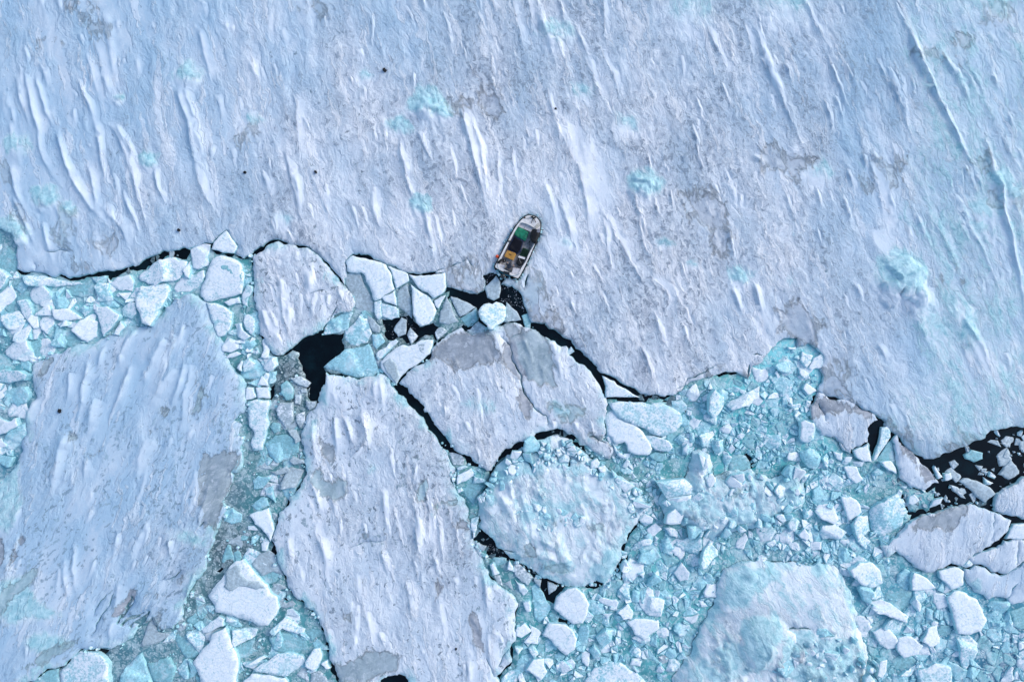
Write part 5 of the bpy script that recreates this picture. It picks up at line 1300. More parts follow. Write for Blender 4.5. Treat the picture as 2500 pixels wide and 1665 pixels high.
P_("ice_slab", "teal broken plate above the black pool", S, 'c', "B: 1274,970 1330,920 1440,795 1500,880 1520,990 1480,1070 1390,1098 1330,1090 1284,1050", h=0.16, tilt=0.1)
P_("ice_slab", "teal rubbly plate under the notched floe's right heel", S, 'c', "B: 1120,880 1240,808 1335,788 1348,802 1310,900 1298,960 1150,990 1075,1000", h=0.2, tilt=0.15)
P_("ice_floe", "big smooth teal-grey plate at the right shore of the black pool", F, 'c', "B: 1084,1290 1150,1230 1280,1130 1400,1112 1490,1082 1530,1160 1560,1250 1588,1338 1520,1380 1440,1380 1380,1388 1230,1340 1120,1310", h=0.2, tilt=0.08)
P_("ice_slab", "grey finger of ice between the twin black pools", S, 'g', "B: 1722,960 1790,842 1840,862 1830,990 1762,1018", h=0.16)
P_("ice_slab", "small grey diamond at the right twin pool", S, 'g', "B: 1842,1000 1872,932 1940,1010 1880,1088", h=0.2)
P_("ice_slab", "pale tilted plate at the far end of the right twin pool", S, 'g', "B: 2097,980 2150,928 2210,970 2120,1048", h=0.24)
P_("ice_slab", "long teal beam of ice below the left twin pool", S, 'c', "B: 1562,1170 1740,1042 1758,1060 1718,1110 1580,1228", h=0.22, tilt=0.1)
P_("ice_chunk", "rounded teal cake left of the long teal beam", K, 'c', "B: 1522,1000 1600,992 1640,1060 1560,1128 1530,1090", h=0.2)
P_("ice_slab", "thin grey plate beside the narrow white slab's teal foot", S, 'g', "B: 1472,805 1560,890 1598,920 1588,980 1530,968 1490,880", h=0.12)
P_("ice_floe", "small floe left of the grey-patched triangular floe, white with a grey corner", F, 'w', "B: 1600,1245 1740,1118 1920,1085 2030,1042 2082,1042 2052,1170 1995,1218 1855,1310 1785,1382 1738,1458 1705,1420 1600,1290", h=0.4, tilt=0.03)
P_("wet_ice_film", "grey bare corner of the small floe at the triangular floe's upper tip", "wet ice", 'g', "B: 1940,1090 2028,1052 2072,1056 2048,1150 2000,1190 1960,1150", h=0.45, tilt=0.0)
P_("wet_ice_film", "grey bare stripe down the small floe's lower half", "wet ice", 'g', "B: 1620,1260 1690,1210 1750,1280 1770,1380 1740,1440 1710,1410", h=0.45, tilt=0.0)
# right of the triangular floe
P_("ice_slab", "flat white wedge between the two arms of the main lead", S, 'w', "C: 1572,1185 1650,1225 1760,1295 1850,1352 1915,1382 1780,1380 1604,1382 1602,1320", tilt=0.02)
P_("ice_floe", "pale floe with an even crust under the right arm of the main lead", F, 'w', "O: 1487,985 1510,980 1570,982 1610,984 1640,994 1662,1009 1666,1035 1650,1053 1620,1066 1595,1061 1575,1045 1545,1035 1510,1020 1497,1003", h=0.38, tilt=0.03)
P_("ice_floe", "white jagged floe across the teal slot from the pale crusted floe", F, 'w', "K: 1798,225 1860,192 1940,282 2060,332 2130,392 2208,540 2180,578 2090,598 1990,568 1960,480 1870,498 1832,430 1802,420 1782,300", h=0.4, tilt=0.1)
P_("ice_slab", "snow-ribbed slab at the edge of the rubble, right of the white jagged floe", S, 'w', "L: 455,242 550,240 690,290 715,340 680,380 560,370 500,300", h=0.45)
P_("ice_slab", "smooth white slab below the snow-ribbed slab", S, 'w', "L: 335,322 440,252 530,350 510,400 440,418 350,370")
P_("ice_shard", "pale fan-shaped shard at the mouth of the arched lead", H_, 'w', "L: 170,300 215,370 290,420 270,450 220,420 190,370", h=0.4)
P_("ice_chunk", "small white brick beside the fan-shaped shard", K, 'w', "L: 258,520 300,450 330,470 290,540")
P_("wet_ice", "bright teal slab below the smooth white slab", "wet ice", 't', "L: 500,410 560,385 660,400 665,450 610,480 530,450", h=0.25)
P_("ice_block", "tall snow-topped block with a crumbly crust, beside the cracked white slab", B_, 'w', "L: 1880,112 1920,92 2000,122 2030,190 2020,270 1960,310 1900,290 1885,200", h=0.7)
P_("ice_block", "smooth turquoise block with a straight left side, above the teal pool", B_, 'c', "L: 1070,282 1190,272 1190,370 1120,420 1090,350", h=0.6)
P_("ice_block", "white rounded block left of the smooth turquoise block", B_, 'w', "L: 960,240 1090,200 1110,230 1060,270 1050,350 990,340", h=0.6)
P_("ice_block", "turquoise diamond block near the snow-ribbed slab", B_, 'c', "L: 730,280 790,225 860,270 800,320", h=0.4)
P_("ice_block", "upright white brick under the turquoise diamond block", B_, 'w', "L: 815,350 850,315 875,340 860,420 815,420", h=0.55)
P_("ice_block", "tall slim brick of ice right of the turquoise diamond block", B_, 'c', "L: 880,210 915,215 930,290 890,340 875,290", h=0.55)
P_("ice_block", "leaning white slab with a turquoise side, above the long seam", B_, 'w', "L: 960,1390 1000,1290 1070,1210 1140,1290 1145,1340 1080,1370 1020,1440 980,1440", h=0.7, tilt=0.7)
P_("ice_slab", "broad pale slab in the rubble left of the leaning white slab", S, 'c', "L: 735,1230 860,1170 970,1155 980,1220 950,1330 860,1300", h=0.4)
P_("ice_slab", "small smooth white slab above the broad pale slab", S, 'w', "L: 640,1080 690,1070 765,1120 760,1170 690,1150", h=0.4)
P_("ice_slab", "white slab at the right rim of the round floe", S, 'w', "L: 410,1000 450,940 540,990 530,1030 480,1070", h=0.42)
P_("ice_slab", "white rounded slab under the slab at the round floe's rim", S, 'w', "L: 480,1090 560,1030 620,1090 560,1150 500,1170")
P_("ice_slab", "pale heart-shaped slab in the rubble beside the broad pale slab", S, 'c', "L: 620,1190 670,1170 740,1270 720,1340 630,1300")
P_("ice_block", "long rounded log of ice by the round floe's lower right rim", B_, 'c', "L: 370,1240 500,1180 540,1190 510,1240 390,1280", h=0.45)
P_("ice_slab", "wide pale slab below the long rounded log", S, 'c', "L: 400,1390 430,1300 560,1260 620,1350 500,1420", h=0.3)
P_("ice_shard", "white pyramid between the round floe and the wide pale slab", H_, 'w', "L: 250,1470 290,1370 350,1450 300,1490", h=0.6, tilt=0.5)
P_("ice_block", "snowy boulder in grey slush left of the domed berg", B_, 'w', "L: 730,1490 800,1390 870,1480 860,1550 790,1568", h=0.5)
P_("ice_block", "pale pointed block above the long seam's right part", B_, 'w', "L: 1860,1140 1920,1080 1980,1150 1950,1200", h=0.5)
P_("ice_block", "white saddle-shaped block near the long seam's right end", B_, 'w', "L: 2065,1130 2090,1060 2200,1050 2310,1120 2240,1190 2100,1190", h=0.5)
P_("ice_slab", "flat-topped crusted slab above the saddle-shaped block", S, 'w', "L: 2020,930 2060,870 2200,880 2230,1000 2180,1040 2060,990", h=0.42)
P_("ice_shard", "narrow pyramid left of the flat-topped crusted slab", H_, 'c', "L: 1910,930 1930,890 1970,980 1930,1010", h=0.5, tilt=0.5)
P_("ice_block", "white block at the corner of the rubble floe's straight lower edge", B_, 'w', "L: 1770,1040 1820,980 1890,1030 1830,1110 1780,1090", h=0.5)
P_("ice_block", "big pale boulder at the head of the turquoise bay", B_, 'c', "D: 490,700 540,635 640,710 640,790 590,870 540,900 485,840", h=0.9, tilt=0.5)
P_("ice_slab", "snow-topped tilted slab right of the big pale boulder", S, 'w', "D: 800,690 960,605 960,720 860,790 700,830 650,780 700,740", h=0.6, tilt=0.4)
P_("ice_slab", "white slab left of the dark wet patch, lowest of the bay's cracked slabs", S, 'w', "D: 1310,440 1400,490 1420,540 1350,540 1315,490")
P_("ice_slab", "white slab touching the dark wet patch at the bay's right shore", S, 'w', "D: 1395,445 1440,352 1520,308 1548,350 1515,440 1420,462", tilt=0.03)
P_("ice_slab", "square white slab in the upper part of the turquoise bay", S, 'w', "D: 1320,370 1340,292 1438,330 1420,390 1380,440", tilt=0.05)
P_("ice_slab", "thin pale plank at the mouth of the turquoise bay", S, 'c', "D: 1200,770 1330,768 1340,800 1260,820")
P_("ice_slab", "small pale roof-shaped slab under the bay's right shore", S, 'w', "D: 1345,630 1380,578 1478,650 1390,688")
P_("ice_slab", "white slab with a flat top between the bay's turquoise pond and the boulder", S, 'c', "D: 1080,420 1180,380 1300,400 1290,470 1200,490 1120,470", h=0.35)
P_("wet_ice", "bright turquoise drowned plate in the middle of the bay", "wet ice", 'c', "D: 1050,540 1100,510 1270,560 1260,690 1180,740 1120,660", h=0.14, tilt=0.05)
P_("ice_block", "pale block beside the square slab at the head of the bay", B_, 'c', "D: 1270,350 1290,325 1320,330 1310,375", h=0.4)
P_("ice_shard", "thin white bar lying at the head of the bay", H_, 'w', "D: 1210,250 1290,248 1292,270 1215,272", h=0.3)
P_("ice_slab", "clean white four-sided slab right of the broken field's lower slabs", S, 'w', "D: 1722,1342 1840,1342 1893,1450 1828,1493 1760,1440", tilt=0.1)
P_("ice_slab", "white slab broken off below the black hole", S, 'w', "E: 722,982 858,924 898,1088 770,1058", tilt=0.03)
P_("ice_shard", "long white dagger-shaped slab right of the black hole", H_, 'w', "E: 902,1068 990,762 1058,748 1082,850 1000,968 922,1076", h=0.36, tilt=0.1)
P_("wet_ice", "dark teal drowned slab right of the dagger-shaped slab", "wet ice", 't', "E: 924,1088 1002,978 1088,862 1108,980 1098,1058 960,1088", h=0.07)
P_("ice_slab", "bright white slab with a torn top below the dark teal slab", S, 'w', "E: 980,1090 1080,1078 1128,1140 1142,1205 1060,1170 1010,1130", h=0.45)
P_("ice_slab", "small white slab cut off the broken slab's lowest corner", S, 'w', "E: 525,985 616,1002 608,1078 562,1058", tilt=0.04)
P_("ice_slab", "small white slab right of the cut-off corner", S, 'w', "E: 634,1044 708,1042 690,1088 632,1094", tilt=0.04)
P_("ice_chunk", "pale rounded block under the bright torn-topped slab", K, 'c', "E: 912,1190 960,1150 1030,1190 1000,1220 930,1222")
P_("ice_block", "two-peaked pale block left of the cracked white slab's foot", B_, 'c', "E: 230,1000 320,960 400,1010 425,1080 380,1170 300,1150 250,1080", h=0.8, tilt=0.5)
P_("ice_shard", "thin upright pale shard by the cracked slab's foot", H_, 'c', "E: 420,1060 480,1010 490,1080 485,1165 450,1130", h=0.5)
# open black water
P_("wet_ice", "big glassy teal cake floating in the open black water", "wet ice", 't', "E: 1780,1020 1850,972 1960,1002 1962,1060 1880,1092 1800,1060", h=0.2)
P_("ice_chunk", "round grey cake left of the big glassy cake", K, 'g', "E: 1640,1090 1690,1070 1730,1110 1682,1160")
P_("ice_chunk", "large pale wedge floating by the right-edge slab", K, 'g', "E: 2112,1210 2230,1072 2310,1200 2212,1260", h=0.2)
P_("ice_chunk", "small flat grey sheet high up in the black water", K, 'g', "E: 2132,910 2230,902 2220,950")
P_("ice_chunk", "dim triangular cake above the large pale wedge", K, 'g', "E: 2150,1040 2200,960 2230,1062")
P_("ice_shard", "white sickle-shaped shard beside the tall pointed slab", H_, 'w', "E: 1497,1150 1510,1130 1570,1230 1530,1250")
P_("ice_chunk", "square white cake right of the sickle-shaped shard", K, 'w', "E: 1590,1200 1650,1190 1665,1250 1600,1270")
P_("ice_slab", "long grey slab drifting at the lower end of the black water", S, 'g', "E: 1742,1280 1830,1247 2078,1390 1980,1478 1890,1410", h=0.28)
P_("ice_slab", "narrow pale slab left of the long grey slab", S, 'g', "E: 1650,1312 1720,1330 1800,1440 1760,1430 1680,1370", h=0.24)
P_("ice_shard", "white pointed slab at the lower left of the black water", H_, 'w', "E: 1462,1530 1490,1460 1580,1430 1560,1490", h=0.35)
P_("ice_chunk", "white faceted cake under the tall pointed slab", K, 'w', "E: 1250,1490 1260,1420 1310,1400 1350,1450 1290,1500", h=0.4)
P_("ice_chunk", "white crumb above the right half of the long grey slab", K, 'w', "E: 1985,1240 2060,1290 1990,1310")
P_("ice_chunk", "grey crumb under the big glassy cake", K, 'g', "E: 1890,1120 1960,1130 1930,1172")
P_("ice_chunk", "small pale cake between the glassy cake and the white crumb", K, 'g', "E: 1950,1170 2010,1182 1990,1220")
P_("ice_chunk", "dim cake against the picture's right rim in the black water", K, 'g', "E: 2310,900 2380,880 2390,980 2320,970")
# right corner
P_("ice_slab", "small triangular slab above the cracked white slab at the right edge", S, 'w', "N: 1542,392 1602,272 1686,264 | O: 2540,1275 2540,1312 | N: 1686,392", tilt=0.02)
P_("ice_slab", "small white slab in the fork of the dark curved crack", S, 'w', "N: 1178,612 1240,560 1275,602 1220,632")
P_("ice_slab", "pale slab hanging under the long white slab's lower tip", S, 'w', "N: 982,652 1120,622 1198,660 1188,770 1090,808 1002,720", tilt=0.06)
P_("ice_slab", "white pointed slab below the long white slab's left tip", S, 'w', "N: 752,740 772,662 900,722 978,800 850,815 760,810")
P_("ice_floe", "round ribbed floe, striped with snow, in the lower right rubble", F, 'w', "N: 1060,870 1120,822 1200,832 1310,892 1350,990 1383,1060 1330,1150 1220,1178 1140,1168 1100,1000", h=0.45, tilt=0.06)
P_("ice_slab", "striped oval slab in the rubble right of the domed berg", S, 'w', "N: 450,1160 560,1112 640,1200 655,1290 580,1310 500,1250", h=0.5)
P_("ice_slab", "smooth white slab beside the striped oval slab", S, 'w', "N: 652,1202 760,1192 858,1270 820,1338 700,1370 642,1300", h=0.4, tilt=0.03)
P_("ice_slab", "long snowy slab above the striped oval slab", S, 'w', "N: 395,920 520,892 660,972 738,1030 720,1080 560,1020 450,980", h=0.5)
P_("ice_slab", "white slab with rounded foot between the smooth slab and the ribbed floe", S, 'w', "N: 840,1230 900,1122 980,1102 1000,1250 920,1280")
P_("ice_block", "white crusted block under the right end of the long seam", B_, 'w', "N: 240,640 330,582 430,582 510,650 538,760 440,800 340,760", h=0.55)
P_("ice_block", "pale turquoise block below the crusted block", B_, 'c', "N: 330,800 410,752 460,850 440,940 370,900", h=0.6)
P_("ice_block", "small white bell-shaped block in the right rubble", B_, 'w', "N: 770,930 800,872 850,940 830,1000", h=0.6)
P_("ice_slab", "flat bluish slab at the bottom edge of the right corner", S, 'w', "N: 820,1470 960,1412 1090,1450 1090,1568 1090,1640 820,1640", tilt=0.02)
P_("ice_slab", "folded pale slab below the round ribbed floe", S, 'c', "N: 1140,1210 1250,1190 1320,1260 1300,1370 1210,1490 1170,1350", h=0.5, tilt=0.4)
P_("ice_slab", "round crusted slab near the end of the black brash", S, 'w', "N: 182,42 260,42 340,110 353,170 240,250 205,130", h=0.42, tilt=0.05)
P_("ice_floe", "rubbly turquoise floe at the left end of the long white slab", F, 'c', "N: 470,112 560,52 650,22 720,92 748,170 700,280 560,370 460,340 430,240", h=0.5, tilt=0.3, amp=0.1)
P_("ice_block", "pale block under the rubbly turquoise floe", B_, 'c', "N: 270,270 320,202 410,202 430,330 320,400", h=0.5)
P_("ice_slab", "turquoise half-round slab standing at the seam's right end", S, 'c', "N: 172,470 220,462 280,550 260,588 172,590", h=0.3)
P_("ice_slab", "pale slab at the right edge above the bluish cakes", S, 'c', "N: 1400,950 1430,912 1590,892 1560,990 1480,1040", h=0.4)
P_("wet_ice", "blue-teal plate at the right edge of the lower corner", "wet ice", 't', "N: 1570,990 1686,952 1720,960 1720,1130 1600,1110", h=0.2)
P_("ice_block", "rounded teal bar beside the blue-teal plate", B_, 'c', "N: 1430,1080 1540,1082 1550,1120 1440,1120", h=0.4)
P_("ice_block", "upright pale brick at the bottom edge beside the domed berg", B_, 'w', "N: 480,1520 500,1392 560,1382 560,1480 530,1540", h=0.6)
# lower middle
P_("ice_floe", "round white floe, clean and disc-like, below the round rubble-rimmed floe", F, 'w', "J: 1315,900 1342,800 1440,722 1510,707 1590,760 1640,860 1620,950 1580,1030 1500,1040 1440,1000 1370,950", h=0.5, tilt=0.04)
P_("ice_floe", "white rounded floe with a knobbly right side, under the disc-like floe", F, 'w', "J: 1212,1140 1270,1032 1420,1042 1490,1090 1525,1170 1510,1260 1430,1322 1380,1290 1310,1220", h=0.48, tilt=0.06)
P_("ice_slab", "square white slab touching the central floe's right edge", S, 'w', "J: 962,1090 1050,1032 1110,1110 1020,1165 970,1140")
P_("ice_slab", "pale folded slab right of the square white slab", S, 'w', "J: 1040,1200 1110,1122 1090,1050 1200,1120 1170,1220")
P_("ice_block", "small white cube below the pale folded slab", B_, 'w', "J: 1080,1260 1120,1232 1175,1310 1130,1350")
P_("ice_shard", "small white triangle left of the small white cube", H_, 'w', "J: 960,1250 1035,1260 990,1320")
P_("ice_slab", "white crusted slab at the bottom edge near the central floe", S, 'w', "J: 1060,1450 1130,1360 1230,1355 1255,1480 1200,1555 1140,1510", h=0.45)
P_("ice_slab", "tall pointed teal slab left of the disc-like floe", S, 'c', "J: 1110,700 1160,672 1220,760 1285,910 1180,1030 1130,960 1120,830", h=0.2, tilt=0.1)
P_("ice_slab", "white slab left of the tall pointed teal slab's head", S, 'w', "J: 958,640 1040,682 1080,740 1040,790 1000,740")
P_("ice_slab", "grey striped slab under the black sliver of water", S, 'g', "J: 950,470 1020,510 1120,610 1080,690 960,600", h=0.22)
P_("ice_shard", "white bell-shaped shard left of the grey striped slab", H_, 'w', "J: 890,540 910,462 940,510 960,580", h=0.4)
P_("ice_shard", "white crystal-like shard beside the central floe, left of the bell-shaped shard", H_, 'w', "J: 730,500 760,482 820,580 755,605", h=0.4)
P_("ice_chunk", "pale wedge under the lower end of the black sliver", K, 'g', "J: 1130,625 1200,642 1190,710 1150,670", h=0.3)
P_("ice_chunk", "grey triangular cake in the black brash above the disc-like floe", K, 'g', "J: 1260,655 1350,690 1330,730 1270,770", h=0.2)
P_("ice_shard", "white tooth-shaped slab where the round floe meets the central floe", H_, 'w', "J: 555,90 630,66 610,180 580,260 557,150", h=0.45)
P_("ice_chunk", "small bright white square right of the central floe's corner", K, 'w', "J: 1030,840 1095,826 1105,920 1070,930", h=0.4)
P_("ice_chunk", "dim grey plate at the central floe's bulge in the dark water", K, 'g', "J: 770,600 820,592 850,690 790,670")
P_("ice_chunk", "dim grey plate with a white rim below the bell-shaped shard", K, 'g', "J: 862,670 920,642 950,740")
P_("ice_chunk", "grey-white plate at the head of the dark water beside the tooth-shaped slab", K, 'g', "J: 595,302 700,330 670,380 620,340", h=0.24)
P_("wet_ice", "teal drowned plate below the dark frazil water", "wet ice", 't', "J: 740,422 880,440 880,480 800,510", h=0.1)
P_("ice_slab", "flat white slab right of the disc-like floe", S, 'w', "J: 1715,822 1740,797 1880,810 1905,840 1890,920 1790,870")
P_("ice_slab", "smooth pale slab below the flat white slab's right end", S, 'w', "J: 1890,930 1990,852 2040,930 2020,1000 1950,1000")
P_("ice_block", "pale pointed block in the lower middle rubble", B_, 'c', "J: 1700,1160 1790,1082 1870,1110 1840,1200 1760,1280", h=0.5)
P_("ice_floe", "white slab with a fine crack and a grey drowned corner, left of the domed berg", F, 'w', "J: 1975,1022 2140,992 2270,1002 2280,1080 2140,1190 2050,1130", h=0.4, tilt=0.04)
P_("ice_block", "snow-rubbled block above the finely cracked slab", B_, 'w', "J: 2090,830 2180,792 2330,830 2300,980 2180,970 2110,900", h=0.5)
P_("ice_slab", "pointed pale slab above the smooth pale slab", S, 'c', "J: 1895,790 1960,672 2015,690 2010,820 1950,850", h=0.4)
P_("ice_shard", "white pyramid under the round floe's lower right rim", H_, 'w', "J: 1920,540 1960,462 2030,550 1980,590", h=0.55, tilt=0.4)
P_("ice_slab", "narrow pale slab right of the knobbly floe", S, 'c', "J: 1550,1060 1620,1042 1620,1240 1540,1240", h=0.24)
P_("ice_shard", "small white triangle above the pale pointed block", H_, 'w', "J: 1760,950 1850,940 1800,990")
P_("ice_floe", "turquoise rounded shelf at the bottom edge below the central floe's corner", F, 'c', "J: 800,1600 840,1530 900,1480 1040,1402 1050,1460 1000,1520 960,1600 | O: 1240,1760 1200,1760", h=0.24, tilt=0.1)
P_("ice_floe", "pale mound cut by the bottom edge, left of the domed berg", F, 'c', "J: 1600,1568 1690,1450 1830,1392 1930,1402 2080,1500 2150,1568 | O: 1590,1740 1420,1740", h=0.5, tilt=0.15)
P_("ice_block", "small pale pyramid in teal slush right of the knobbly floe", B_, 'c', "J: 1640,1282 1680,1232 1740,1310 1680,1370", h=0.45, tilt=0.4)
P_("ice_block", "pale block between the bottom crusted slab and the knobbly floe", B_, 'c', "J: 1325,1460 1340,1402 1400,1372 1480,1440 1400,1490", h=0.4)
P_("ice_shard", "white triangle in the turquoise brash right of the round floe's foot", H_, 'w', "J: 2080,582 2150,570 2130,622", h=0.4)
P_("ice_block", "two-faced pale block above the snow-rubbled block", B_, 'c', "J: 2160,700 2230,572 2310,660 2200,710", h=0.6, tilt=0.5)
P_("ice_chunk", "white slab in the triangle of teal slush beside the central floe", K, 'w', "K: 430,870 440,780 560,722 590,790 540,820", h=0.35)
P_("ice_chunk", "pale thin slab above the white slab in the slush triangle", K, 'w', "K: 432,720 500,698 530,710 440,750")
P_("ice_chunk", "small white block near the round floe in the slush triangle", K, 'w', "K: 575,860 590,800 690,830 690,850 620,860", h=0.35)
P_("wet_ice", "teal drowned slab in the slush triangle", "wet ice", 't', "K: 470,880 580,800 575,860 680,880 600,980 590,1060 500,960", h=0.09)
P_("wet_ice", "grey plate of thin ice at the black lead's lower fork", "wet ice", 'g', "K: 360,580 470,600 500,640 490,690 400,690", h=0.09)

# ------------------------------------------------------------------ loose rubble: packed cells between the surveyed pieces
def clip_half(pg, nx, ny, d):
    out = []
    n = len(pg)
    for i in range(n):
        a = pg[i]; b = pg[(i + 1) % n]
        da = a[0] * nx + a[1] * ny - d; db = b[0] * nx + b[1] * ny - d
        if da <= 0: out.append(a)
        if (da < 0 < db) or (db < 0 < da):
            t = da / (da - db); out.append((a[0] + (b[0] - a[0]) * t, a[1] + (b[1] - a[1]) * t))
    return out


def cells(spec, size, seed, var=0.55, gap=(0.03, 0.16), spread=2.5):
    """power cells of very uneven size inside an outline; size in map units"""
    rs = np.random.RandomState(seed)
    pg = poly(spec)
    A = np.array(pg); lo = A.min(0); hi = A.max(0)
    s = size / 25.0
    n = int((hi - lo).prod() / (s * s) * 1.0)
    P = rs.uniform(lo, hi, (n * 3, 2))
    P = P[inside(P, pg)]
    keep = []
    rad = s * np.exp(rs.normal(0, var, len(P))) * 0.62
    rad = np.clip(rad, s * 0.22, s * 1.6)
    for i in range(len(P)):
        ok = True
        if keep:
            q = np.array(keep)
            d = np.sqrt(((P[q] - P[i]) ** 2).sum(1))
            ok = (d > (rad[q] + rad[i]) * 0.72).all()
        if ok: keep.append(i)
    P = P[keep]; rad = rad[keep]
    out = []
    for i in range(len(P)):
        p = P[i]; r = rad[i] * spread
        k = rs.randint(4, 8); a0 = rs.uniform(0, 7)
        el = rs.uniform(0.5, 1.0); ea = rs.uniform(0, 3.14)
        c = []
        for j in range(k):
            a = a0 + (j + rs.uniform(-.38, .38)) * 2 * math.pi / k
            rr = r * rs.uniform(0.75, 1.25)
            x, y = math.cos(a) * rr, math.sin(a) * rr * el
            c.append((p[0] + x * math.cos(ea) - y * math.sin(ea), p[1] + x * math.sin(ea) + y * math.cos(ea)))
        d2 = ((P - p) ** 2).sum(1)
        for j in np.argsort(d2)[1:14]:
            v = P[j] - p; L = math.sqrt(d2[j])
            if L < 1e-6: continue
            t = 0.5 + (rad[i] ** 2 - rad[j] ** 2) / (2 * L * L)
            t = min(max(t, 0.15), 0.85)
            nx, ny = v / L
            ang = rs.normal(0, 0.16); nx, ny = nx * math.cos(ang) - ny * math.sin(ang), nx * math.sin(ang) + ny * math.cos(ang)
            m = p + v * t
            c = clip_half(c, nx, ny, m[0] * nx + m[1] * ny - rs.uniform(*gap) / 2)
            if len(c) < 3: break
        if len(c) >= 3 and area(c) > 0.02:
            if rs.uniform() < 0.5:                       # cleaved in two
                m = np.array(c).mean(0); q = rs.uniform(0, 6.283); nx, ny = math.cos(q), math.sin(q)
                off = m[0] * nx + m[1] * ny + rs.normal(0, 0.22) * rad[i]; gp = rs.uniform(0.015, 0.06)
                for h in (clip_half(c, nx, ny, off - gp / 2), clip_half(c, -nx, -ny, -off - gp / 2)):
                    if len(h) >= 3 and area(h) > 0.02: out.append(h)
            else: out.append(c)
    return out


SOLIDA = [(np.array(p), np.array(p).min(0), np.array(p).max(0)) for p in SOLID]


VOID = [poly(LEAD_H), poly(LEAD_A)]


def outside(pg, reg):
    A = np.array(pg)
    if any(inside(A, v).any() for v in VOID): return True
    return (~inside(A, reg)).mean() > 0.34


def covered(pg):
    A = np.array(pg); A = np.concatenate([A, A.mean(0)[None], A * 0.5 + A.mean(0) * 0.5])
    hit = np.zeros(len(A), bool)
    lo = A.min(0); hi = A.max(0)
    for p, l, h in SOLIDA:
        if (lo > h).any() or (hi < l).any(): continue
        hit |= inside(A, p.tolist())
    return hit.mean()


RUB = [  # outline, typical size, label area, kinds weights (w,c,t,g), keep share, spread
    ("A: -300,60 60,170 150,330 160,520 130,610 240,655 620,690 1100,640 1480,500 1700,530 1740,600 1830,640 1880,880 1700,830 1450,1000 1100,1180 700,1270 400,1400 300,1568 -300,1568", 27, "the rubble belt under the long lead", (0.55, 0.35, 0.1, 0), 0.93),
    ("O: -60,900 75,900 78,960 60,1080 30,1180 -60,1200", 30, "rubble left of the streaked floe", (0.45, 0.45, 0.1, 0), 0.9),
    ("B: 340,320 430,300 440,650 480,800 500,1000 640,1200 640,1450 590,1568 460,1568 420,1440 300,1300 200,1180 240,900 330,640", 20, "the channel beside the notched floe", (0.5, 0.3, 0.2, 0), 0.75),
    ("G: 340,360 400,300 420,700 540,760 560,560 600,300 640,120 800,20 820,300 940,420 900,560 890,800 920,950 700,1260 640,1480 560,1200 400,900 330,940", 24, "dark brash left of the central floe", (0.1, 0.15, 0.3, 0.45), 0.8),
    ("I: 430,380 600,250 780,60 960,300 1060,560 1120,780 1300,900 1440,1080 1490,1300 1560,1500 1440,1568 100,1568 -200,1568 -60,1300 120,1000 330,620", 30, "slush right of the streaked floe", (0.14, 0.38, 0.28, 0.2), 0.75),
    ("B: 1520,760 1640,900 1640,1030 1740,1060 1840,1020 1960,1010 2100,1020 2080,1100 1900,1140 1640,1330 1520,1350 1500,1080 1300,960 1360,800", 18, "the leads left of the boat's wake", (0.05, 0.3, 0.3, 0.35), 0.55),
    ("K: 400,700 500,640 700,780 640,1000 640,1150 640,1240 560,1300 540,1120 430,920", 18, "the slush triangle beside the round floe", (0.4, 0.3, 0.3, 0), 0.7),
    ("J: 590,60 650,160 860,400 1250,640 1400,700 1300,900 1180,1030 960,1250 930,1400 860,1500 830,1640 1700,1640 2080,1480 2333,1200 2333,700 2000,420 1880,620 1700,720 1450,720 1270,780 1130,620 900,440 700,300", 18, "the broken ice below the round floe", (0.32, 0.5, 0.18, 0), 0.86),
    ("K: 1480,460 1800,420 1990,560 2200,560 2333,420 2333,1450 1990,1340 2140,1100 2080,920 1700,660", 15, "rubble right of the round floe", (0.4, 0.45, 0.1, 0.05), 0.97),
    ("D: 120,760 330,560 480,600 800,560 850,560 1000,350 1180,250 1310,260 1540,360 1480,640 1420,760 1420,900 1580,1180 1800,1300 1980,1300 2100,1400 2000,1568 1380,1568 1300,1300 1100,1340 900,1360 680,1360 500,1200 400,1250 200,1300 0,1200 0,1060 260,960", 15, "the turquoise bay", (0.26, 0.6, 0.14, 0), 0.92),
    ("L: 1640,1040 1880,900 1950,600 2200,500 2333,560 2333,1400 1400,1370 1200,1340 1000,1300 600,1180 640,1050 1000,1180 1400,1120", 16, "the rubble above the long seam", (0.3, 0.6, 0.1, 0), 0.94),
    ("L: 0,1450 200,1300 400,1150 600,1180 1000,1300 1150,1350 1240,1400 1130,1568 0,1568", 18, "the rubble left of the domed berg", (0.3, 0.55, 0.15, 0), 0.92),
    ("M: 0,330 740,330 700,420 640,560 600,760 480,960 420,1100 200,1500 0,1568", 19, "the broken ice along the domed berg's flank", (0.3, 0.55, 0.12, 0.03), 0.88),
    ("N: 0,60 700,100 740,300 560,560 830,660 1000,700 1250,830 1500,1000 1800,1000 1800,1800 300,1800 290,1000 200,700 0,600", 24, "the lower right corner's rubble", (0.26, 0.54, 0.2, 0), 0.93),
]
LOOSE = []
for i, (spec, size, where, wts, share) in enumerate(RUB):
    r2 = random.Random(100 + i)
    reg = poly(spec)
    for c in cells(spec, size, 200 + i, 0.6, (0.02, 0.09)):
        if outside(c, reg): continue
        if r2.random() > share: continue
        if covered(c) > 0.72: continue
        k = r2.choices('wctg', wts)[0]
        LOOSE.append((area(c), c, k, where))
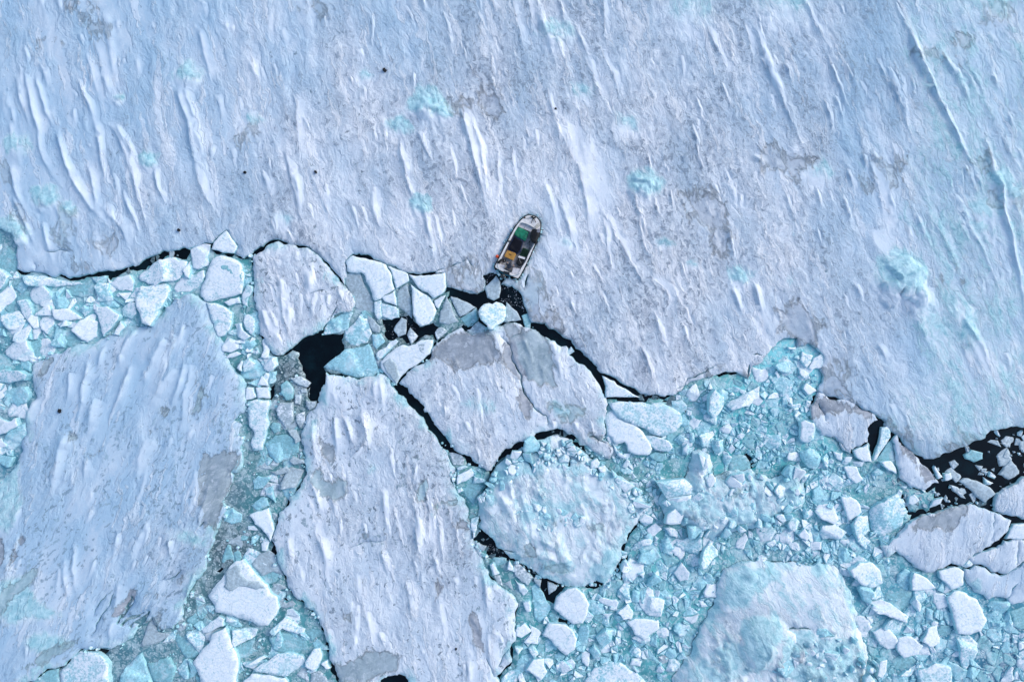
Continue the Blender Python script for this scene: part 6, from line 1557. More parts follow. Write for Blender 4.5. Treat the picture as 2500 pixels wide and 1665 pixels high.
# sparse floaters in the black leads
for j, (spec, size, share) in enumerate([("E: 1420,1200 1480,1100 1700,1000 1990,880 2060,800 2352,780 2450,1200 2300,1280 2080,1500 1800,1480 1560,1480 1460,1380", 15, 0.33), ("E: 1020,1230 1180,1260 1420,1370 1560,1380 1640,1450 1500,1568 1240,1568 1100,1340", 17, 0.95),
                                         ("C: 1290,930 1370,950 1500,1050 1560,1140 1480,1140 1340,1040", 8, 0.35), ("C: 1840,1300 2000,1370 2200,1400 2333,1480 2333,1568 2150,1460 1940,1390", 12, 0.8),
                                         ("A: 1100,600 1300,520 1480,430 1640,420 1700,450 1560,460 1380,540 1200,610", 10, 0.5), ("K: 1090,480 1300,390 1400,385 1650,560 1640,600 1400,430 1150,460", 12, 0.75), ("J: 640,190 860,400 1000,470 1250,640 1290,800 1200,680 1000,540 720,420", 12, 0.45), ("G: 690,40 900,120 960,240 860,240 780,300 690,300", 13, 0.6)]):
    r2 = random.Random(300 + j)
    for c in cells(spec, size, 320 + j, 0.6, (0.1, 0.4), 1.6):
        if r2.random() > share or covered(c) > 0.4: continue
        LOOSE.append((area(c), c, r2.choices('wgd', (0.25, 0.6, 0.15) if j < 2 else (0.04, 0.2, 0.76))[0], ("floating in the black water at the right edge", "in the dark brash below the tall pointed slab", "floating in the main black lead", "floating in the fork of the main lead", "floating in the long crack", "floating in the arched lead", "floating beside the round floe", "floating in the black pool")[j]))
LOOSE.sort(key=lambda a: -a[0])
LOOK = {'w': "small snow-topped ice chunk", 'c': "small pale turquoise ice chunk", 't': "small wet teal ice chunk", 'g': "small thin grey ice chunk", 'd': "small dark drowned ice chunk"}
NAMED = 245
for n_, (ar, c, k, where) in enumerate(LOOSE[:NAMED]):
    rng = random.Random(1000 + n_)
    pg = roughen(c, rng, 0.06, 0.4)
    base, var = HGT[k]
    z = max(0.07, base * 0.5 + rng.uniform(-var, var) * 0.5)
    cc, v, f, fl = cut_piece(pg, z, rng, k, {'w': .25, 'c': .4, 't': .15, 'g': .1, 'd': .1}[k], max(0.12, math.sqrt(ar) / 7))
    o = mesh_obj("ice_chunk", v, f, MATS[k], None, fl)
    o.location = (cc[0], cc[1], 0)
    w = where if where.startswith(("floating", "in the dark")) else "packed in " + where
    tag(o, LOOK[k] + " " + w, "ice chunk", LOOK[k].replace("small ", "").replace("chunk", "chunks") + " " + w)
# the rest, too small to count: one mass of brash for each kind of ice
mass = {k: ([], []) for k in 'wctgd'}
def add_mass(pg, k, rng, z, store=None, base=0.0):
    cc, v, f = piece_mesh(pg, z, z, rng, 0.5 if k in 'wc' else 0.15, 0.05, facets=0.035)
    V, F = (store or mass)[k]
    b = len(V)
    V += [(x + cc[0], y + cc[1], q + base) for x, y, q in v]; F += [[i + b for i in q] for q in f]
for n_, (ar, c, k, where) in enumerate(LOOSE[NAMED:]):
    rng = random.Random(5000 + n_)
    add_mass(c, k, rng, {'w': .17, 'c': .15, 't': .07, 'g': .09, 'd': .06}[k] * rng.uniform(0.6, 1.3))
# crumbs on and between the pieces
r3 = random.Random(77)
CR = [(RUB[i][0], RUB[i][3], dens) for i, dens in ((0, .9), (2, 1.6), (3, 2.2), (4, 1.6), (6, 2.0), (7, 2.2), (8, 4), (9, 2.8), (10, 3.2), (11, 2.6), (12, 2.6), (13, 1.6))] + [("E: 1420,1200 1700,1000 1990,880 2352,780 2450,1200 2300,1280 2080,1500 1560,1480", (.1, 0, 0, .9), 0.6), ("E: 1020,1230 1180,1260 1420,1370 1640,1450 1500,1568 1240,1568 1100,1340", (.2, .1, .1, .6), 2.2), ("C: 1290,850 1370,950 1560,1140 2000,1370 2200,1400 2150,1440 1900,1350 1480,1140", (.1, 0, 0, .9), 1.0), ("G: 690,20 860,20 960,240 800,320 640,300", (.2, 0, .1, .7), 2.5)]
for spec, wts, dens in CR:
    pgc = poly(spec); A = np.array(pgc)
    n = int(area(pgc) * dens)
    lo = A.min(0); hi = A.max(0)
    P = NR.uniform(lo, hi, (n, 2)); P = P[inside(P, pgc)]
    for p in P:
        r = 0.07 + 0.16 * r3.random() ** 2.2
        m = r3.randint(4, 6); a0 = r3.uniform(0, 6)
        c = [(p[0] + math.cos(a0 + j * 6.283 / m) * r * r3.uniform(.7, 1.3), p[1] + math.sin(a0 + j * 6.283 / m) * r * r3.uniform(.6, 1.2)) for j in range(m)]
        if covered(c) > 0.5: continue
        add_mass(c, r3.choices('wctg', wts)[0], r3, r3.uniform(0.06, 0.2))
# crushed ice round the hull
slot = poly(BOATSLOT)
for i in range(len(slot)):
    a = np.array(slot[i]); b = np.array(slot[(i + 1) % len(slot)]); L = float(np.linalg.norm(b - a)); nn = np.array(((b - a)[1], -(b - a)[0])) / max(L, 1e-6)
    for _ in range(int(L * 9)):
        q = a + (b - a) * r3.random() + nn * r3.gauss(-0.02, 0.09); r = 0.05 + 0.12 * r3.random() ** 2; m = r3.randint(4, 6); a0 = r3.uniform(0, 6)
        add_mass([(q[0] + math.cos(a0 + j * 6.283 / m) * r * r3.uniform(.7, 1.3), q[1] + math.sin(a0 + j * 6.283 / m) * r * r3.uniform(.6, 1.2)) for j in range(m)], r3.choices('wc', (.7, .3))[0], r3, r3.uniform(0.2, 0.5))
# crumbs along the broken rims of the great floes
for pgf, amt in ((SOLID[1], 2.2), (SOLID[2], 1.2), (SOLID[3], 2), (SOLID[4], 0.7), (SOLID[5], 3), (SOLID[6], 3), (SOLID[8], 1)):
    A = np.array(pgf)
    for i in range(len(A)):
        a = A[i]; b = A[(i + 1) % len(A)]
        if abs(a[0]) > 56 or abs(a[1]) > 38: continue
        L = float(np.linalg.norm(b - a)); nn = np.array(((b - a)[1], -(b - a)[0])) / max(L, 1e-6)
        clump = 2.2 * max(0.0, 0.2 + float(pn([a[0] / 2.5], [a[1] / 2.5], 55)[0]) * 2.2) ** 1.5
        for _ in range(int(L * amt * clump + r3.random())):
            q = a + (b - a) * r3.random() + nn * r3.gauss(0.08, 0.25)
            r = 0.05 + 0.22 * r3.random() ** 2.5
            m = r3.randint(4, 6); a0 = r3.uniform(0, 6)
            c = [(q[0] + math.cos(a0 + j * 6.283 / m) * r * r3.uniform(.7, 1.3), q[1] + math.sin(a0 + j * 6.283 / m) * r * r3.uniform(.6, 1.2)) for j in range(m)]
            add_mass(c, r3.choices('wct', (.75, .2, .05))[0], r3, r3.uniform(0.12, 0.42))


def heap(parent, spec, size, seed, wts, share, base, hz):
    """tumbled blocks frozen on to a floe: a part of it"""
    r2 = random.Random(seed)
    n = 0
    for c in sorted(cells(spec, size, seed, 0.6, (0.0, 0.1), 1.7), key=lambda q: -area(q)):
        if r2.random() > share or n > 98: continue
        n += 1
        k = r2.choices('wct', wts)[0]
        z = r2.uniform(*hz)
        cc, v, f, fl = cut_piece(c, z, r2, k, 0.5, max(0.1, math.sqrt(area(c)) / 5))
        o = mesh_obj("rubble_block", v, f, MATS[k], parent, fl)
        o.location = (cc[0], cc[1], base)


heap(lb, "L: 640,760 800,720 870,600 900,400 1000,410 1080,500 1100,640 1220,600 1440,570 1620,660 1880,520 1920,740 1840,900 1640,1020 1400,1080 1200,1100 980,1130 800,1040 640,940", 23, 401, (.42, .55, .03), 0.85, 0.62, (0.2, 0.5))
heap(rf, "K: 745,800 800,700 1000,570 1150,485 1350,440 1480,505 1700,670 1900,810 2090,940 2130,1100 2020,1160 1960,980 1760,820 1500,720 1280,690 1060,760 900,860 780,900 700,1000 660,1000", 13, 402, (.6, .4, 0), 0.75, 0.72, (0.1, 0.3))
heap(rf, "J: 900,-60 1300,-40 1560,60 1500,180 1200,160 980,100", 9, 403, (.5, .5, 0), 0.42, 0.92, (0.06, 0.16))
heap(mf, "M: 1280,1100 1640,980 1900,1060 2100,1000 2230,1300 2150,1568 1100,1568 1060,1400 1250,1300", 15, 404, (.5, .45, .05), 0.42, 1.3, (0.12, 0.35))
for k, nm in (('w', "snow-topped brash crumbs scattered among the floes"), ('c', "turquoise brash crumbs scattered among the floes"), ('t', "wet teal brash crumbs scattered among the floes"), ('g', "grey brash crumbs in the dark leads and slush"), ('d', "dark drowned brash crumbs in the narrow leads")):
    if mass[k][0]:
        tag(mesh_obj("brash", mass[k][0], mass[k][1], MATS[k]), nm, "brash ice", "brash ice", 'stuff')

# ------------------------------------------------------------------ dark lumps on the snow
M_DARK = plain("dark_stone", (0.012, 0.014, 0.018), 0.7, 0.2)
def dark_lump(label, x, y, r, z, seed):
    rng = random.Random(seed)
    q = W((x, y), z)
    pg = [(q[0] + math.cos(a * 0.7) * r * rng.uniform(.55, 1.3), q[1] + math.sin(a * 0.7) * r * rng.uniform(.55, 1.3)) for a in range(9)]
    c, v, f = piece_mesh(pg, r * 0.9, r, rng, 0.5, r * 0.3, 0.3, r * 0.15)
    o = mesh_obj("dark_stone", v, f, M_DARK); o.location = (c[0], c[1], z)
    tag(o, label, "dark stone")
dark_lump("black two-lobed lump lying alone on the huge streaked floe", 146, 1003, 0.20, 0.52, 1)
dark_lump("black lump lying on the open sheet above the boat, far from it", 939, 172, 0.19, 0.5, 2)
dark_lump("small black speck on the sheet above the boat's bow", 1357, 266, 0.12, 0.5, 3)
dark_lump("small dark lump above the thin crack's left part, near the blue ice lump", 771, 420, 0.15, 0.5, 4)
dark_lump("small black lump in the dark-flecked patch left of the boat", 598, 422, 0.14, 0.5, 5)
dark_lump("dark speck in the snow just above the kite-shaped slab", 436, 562, 0.15, 0.5, 6)
dark_lump("small dark lump on the lower part of the long central floe", 1113, 1583, 0.13, 0.55, 7)
# ------------------------------------------------------------------ the boat and what is in it
BO = W(T("Z: 660,765")[0], 0.6)
_st = W(T("Z: 440,1320")[0], 0.6); _bw = W(T("Z: 905,200")[0], 0.6)
BA = math.atan2(_bw[1] - _st[1], _bw[0] - _st[0])
CB, SB = math.cos(BA), math.sin(BA)


def zl(spec, z):
    """surveyed outline -> boat frame (x forward, y to port)"""
    out = []
    for p in T("Z: " + spec):
        q = W(p, z); dx, dy = q[0] - BO[0], q[1] - BO[1]
        out.append((dx * CB + dy * SB, -dx * SB + dy * CB))
    a = sum(out[i][0] * out[(i + 1) % len(out)][1] - out[(i + 1) % len(out)][0] * out[i][1] for i in range(len(out)))
    return out if a > 0 else out[::-1]


def chaikin(p, n=2, closed=True):
    for _ in range(n):
        o = []
        for i in range(len(p) if closed else len(p) - 1):
            a, b = p[i], p[(i + 1) % len(p)]
            o += [tuple(a[k] * .75 + b[k] * .25 for k in range(len(a))), tuple(a[k] * .25 + b[k] * .75 for k in range(len(a)))]
        p = o if closed else [p[0]] + o + [p[-1]]
    return p


def offset(pg, d):
    out = []
    n = len(pg)
    for i in range(n):
        a, b, c = pg[i - 1], pg[i], pg[(i + 1) % n]
        t1 = np.array(b) - a; t2 = np.array(c) - b
        t1 = t1 / (np.linalg.norm(t1) + 1e-9); t2 = t2 / (np.linalg.norm(t2) + 1e-9)
        nn = np.array((t1[1] + t2[1], -t1[0] - t2[0])); nn = nn / (np.linalg.norm(nn) + 1e-9)
        out.append((b[0] + nn[0] * d, b[1] + nn[1] * d))
    return out


def from_bm(name, bm, mat, parent=None, smooth=False):
    bmesh.ops.recalc_face_normals(bm, faces=bm.faces)
    me = bpy.data.meshes.new(name); bm.to_mesh(me); bm.free()
    me.materials.append(mat)
    if smooth: me.polygons.foreach_set("use_smooth", np.ones(len(me.polygons), bool))
    o = bpy.data.objects.new(name, me); COL.objects.link(o)
    if parent: o.parent = parent
    return o


def prism(name, pg, z0, z1, mat, parent=None, bev=0.03, taper=1.0, dent=0.0, seg=2, smooth=False):
    bm = bmesh.new()
    c = np.array(pg).mean(0)
    lo = [bm.verts.new((c[0] + (p[0] - c[0]) * taper, c[1] + (p[1] - c[1]) * taper, z0)) for p in pg]
    hi = [bm.verts.new((p[0], p[1], z1)) for p in pg]
    n = len(pg)
    bm.faces.new(hi); bm.faces.new(lo[::-1])
    for i in range(n): bm.faces.new((lo[i], lo[(i + 1) % n], hi[(i + 1) % n], hi[i]))
    if bev: bmesh.ops.bevel(bm, geom=list(bm.edges), offset=bev, segments=seg, affect='EDGES', profile=0.6)
    if dent:
        rr = random.Random(len(pg) * 7 + int(z1 * 100))
        bmesh.ops.triangulate(bm, faces=[f for f in bm.faces if len(f.verts) > 4])
        bmesh.ops.subdivide_edges(bm, edges=[e for e in bm.edges if e.calc_length() > 0.12], cuts=2, use_grid_fill=True)
        for v in bm.verts:
            if v.co.z > z0 + 0.05: v.co.z += dent * float(pn([v.co.x * 4], [v.co.y * 4], 9)[0])
    return from_bm(name, bm, mat, parent, smooth)


def ring_band(name, A, B, za, zb, mat, parent=None):
    bm = bmesh.new()
    a = [bm.verts.new((p[0], p[1], za)) for p in A]; b = [bm.verts.new((p[0], p[1], zb)) for p in B]
    n = len(A)
    for i in range(n): bm.faces.new((a[i], a[(i + 1) % n], b[(i + 1) % n], b[i]))
    return from_bm(name, bm, mat, parent)


def tube(name, pts, r, mat, parent=None, closed=False, sides=8, taper=None):
    bm = bmesh.new()
    n = len(pts); rings = []
    for i in range(n):
        p = Vector(pts[i])
        a = Vector(pts[(i - 1) % n if closed else max(0, i - 1)]); b = Vector(pts[(i + 1) % n if closed else min(n - 1, i + 1)])
        t = (b - a).normalized()
        u = t.cross(Vector((0, 0, 1)))
        if u.length < 1e-3: u = t.cross(Vector((1, 0, 0)))
        u.normalize(); w = u.cross(t)
        rr = r * (taper[i] if taper else 1)
        rings.append([bm.verts.new(p + (u * math.cos(k * 2 * math.pi / sides) + w * math.sin(k * 2 * math.pi / sides)) * rr) for k in range(sides)])
    for i in range(n if closed else n - 1):
        A, B = rings[i], rings[(i + 1) % n]
        for k in range(sides): bm.faces.new((A[k], A[(k + 1) % sides], B[(k + 1) % sides], B[k]))
    if not closed:
        bm.faces.new(rings[0][::-1]); bm.faces.new(rings[-1])
    return from_bm(name, bm, mat, parent, True)


def ball(name, loc, r, mat, parent=None, sc=(1, 1, 1), sub=3):
    bm = bmesh.new(); bmesh.ops.create_icosphere(bm, subdivisions=sub, radius=r)
    for v in bm.verts: v.co = Vector((v.co.x * sc[0], v.co.y * sc[1], v.co.z * sc[2])) + Vector(loc)
    return from_bm(name, bm, mat, parent, True)


B_WHITE = plain("weathered_gelcoat", (0.76, 0.73, 0.70), 0.4, 0.5, 0.12, 3)
B_GREY = plain("grey_deck_paint", (0.34, 0.33, 0.33), 0.6, 0.3, 0.3, 5)
B_LGREY = plain("light_grey_paint", (0.58, 0.56, 0.57), 0.5, 0.4, 0.15, 4)
B_BLACK = plain("black_rubber", (0.010, 0.011, 0.012), 0.55, 0.3)
B_GREEN = plain("green_tarpaulin", (0.010, 0.19, 0.10), 0.45, 0.4, 0.3, 3)
B_NAVY = plain("navy_plastic", (0.006, 0.016, 0.055), 0.4, 0.4, 0.3, 3)
B_DNAVY = plain("black_net", (0.004, 0.005, 0.010), 0.8, 0.2, 0.5, 14)
B_YEL = plain("orange_yellow_plastic", (0.46, 0.23, 0.045), 0.45, 0.4, 0.2, 3)
B_DGREEN = plain("dark_green_plastic", (0.004, 0.045, 0.022), 0.5, 0.4, 0.3, 4)
B_DGN = plain("dark_green_net", (0.003, 0.016, 0.010), 0.85, 0.2, 0.5, 14)
B_ORANGE = plain("orange_buoy_vinyl", (0.80, 0.075, 0.01), 0.35, 0.5, 0.08)
B_BLUE = plain("blue_rope", (0.01, 0.15, 0.24), 0.7, 0.2)
B_MOTOR = plain("motor_cowl_paint", (0.012, 0.018, 0.022), 0.25, 0.5, 0.2)
B_STEEL = plain("dull_steel", (0.30, 0.30, 0.33), 0.4, 0.5, 0.2, 5, 0.6)
B_COAT = plain("dark_blue_grey_cloth", (0.045, 0.050, 0.066), 0.85, 0.2, 0.3, 7)
B_TROU = plain("grey_cloth", (0.115, 0.12, 0.12), 0.85, 0.2, 0.2, 7)
B_SKIN = plain("skin", (0.42, 0.25, 0.18), 0.55, 0.3, 0.05)
B_HAIR = plain("dark_hair", (0.012, 0.010, 0.009), 0.6, 0.3)
B_BROWN = plain("brown_rope", (0.08, 0.045, 0.035), 0.8, 0.2, 0.4, 9)
B_BEIGE = plain("beige_rope", (0.35, 0.34, 0.27), 0.8, 0.2, 0.3, 9)

ZG = 0.72      # gunwale height over the water
boat = empty("motorboat", (BO[0], BO[1], 0), BA)
tag(boat, "small open white motorboat with a black rubbing strake, bow pushed onto the ice sheet", "boat")
outer = zl("232,1145 218,1185 245,1222 370,1282 500,1345 655,1418 692,1388 760,1265 870,1040 1000,745 1072,560 1096,440 1092,355 1068,295 1005,232 930,206 862,198 800,222 705,305 625,405 560,515 475,680 390,845 310,1005", ZG)
outer_s = chaikin(outer, 1)
band = offset(outer_s, -0.02)
# shell
bm = bmesh.new()
c0 = np.array(outer_s).mean(0)
levels = [(0.0, ZG - 0.01, 1.0), (-0.05, ZG - 0.06, 1.0), (-0.12, 0.40, 0.97), (-0.22, 0.10, 0.92), (-0.35, -0.20, 0.84)]
rg_ = []
for d, z, k in levels:
    q = offset(outer_s, d)
    rg_.append([bm.verts.new((c0[0] + (p[0] - c0[0]) * k, c0[1] + (p[1] - c0[1]) * k, z)) for p in q])
n = len(outer_s)
for a, b in zip(rg_[:-1], rg_[1:]):
    for i in range(n): bm.faces.new((a[i], b[i], b[(i + 1) % n], a[(i + 1) % n]))
bm.faces.new(rg_[-1])
from_bm("hull", bm, B_WHITE, boat)
tube("rubbing_strake", [(p[0], p[1], ZG - 0.03) for p in offset(outer_s, 0.015)], 0.055, B_BLACK, boat, True)
inner = zl("330,1060 300,1110 300,1170 370,1220 500,1290 640,1350 690,1290 735,1190 820,1080 870,930 985,745 1035,600 1062,490 965,440 900,400 800,358 742,342 705,355 660,420 600,520 510,690 430,850 380,950", ZG)
inner_s = chaikin(inner, 1)
# gunwale: flat rim between the strake and the cockpit
vs = [Vector(p) for p in offset(outer_s, -0.03)] + [Vector(p) for p in inner_s]
n1 = len(outer_s); n2 = len(inner_s)
es = [(i, (i + 1) % n1) for i in range(n1)] + [(n1 + i, n1 + (i + 1) % n2) for i in range(n2)]
cv, _, cf, _, _, _ = geometry.delaunay_2d_cdt(vs, es, [], 0, 1e-4)
Vg = np.array([(v.x, v.y) for v in cv]); Fg = np.array(cf); Cg = Vg[Fg].mean(1)
Fg = Fg[inside(Cg, outer_s) & ~inside(Cg, inner_s)]
crown = 0.05 * np.clip((Vg[:, 0] - 1.6) / 1.4, 0, 1)
mesh_obj("gunwale", np.column_stack([Vg, np.full(len(Vg), ZG) + crown]), Fg.tolist(), B_WHITE, boat)
ring_band("cockpit_side", inner_s, [(p[0] * 0.985, p[1] * 0.97) for p in inner_s], ZG + 0.004, 0.22, B_LGREY, boat)
bm = bmesh.new(); bm.faces.new([bm.verts.new((p[0], p[1], 0.24)) for p in inner_s]); from_bm("cockpit_floor", bm, B_GREY, boat)
tube("deck_lip", [(p[0], p[1], ZG + 0.02) for p in zl("705,352 740,338 800,352 900,395 970,440", ZG)][::1], 0.03, B_WHITE, boat)
prism("bow_bench", zl("735,350 800,362 905,405 955,440 905,522 790,470 665,420 690,378", 0.5), 0.24, 0.52, B_LGREY, boat, 0.02)
tube("hatch_seam", [(p[0], p[1], 0.535) for p in zl("808,372 785,455", 0.5)[:2]], 0.01, B_GREY, boat)
prism("stern_locker", zl("272,1120 420,1165 415,1190 368,1262 258,1205", 0.66), 0.24, 0.66, B_LGREY, boat, 0.03)
prism("stern_locker", zl("575,1205 700,1225 705,1290 640,1365 522,1330", 0.66), 0.24, 0.66, B_LGREY, boat, 0.03)
tube("steering_cable", [(p[0], p[1], 0.5) for p in chaikin(zl("590,1195 640,1200 690,1180 735,1150 640,1203", 0.5)[:4], 2, False)], 0.018, B_BLACK, boat)
for sp in ("545,655 470,665", "500,690 465,700"):
    pass
prism("cleat", zl("470,685 525,690 525,715 472,712", ZG), ZG - 0.2, ZG + 0.06, B_BLACK, boat, 0.015)
prism("rod_rack", zl("275,1085 345,1035 365,1060 300,1125 262,1110", ZG), 0.6, ZG + 0.07, B_BLACK, boat, 0.02)
for sp in ("250,1120 340,1040", "262,1140 352,1066", "300,1138 330,1105"):
    tube("rail", [(p[0], p[1], ZG + 0.09) for p in zl(sp + " " + sp.split()[0], ZG)[:2]], 0.022, B_BLACK, boat)
# outboard motor
mo = empty("outboard_motor"); mo.parent = boat
bm = bmesh.new(); bmesh.ops.create_icosphere(bm, subdivisions=3, radius=1)
mc = zl("375,1368 376,1368 375,1369", 0.85)[0]
for v in bm.verts:
    s = 0.235
    v.co = Vector((mc[0] + v.co.x * s * 1.08, mc[1] + v.co.y * s, 0.82 + max(v.co.z, -0.8) * 0.26))
from_bm("cowl", bm, B_MOTOR, mo, True)
prism("bracket", zl("395,1262 505,1290 500,1360 420,1370 360,1325", 0.8), 0.35, 0.80, B_MOTOR, mo, 0.04)
tube("drive_leg", [(mc[0] + 0.02, mc[1], z) for z in (0.6, 0.2, -0.2, -0.5)], 0.09, B_MOTOR, mo)
ball("filler_cap", (zl("418,1376 419,1376 418,1377", 1.0)[0][0], zl("418,1376 419,1376 418,1377", 1.0)[0][1], 0.98), 0.03, B_WHITE, mo)


def put(o_list, label, cat, name, group=None):
    """a thing in the boat: an empty in the boat's frame that carries its parts"""
    e = empty(name, (BO[0], BO[1], 0), BA)
    for o in o_list: o.parent = e
    tag(e, label, cat, group)
    return e


# cargo
gt = prism("tarpaulin", zl("655,425 740,450 868,530 850,610 800,692 690,640 590,572 610,500", 0.62), 0.26, 0.62, B_GREEN, None, 0.05, 1.0, 0.12, 2, True)
tl_ = tube("lashing", [(p[0], p[1], 0.64) for p in zl("845,525 780,610 845,526", 0.6)[:2]], 0.012, B_DGREEN)
put([gt, tl_], "bright green tarpaulin bundle lying behind the boat's bow bench", "tarpaulin", "tarpaulin_bundle")
tubp = zl("600,585 770,690 722,880 650,952 555,905 468,842 540,690", 0.60)
t1 = prism("tub_wall", tubp, 0.26, 0.56, B_NAVY, None, 0.05)
t2 = prism("net_heap", [(np.array(tubp).mean(0)[0] + (p[0] - np.array(tubp).mean(0)[0]) * .85, np.array(tubp).mean(0)[1] + (p[1] - np.array(tubp).mean(0)[1]) * .85) for p in tubp], 0.5, 0.62, B_DNAVY, None, 0.03, 1.0, 0.16, 2, True)
put([t1, t2], "big dark blue tub full of black netting amidships in the boat", "fish tub", "fish_tub")
yb = zl("462,872 608,922 628,955 572,1068 402,990 415,955", 0.62)
y1 = prism("box_body", yb, 0.26, 0.56, B_YEL, None, 0.03, 0.94)
y2 = prism("lid", yb, 0.565, 0.62, B_YEL, None, 0.02, 1.0)
y3 = prism("lid_handle", zl("490,935 540,955 535,968 486,948", 0.64), 0.62, 0.645, B_BROWN, None, 0.008)
put([y1, y2, y3], "orange-yellow lidded box in the after part of the boat", "box", "storage_box")
gc = zl("765,820 880,862 832,1000 700,958", 0.58)
k1 = prism("crate_wall", gc, 0.26, 0.52, B_DGREEN, None, 0.03)
k2 = prism("net_heap", [(np.array(gc).mean(0)[0] * .2 + p[0] * .8, np.array(gc).mean(0)[1] * .2 + p[1] * .8) for p in gc], 0.48, 0.57, B_DGN, None, 0.03, 1.0, 0.14, 2, True)
put([k1, k2], "dark green crate of netting against the boat's starboard side", "crate", "fish_crate")
w1 = prism("bin_wall", zl("682,972 805,1012 745,1150 628,1112", 0.56), 0.26, 0.5, B_BLACK, None, 0.03)
w2 = prism("bin_rim", zl("682,972 805,1012 790,1048 662,1008", 0.56), 0.44, 0.56, B_WHITE, None, 0.02)
w3 = tube("bin_handle", [(p[0], p[1], 0.54) for p in zl("690,1012 700,1080 735,1120 690,1013", 0.55)[:3]], 0.014, B_GREY)
w4 = ball("filling", (np.array(zl("700,1100 640,1120 720,1150", 0.5)).mean(0)[0], np.array(zl("700,1100 640,1120 720,1150", 0.5)).mean(0)[1], 0.45), 0.24, B_BLACK, None, (1.0, 1.1, 0.45))
put([w1, w2, w3, w4], "black bin with a white rim beside the orange-yellow box", "bin", "black_bin")
rc = zl("405,1066 406,1066 405,1067", 0.4)[0]
r1 = tube("coil", [(rc[0] + math.cos(a / 12 * 6.283) * 0.10, rc[1] + math.sin(a / 12 * 6.283) * 0.10, 0.36) for a in range(12)], 0.045, B_BLACK, None, True)
r2_ = ball("hub", (rc[0], rc[1], 0.36), 0.04, B_WHITE)
put([r1, r2_], "black line reel with a white hub on the boat's after floor", "line reel", "line_reel")
tr = [tube("rope_strand", [(p[0] , p[1], 0.30 + 0.03 * i) for p in chaikin(zl(s, 0.3), 2)], 0.02, B_BROWN, None, True) for i, s in enumerate(("330,1030 400,1025 380,1075 340,1070", "345,1050 420,1050 440,1090 380,1100"))]
put(tr, "heap of brown rope on the floor by the line reel", "rope", "rope_heap")
# line hauler with its black cover, on the starboard bow
h1 = prism("cover", zl("925,500 985,470 1075,500 1078,560 1040,660 990,752 925,690 895,600", 0.85), 0.3, 0.98, B_BLACK, None, 0.06, 1.0, 0.25, 2, True)
h2 = prism("side_plate", zl("990,475 1085,462 1088,520 1060,540 985,500", 1.0), 0.7, 1.02, B_STEEL, None, 0.02)
h3 = tube("hoop", [(p[0], p[1], 0.98) for p in chaikin(zl("990,470 935,455 915,490 930,520 990,472", 0.9)[:4], 2, False)], 0.03, B_STEEL)
arms = []
for s, zz in (("1080,484 1158,486", 0.95), ("1070,548 1128,570", 0.92)):
    a, b = [zl(s + " 1100,700", 0.9)[k] for k in (0, 1)]
    pp = [W(p, 0.9) for p in T("Z: " + s)]
    loc = [((q[0] - BO[0]) * CB + (q[1] - BO[1]) * SB, -(q[0] - BO[0]) * SB + (q[1] - BO[1]) * CB) for q in pp]
    arms.append(tube("guide_arm", [(loc[0][0], loc[0][1], zz), (loc[1][0], loc[1][1], zz)], 0.035, B_BLACK))


def zline(spec, z):
    out = []
    for p in T("Z: " + spec):
        q = W(p, z); dx, dy = q[0] - BO[0], q[1] - BO[1]
        out.append((dx * CB + dy * SB, -dx * SB + dy * CB, z))
    return out


h4 = tube("hose", chaikin(zline("915,640 890,700 840,750 870,720", 0.4)[:3], 2, False), 0.025, B_BLACK)
h5 = tube("hose", chaikin(zline("910,650 880,740 890,800 875,860", 0.4), 2, False), 0.025, B_BLACK)
put([h1, h2, h3, h4, h5] + arms, "black covered line hauler with two arms over the boat's starboard bow", "line hauler", "line_hauler")
rp = [tube("rope_strand", chaikin(zline(s, ZG + 0.08), 2, False), 0.022, B_BEIGE) for s in ("985,430 1020,385 1060,358 1075,362", "1000,440 1040,400 1080,385", "1010,450 1050,425 1080,400")]
put(rp, "pale ropes draped over the starboard bow ahead of the line hauler", "rope", "mooring_rope")
# anchor on the foredeck
an = [tube("shank", zline("955,255 918,355", ZG + 0.12), 0.025, B_BLACK), tube("fluke_arm", zline("905,228 945,245 995,252", ZG + 0.13), 0.05, B_BLACK), tube("fluke_arm", zline("960,262 985,300 1002,335", ZG + 0.12), 0.028, B_BLACK),
      ball("fluke", zline("1000,332", ZG + 0.13)[0], 0.05, B_BLACK, None, (1.3, .8, .6)), ball("fluke", zline("940,238", ZG + 0.14)[0], 0.10, B_BLACK, None, (1, 1.2, .7)), ball("fluke", zline("985,250", ZG + 0.14)[0], 0.09, B_BLACK, None, (1, 1.1, .7)),
      tube("chain", chaikin(zline("900,262 860,262 800,262", ZG + 0.07), 1, False), 0.014, B_BLACK)]
put(an, "black grapnel anchor with a short chain on the white foredeck", "anchor", "grapnel_anchor")
prism("chain_plate", zl("775,245 812,236 800,262 778,268", ZG + .05), ZG + 0.03, ZG + 0.07, B_BROWN, boat, 0.008)
# orange buoy hanging outside
bq = zline("265,993", 0.5)[0]
b1 = ball("float", (bq[0], bq[1], 0.62), 0.165, B_ORANGE, None, (1, 1, 1.05))
b2 = tube("lanyard", [(bq[0], bq[1], 0.79), (bq[0] + .03, bq[1] - 0.12, 0.80), zline("300,996", ZG)[0][:2] + (ZG + 0.03,)], 0.018, B_BLACK)
put([b1, b2], "round orange buoy hanging on the boat's port side", "buoy", "buoy")
# blue rope round the stern
bl = tube("stern_rope", chaikin(zline("270,1150 275,1200 305,1265 370,1318 440,1350 500,1362 580,1362 650,1345 690,1318", 0.86), 2, False), 0.022, B_BLUE)
bl.location = (BO[0], BO[1], 0); bl.rotation_euler = (0, 0, BA)
tag(bl, "thin blue rope slung round the stern behind the outboard motor", "rope")

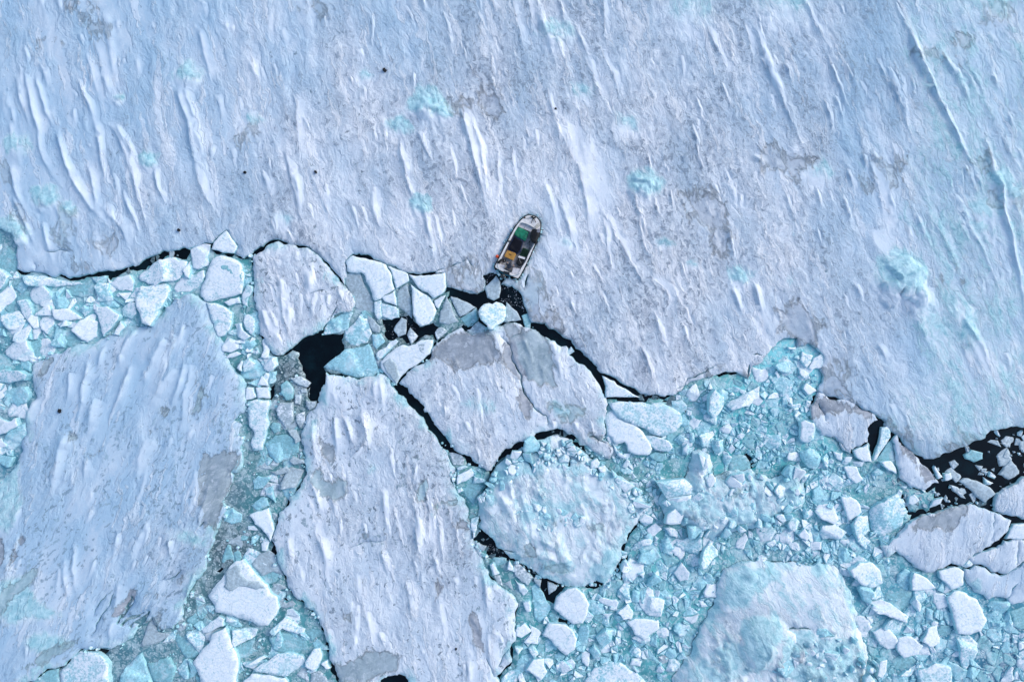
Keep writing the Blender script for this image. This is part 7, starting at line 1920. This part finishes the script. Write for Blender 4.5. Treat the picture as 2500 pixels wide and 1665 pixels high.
# ------------------------------------------------------------------ the person crouching in the stern well, bent forward
def skin_body(name, joints, edges, mat, parent, root=0, sub=2):
    me = bpy.data.meshes.new(name)
    me.from_pydata([j[:3] for j in joints], edges, [])
    o = bpy.data.objects.new(name, me); COL.objects.link(o)
    sm = o.modifiers.new("skin", 'SKIN'); sm.use_smooth_shade = True
    for i, j in enumerate(joints):
        v = me.skin_vertices[0].data[i]; r = j[3]
        v.radius = (r, j[4] if len(j) > 4 else r); v.use_root = (i == root)
    o.modifiers.new("sub", 'SUBSURF').levels = sub; o.modifiers[-1].render_levels = sub
    dg = bpy.context.evaluated_depsgraph_get()
    m2 = bpy.data.meshes.new_from_object(o.evaluated_get(dg))
    bpy.data.objects.remove(o)
    m2.materials.append(mat)
    r = bpy.data.objects.new(name, m2); COL.objects.link(r)
    if parent: r.parent = parent
    return r


pp0 = zline("478,1235", 0.7)[0]
ps = empty("person", (BO[0], BO[1], 0), BA)
tag(ps, "person in a dark blue-grey hooded coat and grey trousers bending forward in the stern", "person")
px, py = pp0[0], pp0[1]
# pelvis, spine, neck, head / legs (kneeling back on the heels) / arms reaching to the sides and down
J = [(px, py, 0.70, .17, .15), (px + .16, py + .005, 0.84, .17, .13), (px + .33, py + .01, 0.96, .185, .14), (px + .44, py + .01, 1.02, .10), (px + .52, py + .01, 1.06, .075), (px + .60, py + .01, 1.06, .10),
     (px + .02, py + .11, 0.62, .105), (px + .26, py + .17, 0.44, .085), (px - .12, py + .14, 0.33, .065), (px - .02, py + .14, 0.29, .05),
     (px + .02, py - .11, 0.62, .105), (px + .26, py - .17, 0.44, .085), (px - .12, py - .14, 0.33, .065), (px - .02, py - .14, 0.29, .05),
     (px + .37, py + .20, 0.96, .085), (px + .36, py + .34, 0.76, .065), (px + .50, py + .33, 0.56, .045), (px + .55, py + .32, 0.50, .038),
     (px + .37, py - .18, 0.96, .085), (px + .33, py - .33, 0.76, .065), (px + .46, py - .34, 0.56, .045), (px + .51, py - .33, 0.50, .038)]
E_ = [(0, 1), (1, 2), (2, 3), (3, 4), (4, 5), (0, 6), (6, 7), (7, 8), (8, 9), (0, 10), (10, 11), (11, 12), (12, 13), (2, 14), (14, 15), (15, 16), (16, 17), (2, 18), (18, 19), (19, 20), (20, 21)]
skin_body("body", J, E_, B_SKIN, ps)
coat = [(a[0], a[1], a[2] + .01, a[3] * 1.22, (a[4] if len(a) > 4 else a[3]) * 1.22) for a in (J[0], J[1], J[2], J[14], J[15], J[16], J[18], J[19], J[20], J[3])]
coat[0] = (px + .06, py, 0.76, .19, .16)
skin_body("coat", coat, [(0, 1), (1, 2), (2, 3), (3, 4), (4, 5), (2, 6), (6, 7), (7, 8), (2, 9)], B_COAT, ps)
ball("hood", (px + .52, py + .01, 1.10), 0.145, B_COAT, ps, (1.05, 1.0, 0.95))
tr_ = [(a[0], a[1], a[2], a[3] * 1.18) for a in (J[0], J[6], J[7], J[8], J[10], J[11], J[12])]
skin_body("trousers", tr_, [(0, 1), (1, 2), (2, 3), (0, 4), (4, 5), (5, 6)], B_TROU, ps)
for sgn in (1, -1):
    f0 = (px + (.55 if sgn > 0 else .51), py + sgn * .325, 0.49)
    hj = [(f0[0], f0[1], f0[2], .032), (f0[0] + .05, f0[1], f0[2] - .03, .036)]
    he = [(0, 1)]
    for k, (dy, ln) in enumerate(((-.027, .06), (-.009, .072), (.009, .068), (.026, .055))):
        b = len(hj)
        hj += [(f0[0] + .075, f0[1] + dy, f0[2] - .045, .011), (f0[0] + .075 + ln * .6, f0[1] + dy, f0[2] - .05 - ln * .3, .010), (f0[0] + .075 + ln * .8, f0[1] + dy, f0[2] - .06 - ln * .6, .008)]
        he += [(1, b), (b, b + 1), (b + 1, b + 2)]
    b = len(hj)
    hj += [(f0[0] + .04, f0[1] - sgn * .038, f0[2] - .03, .013), (f0[0] + .075, f0[1] - sgn * .05, f0[2] - .06, .010)]
    he += [(1, b), (b, b + 1)]
    skin_body("hand", hj, he, B_SKIN, ps, 0, 1)
    fx = (J[9] if sgn > 0 else J[13])
    ball("boot", (fx[0] - .08, fx[1], 0.31), 0.09, B_BLACK, ps, (1.6, .75, .6))
ball("nose", (px + .70, py + .01, 1.04), 0.022, B_SKIN, ps, (1, .8, .9))
ball("hair", (px + .64, py + .01, 1.13), 0.07, B_HAIR, ps, (.9, 1.0, .5))

# ------------------------------------------------------------------ churned water behind the boat: strands of foam
M_FOAM = plain("wash_foam", (0.40, 0.45, 0.50), 0.6, 0.3, 0.1)


def foam(label, spec, seed, thick, spacing=0.06):
    pg = poly(spec)
    A = np.array(pg); lo = A.min(0); hi = A.max(0)
    gx, gy = np.meshgrid(np.arange(lo[0], hi[0], spacing / 2), np.arange(lo[1], hi[1], spacing / 2))
    nx, ny = gx.shape[1], gx.shape[0]
    X, Y = gx.ravel(), gy.ravel()
    wx = X + fbm(X * 1.4, Y * 1.4, seed, 3) * 0.5; wy = Y + fbm(X * 1.4, Y * 1.4, seed + 9, 3) * 0.5
    r = np.maximum(1 - np.abs(pn(wx * 3.4, wy * 3.4, seed + 2)) * 9, 1 - np.abs(pn(wx * 5.2 + 9, wy * 5.2, seed + 3)) * 8)
    sd = sdist(np.column_stack([X, Y]), pg)
    ok = (r > 1 - thick) & (sd > -0.02 + 0.25 * pn(X * 2, Y * 2, seed + 5))
    zz = 0.022 + 0.03 * np.clip(r, 0, 1)
    idx = np.arange(nx * ny).reshape(ny, nx)
    q = np.stack([idx[:-1, :-1], idx[:-1, 1:], idx[1:, 1:], idx[1:, :-1]], -1).reshape(-1, 4)
    q = q[ok[q].sum(1) >= 3]
    used = np.unique(q); rm = -np.ones(nx * ny, int); rm[used] = np.arange(len(used))
    V = np.column_stack([X, Y, zz])[used]
    o = mesh_obj("foam", V, rm[q].tolist(), M_FOAM, None, True)
    tag(o, label, "foam", None, 'stuff')


foam("white foam strands on the churned black water behind the boat", "C: 640,370 690,350 750,360 800,400 830,450 870,520 875,600 830,600 760,545 700,560 640,490 630,430", 3, 0.26)
foam("foam strands in the small dark hole beside the boat's port quarter", "C: 480,270 540,240 600,250 560,300 520,345 500,330", 4, 0.22)
foam("frazil threads on the dark water beside the tooth-shaped slab", "J: 690,330 760,290 850,390 840,420 740,410 700,400", 6, 0.3)
foam("frazil threads on the dark water between the broken triangles", "B: 1610,900 1700,870 1760,1010 1720,1030 1650,980", 14, 0.2)
foam("frazil threads on the dark strip beside the tall white slab", "B: 1800,790 1860,860 1940,960 1900,960 1840,870", 16, 0.3)
